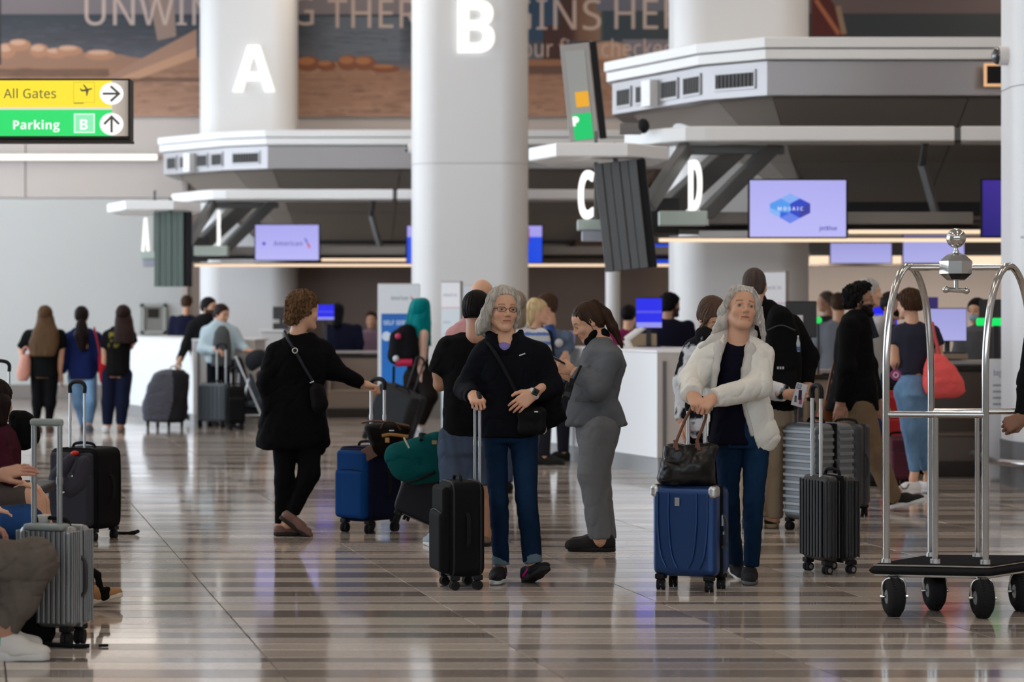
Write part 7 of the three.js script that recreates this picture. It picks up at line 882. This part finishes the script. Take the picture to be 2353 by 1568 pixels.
// ------------------------------------------------------------ people further away, at the desks, and at the edges
const blackShoe = M([0.012, 0.012, 0.012], 0.7), darkHair = () => hairMat([0.014, 0.009, 0.008], 0.5), brownHair = () => hairMat([0.055, 0.030, 0.018], 0.5);
{
  const f = new Fig('woman with very long brown hair in black carrying a pink handbag', 100, 31.1, { skin: 'fair' });
  f.wear('tee', 'tee', cloth([0.0055, 0.0066, 0.0066], 0.9), { fold: 0.012, k: 0.05 }); f.wear('leggings', 'leggings', cloth([0.006, 0.0055, 0.0066], 0.9), { k: 0.04, fold: 0.006 });
  f.torso('tee', [[868, 71, 134, 0.15], [830, 70, 134, 0.14], [795, 66, 138, 0.14], [768, 66, 138, 0.14], [750, 82, 124, 0.09]]); f.limb('tee', [[66, 770, 0, 0.075], [48, 802, 0, 0.07]], { inset: 0.03 }); f.limb('tee', [[138, 770, 0, 0.075], [142, 802, 0, 0.07]], { inset: 0.03 }); f.skin([[50, 798, 0, 0.045], [54, 838, -0.05, 0.035]]); f.skin([[142, 798, 0, 0.045], [138, 850, 0.05, 0.035]]); f.hand(1, [54, 840, -0.05], [0, -1, 0], [1, 0, 0], 'grip', 1.1); f.hand(-1, [138, 852, 0.05], [0, -1, 0], [-1, 0, 0], 'relaxed', 1.1);
  f.limb('leggings', [[87, 862, 0, 0.10], [86, 925, 0, 0.072], [84, 972, 0, 0.046]]); f.limb('leggings', [[118, 862, 0, 0.10], [116, 925, 0, 0.072], [112, 970, 0.05, 0.046]]);
  f.head(104, 727, 0, { yaw: 180, s: 1.05, hair: { kind: 'long', mat: hairMat([0.085, 0.048, 0.024], 0.45), thick: 0.02 } }); f.hangRows([[820, 70, 126, 0.05, -0.16], [790, 66, 136, 0.07, -0.13], [765, 74, 136, 0.08, -0.1], [740, 84, 126, 0.1, -0.03], [722, 86, 122, 0.1, 0]]);
  f.shoe('shoe', 86, 0, 0, 180, { mat: M([0.12, 0.06, 0.04], 0.7) }); f.shoe('shoe', 113, 0, 0.05, 180, { mat: M([0.12, 0.06, 0.04], 0.7) }); f.finish();
  softThing('handbag', 'pink handbag carried by the woman with very long brown hair', 'bag', 55, 850, 31.0, (g, q, t) => { g.loft([[876, 42, 66, 0.08], [860, 38, 70, 0.09], [830, 44, 70, 0.07], [814, 50, 68, 0.04]].map(([py, a, b, rz]) => { const u = q(a, py), v = q(b, py); return { y: u.y, x: (u.x + v.x) / 2, z: 0, rx: (v.x - u.x) / 2, rz }; }), { round: 0.04 }); strap(t, 'handle', [q(54, 822), q(52, 806), q(60, 798), q(68, 806), q(66, 822)], 0.014, M([0.5, 0.22, 0.17], 0.6)); }, cloth([0.55, 0.27, 0.21], 0.6), { fold: 0.01 });
}
{
  const f = new Fig('woman with a dark ponytail in a navy sweater and pale jeans walking away', 190, 31.3, { skin: 'fair' });
  f.wear('sweater', 'sweater', cloth([0.01, 0.018, 0.085], 0.9), { fold: 0.012, k: 0.05 }); f.wear('jeans', 'jeans', cloth(jeansLight, 0.85), { k: 0.04, fold: 0.008, tint: denim });
  f.torso('sweater', [[872, 158, 222, 0.15], [840, 158, 222, 0.15], [800, 158, 222, 0.14], [772, 156, 226, 0.14], [754, 168, 210, 0.09]]); f.limb('sweater', [[160, 776, 0, 0.075], [146, 826, 0, 0.065], [140, 858, 0, 0.055]]); f.limb('sweater', [[222, 776, 0, 0.075], [232, 822, 0, 0.065], [222, 850, 0.1, 0.055]]); f.hand(1, [140, 862, 0], [0, -1, 0], [1, 0, 0], 'relaxed', 1.1); f.hand(-1, [222, 852, 0.1], [-0.5, 0, 1], [0, -1, 0], 'grip', 1.1);
  f.limb('jeans', [[172, 866, 0, 0.10], [182, 928, 0, 0.078], [192, 978, 0.05, 0.05]]); f.limb('jeans', [[206, 866, 0, 0.10], [208, 928, -0.05, 0.075], [204, 975, -0.1, 0.05]]);
  f.head(188, 727, 0, { yaw: 180, s: 1.05, hair: { kind: 'short', nape: 0.02, mat: darkHair(), thick: 0.014 } }); f.hang([[187, 742, -0.1, 0.06], [187, 770, -0.15, 0.09], [189, 795, -0.16, 0.06], [190, 806, -0.16, 0.02]]); f.shoe('shoe', 192, 0, 0.05, 180, { mat: M([0.05, 0.05, 0.06], 0.7) }); f.shoe('shoe', 204, 0, -0.1, 180, { mat: M([0.08, 0.09, 0.12], 0.7) }); f.bit('print', box(0.12, 0.05, 0.006, f.q(192, 796, -0.15).x, f.q(192, 796).y, 0.168, 0.002), M([0.25, 0.15, 0.05], 0.7)); f.finish();
  softThing('shoulder_bag', 'red shoulder bag between the woman in navy and the woman in the black printed tee', 'bag', 242, 850, 31.1, (g, q, t) => { g.loft([[884, 232, 254, 0.06], [868, 228, 258, 0.09], [840, 226, 250, 0.08], [815, 226, 236, 0.04]].map(([py, a, b, rz]) => { const u = q(a, py), v = q(b, py); return { y: u.y, x: (u.x + v.x) / 2, z: 0, rx: (v.x - u.x) / 2, rz }; }), { round: 0.04 }); strap(t, 'strap', [q(216, 752), q(224, 785), q(230, 820)], 0.014, M([0.3, 0.008, 0.012])); }, cloth([0.33, 0.008, 0.012], 0.75), { fold: 0.01 });
}
{
  const f = new Fig('woman with long dark hair in a printed black T-shirt and dark jeans', 272, 31.0, { skin: 'fair' });
  f.wear('tee', 'tee', cloth([0.006, 0.0055, 0.006], 0.9), { fold: 0.012, k: 0.05, tint: (x, y, z) => (z > 0.08 && x < 0.04 && x > -0.11 && y > 1.1 && y < 1.33 && ns(x * 22, y * 16, 2) > 0.1 ? [28, 26, 4] : [1, 1, 1]) }); f.wear('jeans', 'jeans', cloth([0.008, 0.011, 0.028], 0.9), { k: 0.04, fold: 0.008 });
  f.torso('tee', [[866, 240, 300, 0.15], [830, 246, 298, 0.14], [795, 244, 300, 0.14], [768, 244, 302, 0.14], [750, 258, 300, 0.09]]); f.limb('tee', [[248, 772, 0, 0.075], [240, 800, 0, 0.068]], { inset: 0.03 }); f.limb('tee', [[300, 772, 0, 0.075], [306, 790, 0, 0.066]], { inset: 0.03 }); f.skin([[240, 798, 0, 0.044], [240, 835, 0.05, 0.036], [248, 858, 0.12, 0.03]]); f.skin([[305, 785, 0, 0.044], [300, 800, 0.2, 0.036]]); f.hand(1, [248, 860, 0.12], [0, -1, 0.2], [1, 0, 0], 'relaxed', 1.1);
  f.limb('jeans', [[252, 862, 0, 0.105], [248, 925, 0, 0.082], [247, 978, 0, 0.066]]); f.limb('jeans', [[286, 862, 0, 0.108], [282, 925, 0, 0.082], [277, 976, 0, 0.068]]);
  f.head(284, 726, 0, { yaw: 176, s: 1.06, hair: { kind: 'long', mat: hairMat([0.022, 0.012, 0.010], 0.45), thick: 0.02 } }); f.hangRows([[790, 262, 308, 0.05, -0.15], [765, 262, 310, 0.07, -0.13], [740, 264, 306, 0.1, -0.04], [722, 266, 302, 0.1, 0]]); f.shoe('shoe', 244, 0, 0, 200, { mat: M([0.6, 0.58, 0.56], 0.6) }); f.shoe('shoe', 277, 0, 0, 180, { mat: M([0.2, 0.12, 0.08], 0.7) }); f.finish();
}
{
  const f = new Fig('bearded man in a dark jacket and jeans pulling the grey-covered suitcase', 458, 33.3, { skin: 'fair' });
  f.wear('jacket', 'jacket', cloth([0.011, 0.011, 0.0121], 0.9), { fold: 0.012, k: 0.05 }); f.wear('jeans', 'jeans', cloth([0.03, 0.055, 0.1], 0.85), { k: 0.05, fold: 0.01, tint: denim });
  f.torso('jacket', [[828, 438, 478, 0.16], [790, 434, 482, 0.17], [755, 433, 492, 0.18], [733, 446, 492, 0.15], [720, 462, 490, 0.09]]); f.limb('jacket', [[444, 748, -0.1, 0.08], [427, 795, -0.15, 0.066], [412, 830, -0.3, 0.05]]); f.limb('jacket', [[484, 748, 0.1, 0.08], [500, 790, 0.1, 0.066], [520, 806, 0, 0.05]]); f.hand(-1, [411, 832, -0.32], [-0.3, -1, 0], [0, 0, -1], 'grip', 1.1);
  f.torso('jeans', [[860, 440, 478, 0.15], [822, 442, 476, 0.15]]); f.limb('jeans', [[456, 850, -0.05, 0.105], [462, 905, 0, 0.08], [444, 970, 0.05, 0.065]]); f.limb('jeans', [[468, 850, 0.08, 0.1], [478, 905, 0.1, 0.078], [482, 970, 0.1, 0.065]]);
  f.head(481, 706, 0, { yaw: 62, pitch: -4, s: 1.1, male: 1, beard: [0.06, 0.05, 0.045], hair: { kind: 'short', mat: hairMat([0.012, 0.010, 0.011], 0.6), thick: 0.012, line: 0.06 } }); f.shoe('shoe', 440, 0, 0.05, 90, { mat: blackShoe, len: 1.15, pitch: 20, lift: 0.04 }); f.shoe('shoe', 484, 0, 0.1, 90, { mat: blackShoe, len: 1.15 }); f.finish();
}
{
  const f = new Fig('woman in a pale denim jacket and grey vest leaning over the slate suitcase', 508, 32.9, { skin: 'fair' });
  f.wear('jacket', 'jacket', cloth([0.42, 0.52, 0.56], 0.85), { fold: 0.014, k: 0.05 }); f.wear('vest', 'vest', cloth([0.085, 0.09, 0.09], 0.9), { fold: 0.012, k: 0.04 }); f.wear('trousers', 'trousers', cloth([0.0066, 0.0072, 0.011], 0.9), { k: 0.04 });
  f.torso('jacket', [[835, 474, 536, 0.15], [800, 468, 540, 0.15], [768, 468, 540, 0.15], [748, 478, 532, 0.13], [736, 490, 520, 0.08]]); f.torso('vest', [[842, 484, 534, 0.10, -0.10], [800, 486, 532, 0.10, -0.10], [765, 492, 528, 0.09, -0.10], [748, 500, 520, 0.06, -0.08]], { skin: false }); f.limb('jacket', [[474, 762, 0, 0.08], [466, 802, -0.08, 0.07], [498, 806, -0.28, 0.052]]); f.limb('jacket', [[536, 762, 0, 0.08], [556, 796, 0, 0.066], [570, 806, -0.15, 0.05]]); f.hand(-1, [500, 806, -0.3], [0.8, -0.3, 0.2], [0, -1, 0], 'grip', 1.1); f.hand(1, [572, 806, -0.16], [1, 0, 0], [0, -1, 0], 'grip', 1.1);
  f.limb('trousers', [[492, 835, 0, 0.105], [488, 905, 0, 0.08], [484, 970, 0, 0.06]]); f.limb('trousers', [[522, 835, 0, 0.105], [526, 905, 0, 0.08], [528, 970, 0, 0.06]]);
  f.head(510, 722, -0.03, { yaw: 52, pitch: -14, s: 1.08, hair: { kind: 'short', nape: 0.0, mat: hairMat([0.025, 0.014, 0.012], 0.5), thick: 0.014, top: [[0, 0.07, -0.10, 0.04, 0.035, 0.04]] } }); f.shoe('shoe', 484, 0, 0, 40, { mat: blackShoe }); f.shoe('shoe', 528, 0, 0, 40, { mat: blackShoe }); f.finish();
}
{ const f = new Fig('baby in orange sitting inside the stroller', 600, 32.45, { skin: 'tan' }); f.wear('suit', 'suit', cloth([0.35, 0.16, 0.09], 0.9), { k: 0.03 }); f.torso('suit', [[905, 588, 612, 0.07], [885, 588, 612, 0.08], [878, 592, 608, 0.05]]); f.limb('suit', [[596, 902, 0, 0.045], [608, 908, -0.15, 0.035]]); f.limb('suit', [[606, 902, 0, 0.045], [616, 908, -0.15, 0.035]]); f.limb('suit', [[590, 884, 0, 0.035], [600, 896, -0.12, 0.028]]); f.head(601, 868, 0, { yaw: 40, s: 0.8, hair: { kind: 'short', mat: brownHair(), thick: 0.006 } }); f.finish(); }
// agents and travellers at the desks, bodies reaching the floor behind them
function standing(label, px, d, o) {
  const f = new Fig(label, px, d, { skin: o.skin ?? 'fair' }), m = d / F, P = (v) => v / m, y = (h) => HY + (EY - h) / m, w = P(0.2) * (o.w ?? 1), h = o.h ?? 1.7, sh = h * 0.815, c = px;
  f.wear('top', o.topName ?? 'jacket', cloth(o.top, 0.88), { fold: 0.012, k: 0.05, tint: o.tint }); f.wear('trousers', 'trousers', cloth(o.legs ?? [0.015, 0.015, 0.02], 0.9), { k: 0.04 });
  const sd = o.side ? 0.62 : 1, dz = o.side ? 0.20 : 0.135; f.torso('top', [[y(h * 0.50), c - w * 0.98 * sd, c + w * 0.98 * sd, dz], [y(h * 0.60), c - w * 0.92 * sd, c + w * 0.92 * sd, dz], [y(h * 0.72), c - w * 1.02 * sd, c + w * 1.02 * sd, dz + 0.005], [y(sh - 0.03), c - w * 0.95 * sd, c + w * 0.95 * sd, dz - 0.01], [y(sh + 0.03), c - w * 0.42, c + w * 0.42, 0.08]]);
  const ax = w * sd; const hands = o.hands ?? [[-ax * 1.15, h * 0.52, 0], [ax * 1.15, h * 0.52, 0]]; for (const [i, s] of [[0, -1], [1, 1]]) { const e = hands[i]; f.limb('top', [[c + s * ax * 0.98, y(sh - 0.05), o.side ? -s * 0.16 : 0, 0.072], [c + (s * ax * 1.2 + e[0]) / 2, y((sh + e[1]) / 2 - 0.03), e[2] / 2, 0.062], [c + e[0], y(e[1]), e[2], 0.048]]); f.hand(i ? -1 : 1, [c + e[0], y(e[1] - 0.01), e[2]], [0, -1, 0.1], [0, 0, 1], 'relaxed', 1.05); }
  for (const s of [-1, 1]) { f.limb('trousers', [[c + s * P(0.09), y(h * 0.51), 0, 0.105], [c + s * P(0.1), y(h * 0.28), 0, 0.08], [c + s * P(0.1), y(0.09), 0, 0.06]]); f.shoe('shoe', c + s * P(0.1), 0, 0, o.yaw ?? 180, { mat: blackShoe, len: 1.1 }); }
  const hd = o.head ?? {}; f.head(hd.px ?? c, hd.py ?? y(h - 0.115), hd.dd ?? 0, { yaw: o.yaw ?? 180, s: 1.05, ...hd }); if (o.hang) for (const l of o.hang) f.hang(l); if (o.then) o.then(f, y, P); return f.finish();
}
standing('person in a navy coat behind the far white desk', 428, 40.3, { h: 1.84, yaw: 165, top: [0.012, 0.013, 0.034], head: { px: 430, hair: { kind: 'short', nape: 0.02, mat: brownHair(), thick: 0.016 } }, w: 1.1 });
standing('agent in dark navy with long black hair beside the far blue monitor', 788, 36.6, { h: 1.68, yaw: 180, top: [0.008, 0.009, 0.022], head: { px: 776, hair: { kind: 'long', mat: hairMat([0.006, 0.006, 0.008], 0.5), thick: 0.022 } }, hang: [[[776, 715, -0.03, 0.1], [774, 745, -0.1, 0.08]]], w: 1.12 });
standing('agent with a tanned face at the far brown desk beside the blue floor sign', 853, 37.4, { h: 1.56, yaw: 0, skin: 'tan', top: [0.16, 0.10, 0.13], head: { hair: { kind: 'long', mat: hairMat([0.03, 0.014, 0.01], 0.5), thick: 0.014 } } });
standing('fair-haired person in a white and blue striped shirt behind the woman in the fleece', 1190, 20.4, { h: 1.70, yaw: 176, topName: 'shirt', top: [0.62, 0.64, 0.68], tint: (x, y) => (Math.sin(y * 80) > 0.35 ? [0.18, 0.3, 0.75] : [1, 1, 1]), legs: [0.05, 0.07, 0.12], head: { px: 1184, hair: { kind: 'long', mat: hairMat([0.24, 0.19, 0.14], 0.5), thick: 0.018 } }, hang: [[[1186, 705, 0, 0.09], [1188, 738, -0.05, 0.08]]] });
standing('blonde woman in a black top in profile behind the grey suit', 1228, 24.2, { h: 1.66, yaw: 86, side: 1, topName: 'top', top: [0.012, 0.012, 0.014], head: { px: 1238, hair: { kind: 'long', mat: hairMat([0.50, 0.37, 0.20], 0.5), thick: 0.014 } }, hang: [[[1228, 700, 0, 0.07], [1222, 725, 0, 0.075], [1218, 745, -0.02, 0.03]]] });
standing('man in a slate blue jacket with a blue bag bending at the white desk', 1272, 24.9, { h: 1.64, yaw: -70, side: 1, w: 1.15, top: [0.095, 0.125, 0.18], hands: [[-20, 1.02, -0.1], [28, 1.12, -0.2]], head: { px: 1254, py: 703, male: 1, hair: { kind: 'short', mat: brownHair(), thick: 0.016 } }, then: (f, y, P) => { f.bit('sling', tube([f.q(1262, 748, -0.18), f.q(1266, 775, -0.2), f.q(1262, 800, -0.2)], 0.05, 20, 8), M([0.01, 0.06, 0.22], 0.8)); f.bit('patch', ball(0.045, f.q(1284, 788, -0.2).x, f.q(1284, 788).y, 0.22), M([0.5, 0.47, 0.46], 0.7)); } });
standing('agent with curly dark hair in a navy blazer behind the white desk', 1532, 26.4, { h: 1.775, yaw: 112, skin: 'tan', top: [0.010, 0.010, 0.022], w: 1.2, head: { px: 1542, py: 703, male: 1, beard: [0.12, 0.1, 0.1], hair: { kind: 'short', nape: 0.02, mat: hairMat([0.008, 0.007, 0.008], 0.5), thick: 0.026, curl: 0.008 } } });
standing('person with black hair in a magenta top at the back behind the ponytail', 1442, 29.5, { h: 1.62, yaw: 150, topName: 'top', top: [0.16, 0.012, 0.06], head: { px: 1446, hair: { kind: 'long', mat: hairMat([0.006, 0.005, 0.006], 0.5), thick: 0.02 } } });
standing('tall man with grey hair in a pale grey shirt behind the man in the blazer', 1988, 21.2, { h: 1.83, yaw: 95, topName: 'shirt', top: [0.42, 0.41, 0.40], legs: [0.03, 0.055, 0.12], side: 1, w: 1.1, head: { px: 1998, male: 1, hair: { kind: 'short', mat: hairMat([0.40, 0.38, 0.37], 0.6), thick: 0.01 } } });
standing('grey-haired man facing sideways at the back under the lavender screen', 1897, 31, { h: 1.81, yaw: -85, top: [0.05, 0.052, 0.06], side: 1, head: { male: 1, hair: { kind: 'short', mat: hairMat([0.16, 0.12, 0.1], 0.6), thick: 0.012 } } });
standing('man in a blue-grey T-shirt with dark hair at the back desk', 1926, 27.6, { h: 1.76, yaw: 178, topName: 'tee', top: [0.20, 0.215, 0.25], head: { male: 1, hair: { kind: 'short', mat: brownHair(), thick: 0.012 } }, w: 1.1 });
standing('woman with dark hair and a dark mask facing the woman in the navy tee', 2046, 22.4, { h: 1.71, yaw: 40, topName: 'top', top: [0.018, 0.018, 0.022], skin: 'tan', head: { px: 2050, py: 704, mask: cloth([0.0066, 0.0066, 0.0077], 0.9), hair: { kind: 'long', mat: hairMat([0.014, 0.010, 0.009], 0.5), thick: 0.016 } } });
standing('agent with black hair and a pale blue mask at the dark desk', 2252, 24.9, { h: 1.70, yaw: -35, top: [0.10, 0.10, 0.11], head: { px: 2244, py: 716, mask: cloth([0.3, 0.42, 0.5], 0.9), hair: { kind: 'long', mat: hairMat([0.008, 0.007, 0.007], 0.5), thick: 0.02 } } });
{ // man at the edge who holds the cart
  const f = new Fig('man in a black jacket at the edge with his hand on the luggage cart', 2440, 12.45, { skin: 'brown' });
  f.wear('jacket', 'jacket', cloth([0.0055, 0.0055, 0.0066], 0.88), { fold: 0.016, k: 0.05 }); f.wear('trousers', 'trousers', cloth([0.0066, 0.0066, 0.0083], 0.9), { k: 0.04 });
  f.torso('jacket', [[985, 2376, 2516, 0.15], [900, 2380, 2512, 0.15], [800, 2374, 2518, 0.14], [755, 2390, 2500, 0.11], [735, 2415, 2475, 0.07]]); f.limb('jacket', [[2384, 785, 0, 0.075], [2370, 880, -0.02, 0.062], [2352, 958, -0.06, 0.046]]); f.limb('jacket', [[2510, 785, 0, 0.075], [2530, 880, 0, 0.062], [2520, 970, -0.1, 0.048]]); f.hand(-1, [2349, 962, -0.08], [-0.85, -0.35, 0.1], [0, -0.5, -1], 'grip', 1.04); f.hand(1, [2520, 974, -0.1], [0, -1, 0], [-1, 0, 0], 'relaxed');
  f.limb('trousers', [[2412, 980, 0, 0.11], [2408, 1170, 0, 0.08], [2408, 1340, 0, 0.06]]); f.limb('trousers', [[2480, 980, 0, 0.11], [2484, 1170, 0, 0.08], [2484, 1340, 0, 0.06]]); f.head(2445, 690, 0, { yaw: -40, s: 1.06, male: 1, hair: { kind: 'short', mat: darkHair(), thick: 0.01 } }); f.shoe('shoe', 2408, 0, 0, -20, { mat: blackShoe, len: 1.1 }); f.shoe('shoe', 2484, 0, 0, 10, { mat: blackShoe, len: 1.1 }); f.finish();
}
// seated people along the edge
{ const z0 = -10.3, z1 = -15.6, x0 = at(-330, 0, 10.8).x, x1 = at(-190, 0, 13).x, t = thing('bench', 'low dark bench along the edge under the seated people', 'bench', V((x0 + x1) / 2 - 0.1, 0, (z0 + z1) / 2)); obj('seat', box(0.5, 0.06, z0 - z1, 0, 0.41, 0, 0.02), mat.darkGrey, t); for (const z of [-2.3, 0, 2.3]) obj('leg', box(0.06, 0.38, 0.06, 0, 0.19, z, 0.006), mat.steel, t); }
{ // the nearest one: knee, shin and white sneaker in the frame, arm held out
  const f = new Fig('seated person in brown-grey trousers and white sneakers beside the silver suitcase', -60, 10.62, { skin: 'tan' });
  f.wear('trousers', 'trousers', cloth([0.115, 0.095, 0.078], 0.85), { fold: 0.020, k: 0.05, tint: grain(0.12) }); f.wear('top', 'top', cloth([0.0066, 0.0066, 0.0072], 0.9), { fold: 0.012, k: 0.05 });
  f.torso('top', [[1290, -270, -130, 0.17], [1180, -260, -135, 0.16], [1060, -262, -120, 0.18], [990, -250, -130, 0.15], [955, -225, -160, 0.08]]); f.torso('trousers', [[1340, -275, -120, 0.18], [1250, -265, -120, 0.17]]);
  f.limb('trousers', [[-180, 1292, -0.12, 0.115], [78, 1291, -0.12, 0.096]], { cut: false }); f.limb('trousers', [[80, 1292, -0.12, 0.094], [46, 1380, -0.12, 0.074], [12, 1442, -0.12, 0.062]]); f.limb('trousers', [[-180, 1290, 0.14, 0.115], [40, 1300, 0.16, 0.092], [-10, 1445, 0.16, 0.066]]); f.skin([[14, 1430, -0.12, 0.044], [8, 1468, -0.12, 0.040]]);
  f.limb('top', [[-150, 1020, -0.16, 0.068], [-140, 1120, -0.22, 0.06]], { inset: 0.02 }); f.skin([[-140, 1105, -0.2, 0.042], [-120, 1130, -0.2, 0.042], [0, 1092, -0.05, 0.030]]); f.hand(1, [2, 1091, -0.05], [1, 0.22, 0.05], [0, -0.85, -0.6], 'spread', 1.0); f.limb('top', [[-160, 1020, 0.2, 0.066], [-140, 1150, 0.22, 0.058], [-60, 1200, 0.1, 0.045]]); f.hand(-1, [-55, 1204, 0.1], [1, -0.2, 0], [0, -1, 0], 'relaxed');
  f.head(-190, 890, -0.02, { yaw: 80, s: 1.05, male: 1, hair: { kind: 'short', mat: darkHair(), thick: 0.012 } }); const ws = cloth([0.58, 0.55, 0.5], 0.7), ti = (x, y, z) => (z < 0.02 && z > -0.02 && y > 0.05 ? [0.1, 0.55, 0.5] : [1, 1, 1]); f.shoe('sneaker', -4, 0, -0.12, 84, { mat: ws, tint: ti, soleMat: M([0.55, 0.53, 0.49], 0.6), sole: 0.03, len: 1.22, high: 0.085, laces: M([0.5, 0.48, 0.45], 0.6) }); f.shoe('sneaker', -20, 0, 0.16, 90, { mat: ws, soleMat: sole, len: 1.2 }); f.finish();
}
{ // middle one in maroon
  const f = new Fig('seated person with dark hair in a maroon sweater and brown shorts', -20, 13.9, { skin: 'fair' });
  f.wear('sweater', 'sweater', cloth([0.045, 0.008, 0.016], 0.9), { fold: 0.012, k: 0.05 }); f.wear('shorts', 'shorts', cloth([0.075, 0.06, 0.052], 0.9), { fold: 0.014, k: 0.04 });
  f.torso('sweater', [[1140, -60, 42, 0.15], [1090, -58, 46, 0.16], [1030, -54, 46, 0.17], [995, -46, 34, 0.14], [972, -28, 14, 0.07]]); f.limb('sweater', [[-10, 1012, -0.16, 0.07], [5, 1080, -0.2, 0.06], [40, 1112, -0.15, 0.045]]); f.hand(-1, [42, 1112, -0.15], [1, -0.2, 0], [0, -1, 0], 'relaxed'); f.limb('shorts', [[-30, 1140, -0.1, 0.105], [68, 1140, -0.12, 0.092]]); f.limb('shorts', [[-30, 1140, 0.12, 0.105], [70, 1142, 0.16, 0.09]]); f.torso('shorts', [[1185, -62, 30, 0.17], [1130, -58, 30, 0.16]]);
  f.skin([[66, 1140, -0.12, 0.062], [82, 1152, -0.12, 0.058], [92, 1215, -0.12, 0.048], [96, 1300, -0.12, 0.034]]); f.skin([[66, 1142, 0.16, 0.06], [90, 1155, 0.16, 0.056], [104, 1215, 0.16, 0.046], [108, 1300, 0.16, 0.034]]); f.head(-10, 926, 0, { yaw: 150, s: 1.05, hair: { kind: 'long', mat: darkHair(), thick: 0.02 } }); f.hang([[-8, 928, -0.05, 0.085], [-10, 960, -0.05, 0.07]]); f.shoe('shoe', 98, 0, -0.12, 85, { mat: M([0.04, 0.04, 0.05], 0.7) }); f.shoe('shoe', 110, 0, 0.16, 85, { mat: M([0.04, 0.04, 0.05], 0.7) }); f.finish();
}
{ // the one in blue jeans with outstretched leg
  const f = new Fig('seated person in blue jeans with tan shoes stretched behind the silver suitcase', -40, 12.4, { skin: 'fair' });
  f.wear('sweater', 'sweater', cloth([0.02, 0.022, 0.03], 0.9), { fold: 0.012, k: 0.05 }); f.wear('jeans', 'jeans', cloth([0.01, 0.03, 0.085], 0.85), { fold: 0.012, k: 0.04, tint: denim });
  f.torso('sweater', [[1205, -140, -30, 0.16], [1140, -136, -30, 0.16], [1060, -134, -30, 0.17], [1020, -120, -44, 0.14], [992, -100, -60, 0.07]]); f.limb('sweater', [[-80, 1050, -0.15, 0.07], [-70, 1130, -0.2, 0.06], [-20, 1170, -0.1, 0.045]]); f.hand(-1, [-16, 1172, -0.1], [1, -0.2, 0], [0, -1, 0], 'relaxed'); f.limb('jeans', [[-90, 1205, -0.1, 0.105], [58, 1200, -0.05, 0.084]], { cut: false }); f.limb('jeans', [[58, 1200, -0.05, 0.082], [120, 1290, 0.05, 0.068], [196, 1380, 0.1, 0.052]]); f.limb('jeans', [[-90, 1205, 0.12, 0.105], [40, 1206, 0.2, 0.08], [110, 1340, 0.25, 0.055]]); f.torso('jeans', [[1245, -140, -30, 0.17], [1190, -136, -30, 0.17]]);
  f.head(-80, 945, 0, { yaw: 90, s: 1.05, male: 1, hair: { kind: 'short', mat: darkHair(), thick: 0.012 } }); const ts = M([0.28, 0.13, 0.045], 0.7); f.shoe('shoe', 200, 0, 0.02, 96, { mat: ts, soleMat: M([0.5, 0.44, 0.34], 0.6), sole: 0.026, pitch: -12, lift: 0.01 }); f.shoe('shoe', 118, 0, 0.25, 90, { mat: ts, soleMat: sole }); f.finish();
  softThing('shoulder_strap', 'black padded bag strap hanging above the tan shoe beside the silver suitcase', 'strap', 226, 1340, 12.2, (g, q, t) => { g.cap(q(214, 1312), q(224, 1322), 0.016, 0.018, { k: 0.01 }).cap(q(224, 1322), q(228, 1342), 0.018, 0.014, { k: 0.01 }).cap(q(228, 1342), q(236, 1357), 0.009, 0.008).cap(q(236, 1357), q(248, 1354), 0.008, 0.008).cap(q(248, 1354), q(246, 1372), 0.008, 0.009).cap(q(246, 1372), q(238, 1376), 0.009, 0.009).cap(q(238, 1376), q(236, 1360), 0.008, 0.008); const f0 = q(213, 1312); obj('webbing', bar(V(f0.x, f0.y, 0), q(211, 1388), 0.008), mat.blackMatt, t); }, cloth([0.005, 0.005, 0.005], 0.85), { fold: 0.001, cell: 0.0055 });
}
renderer.render(scene, camera);
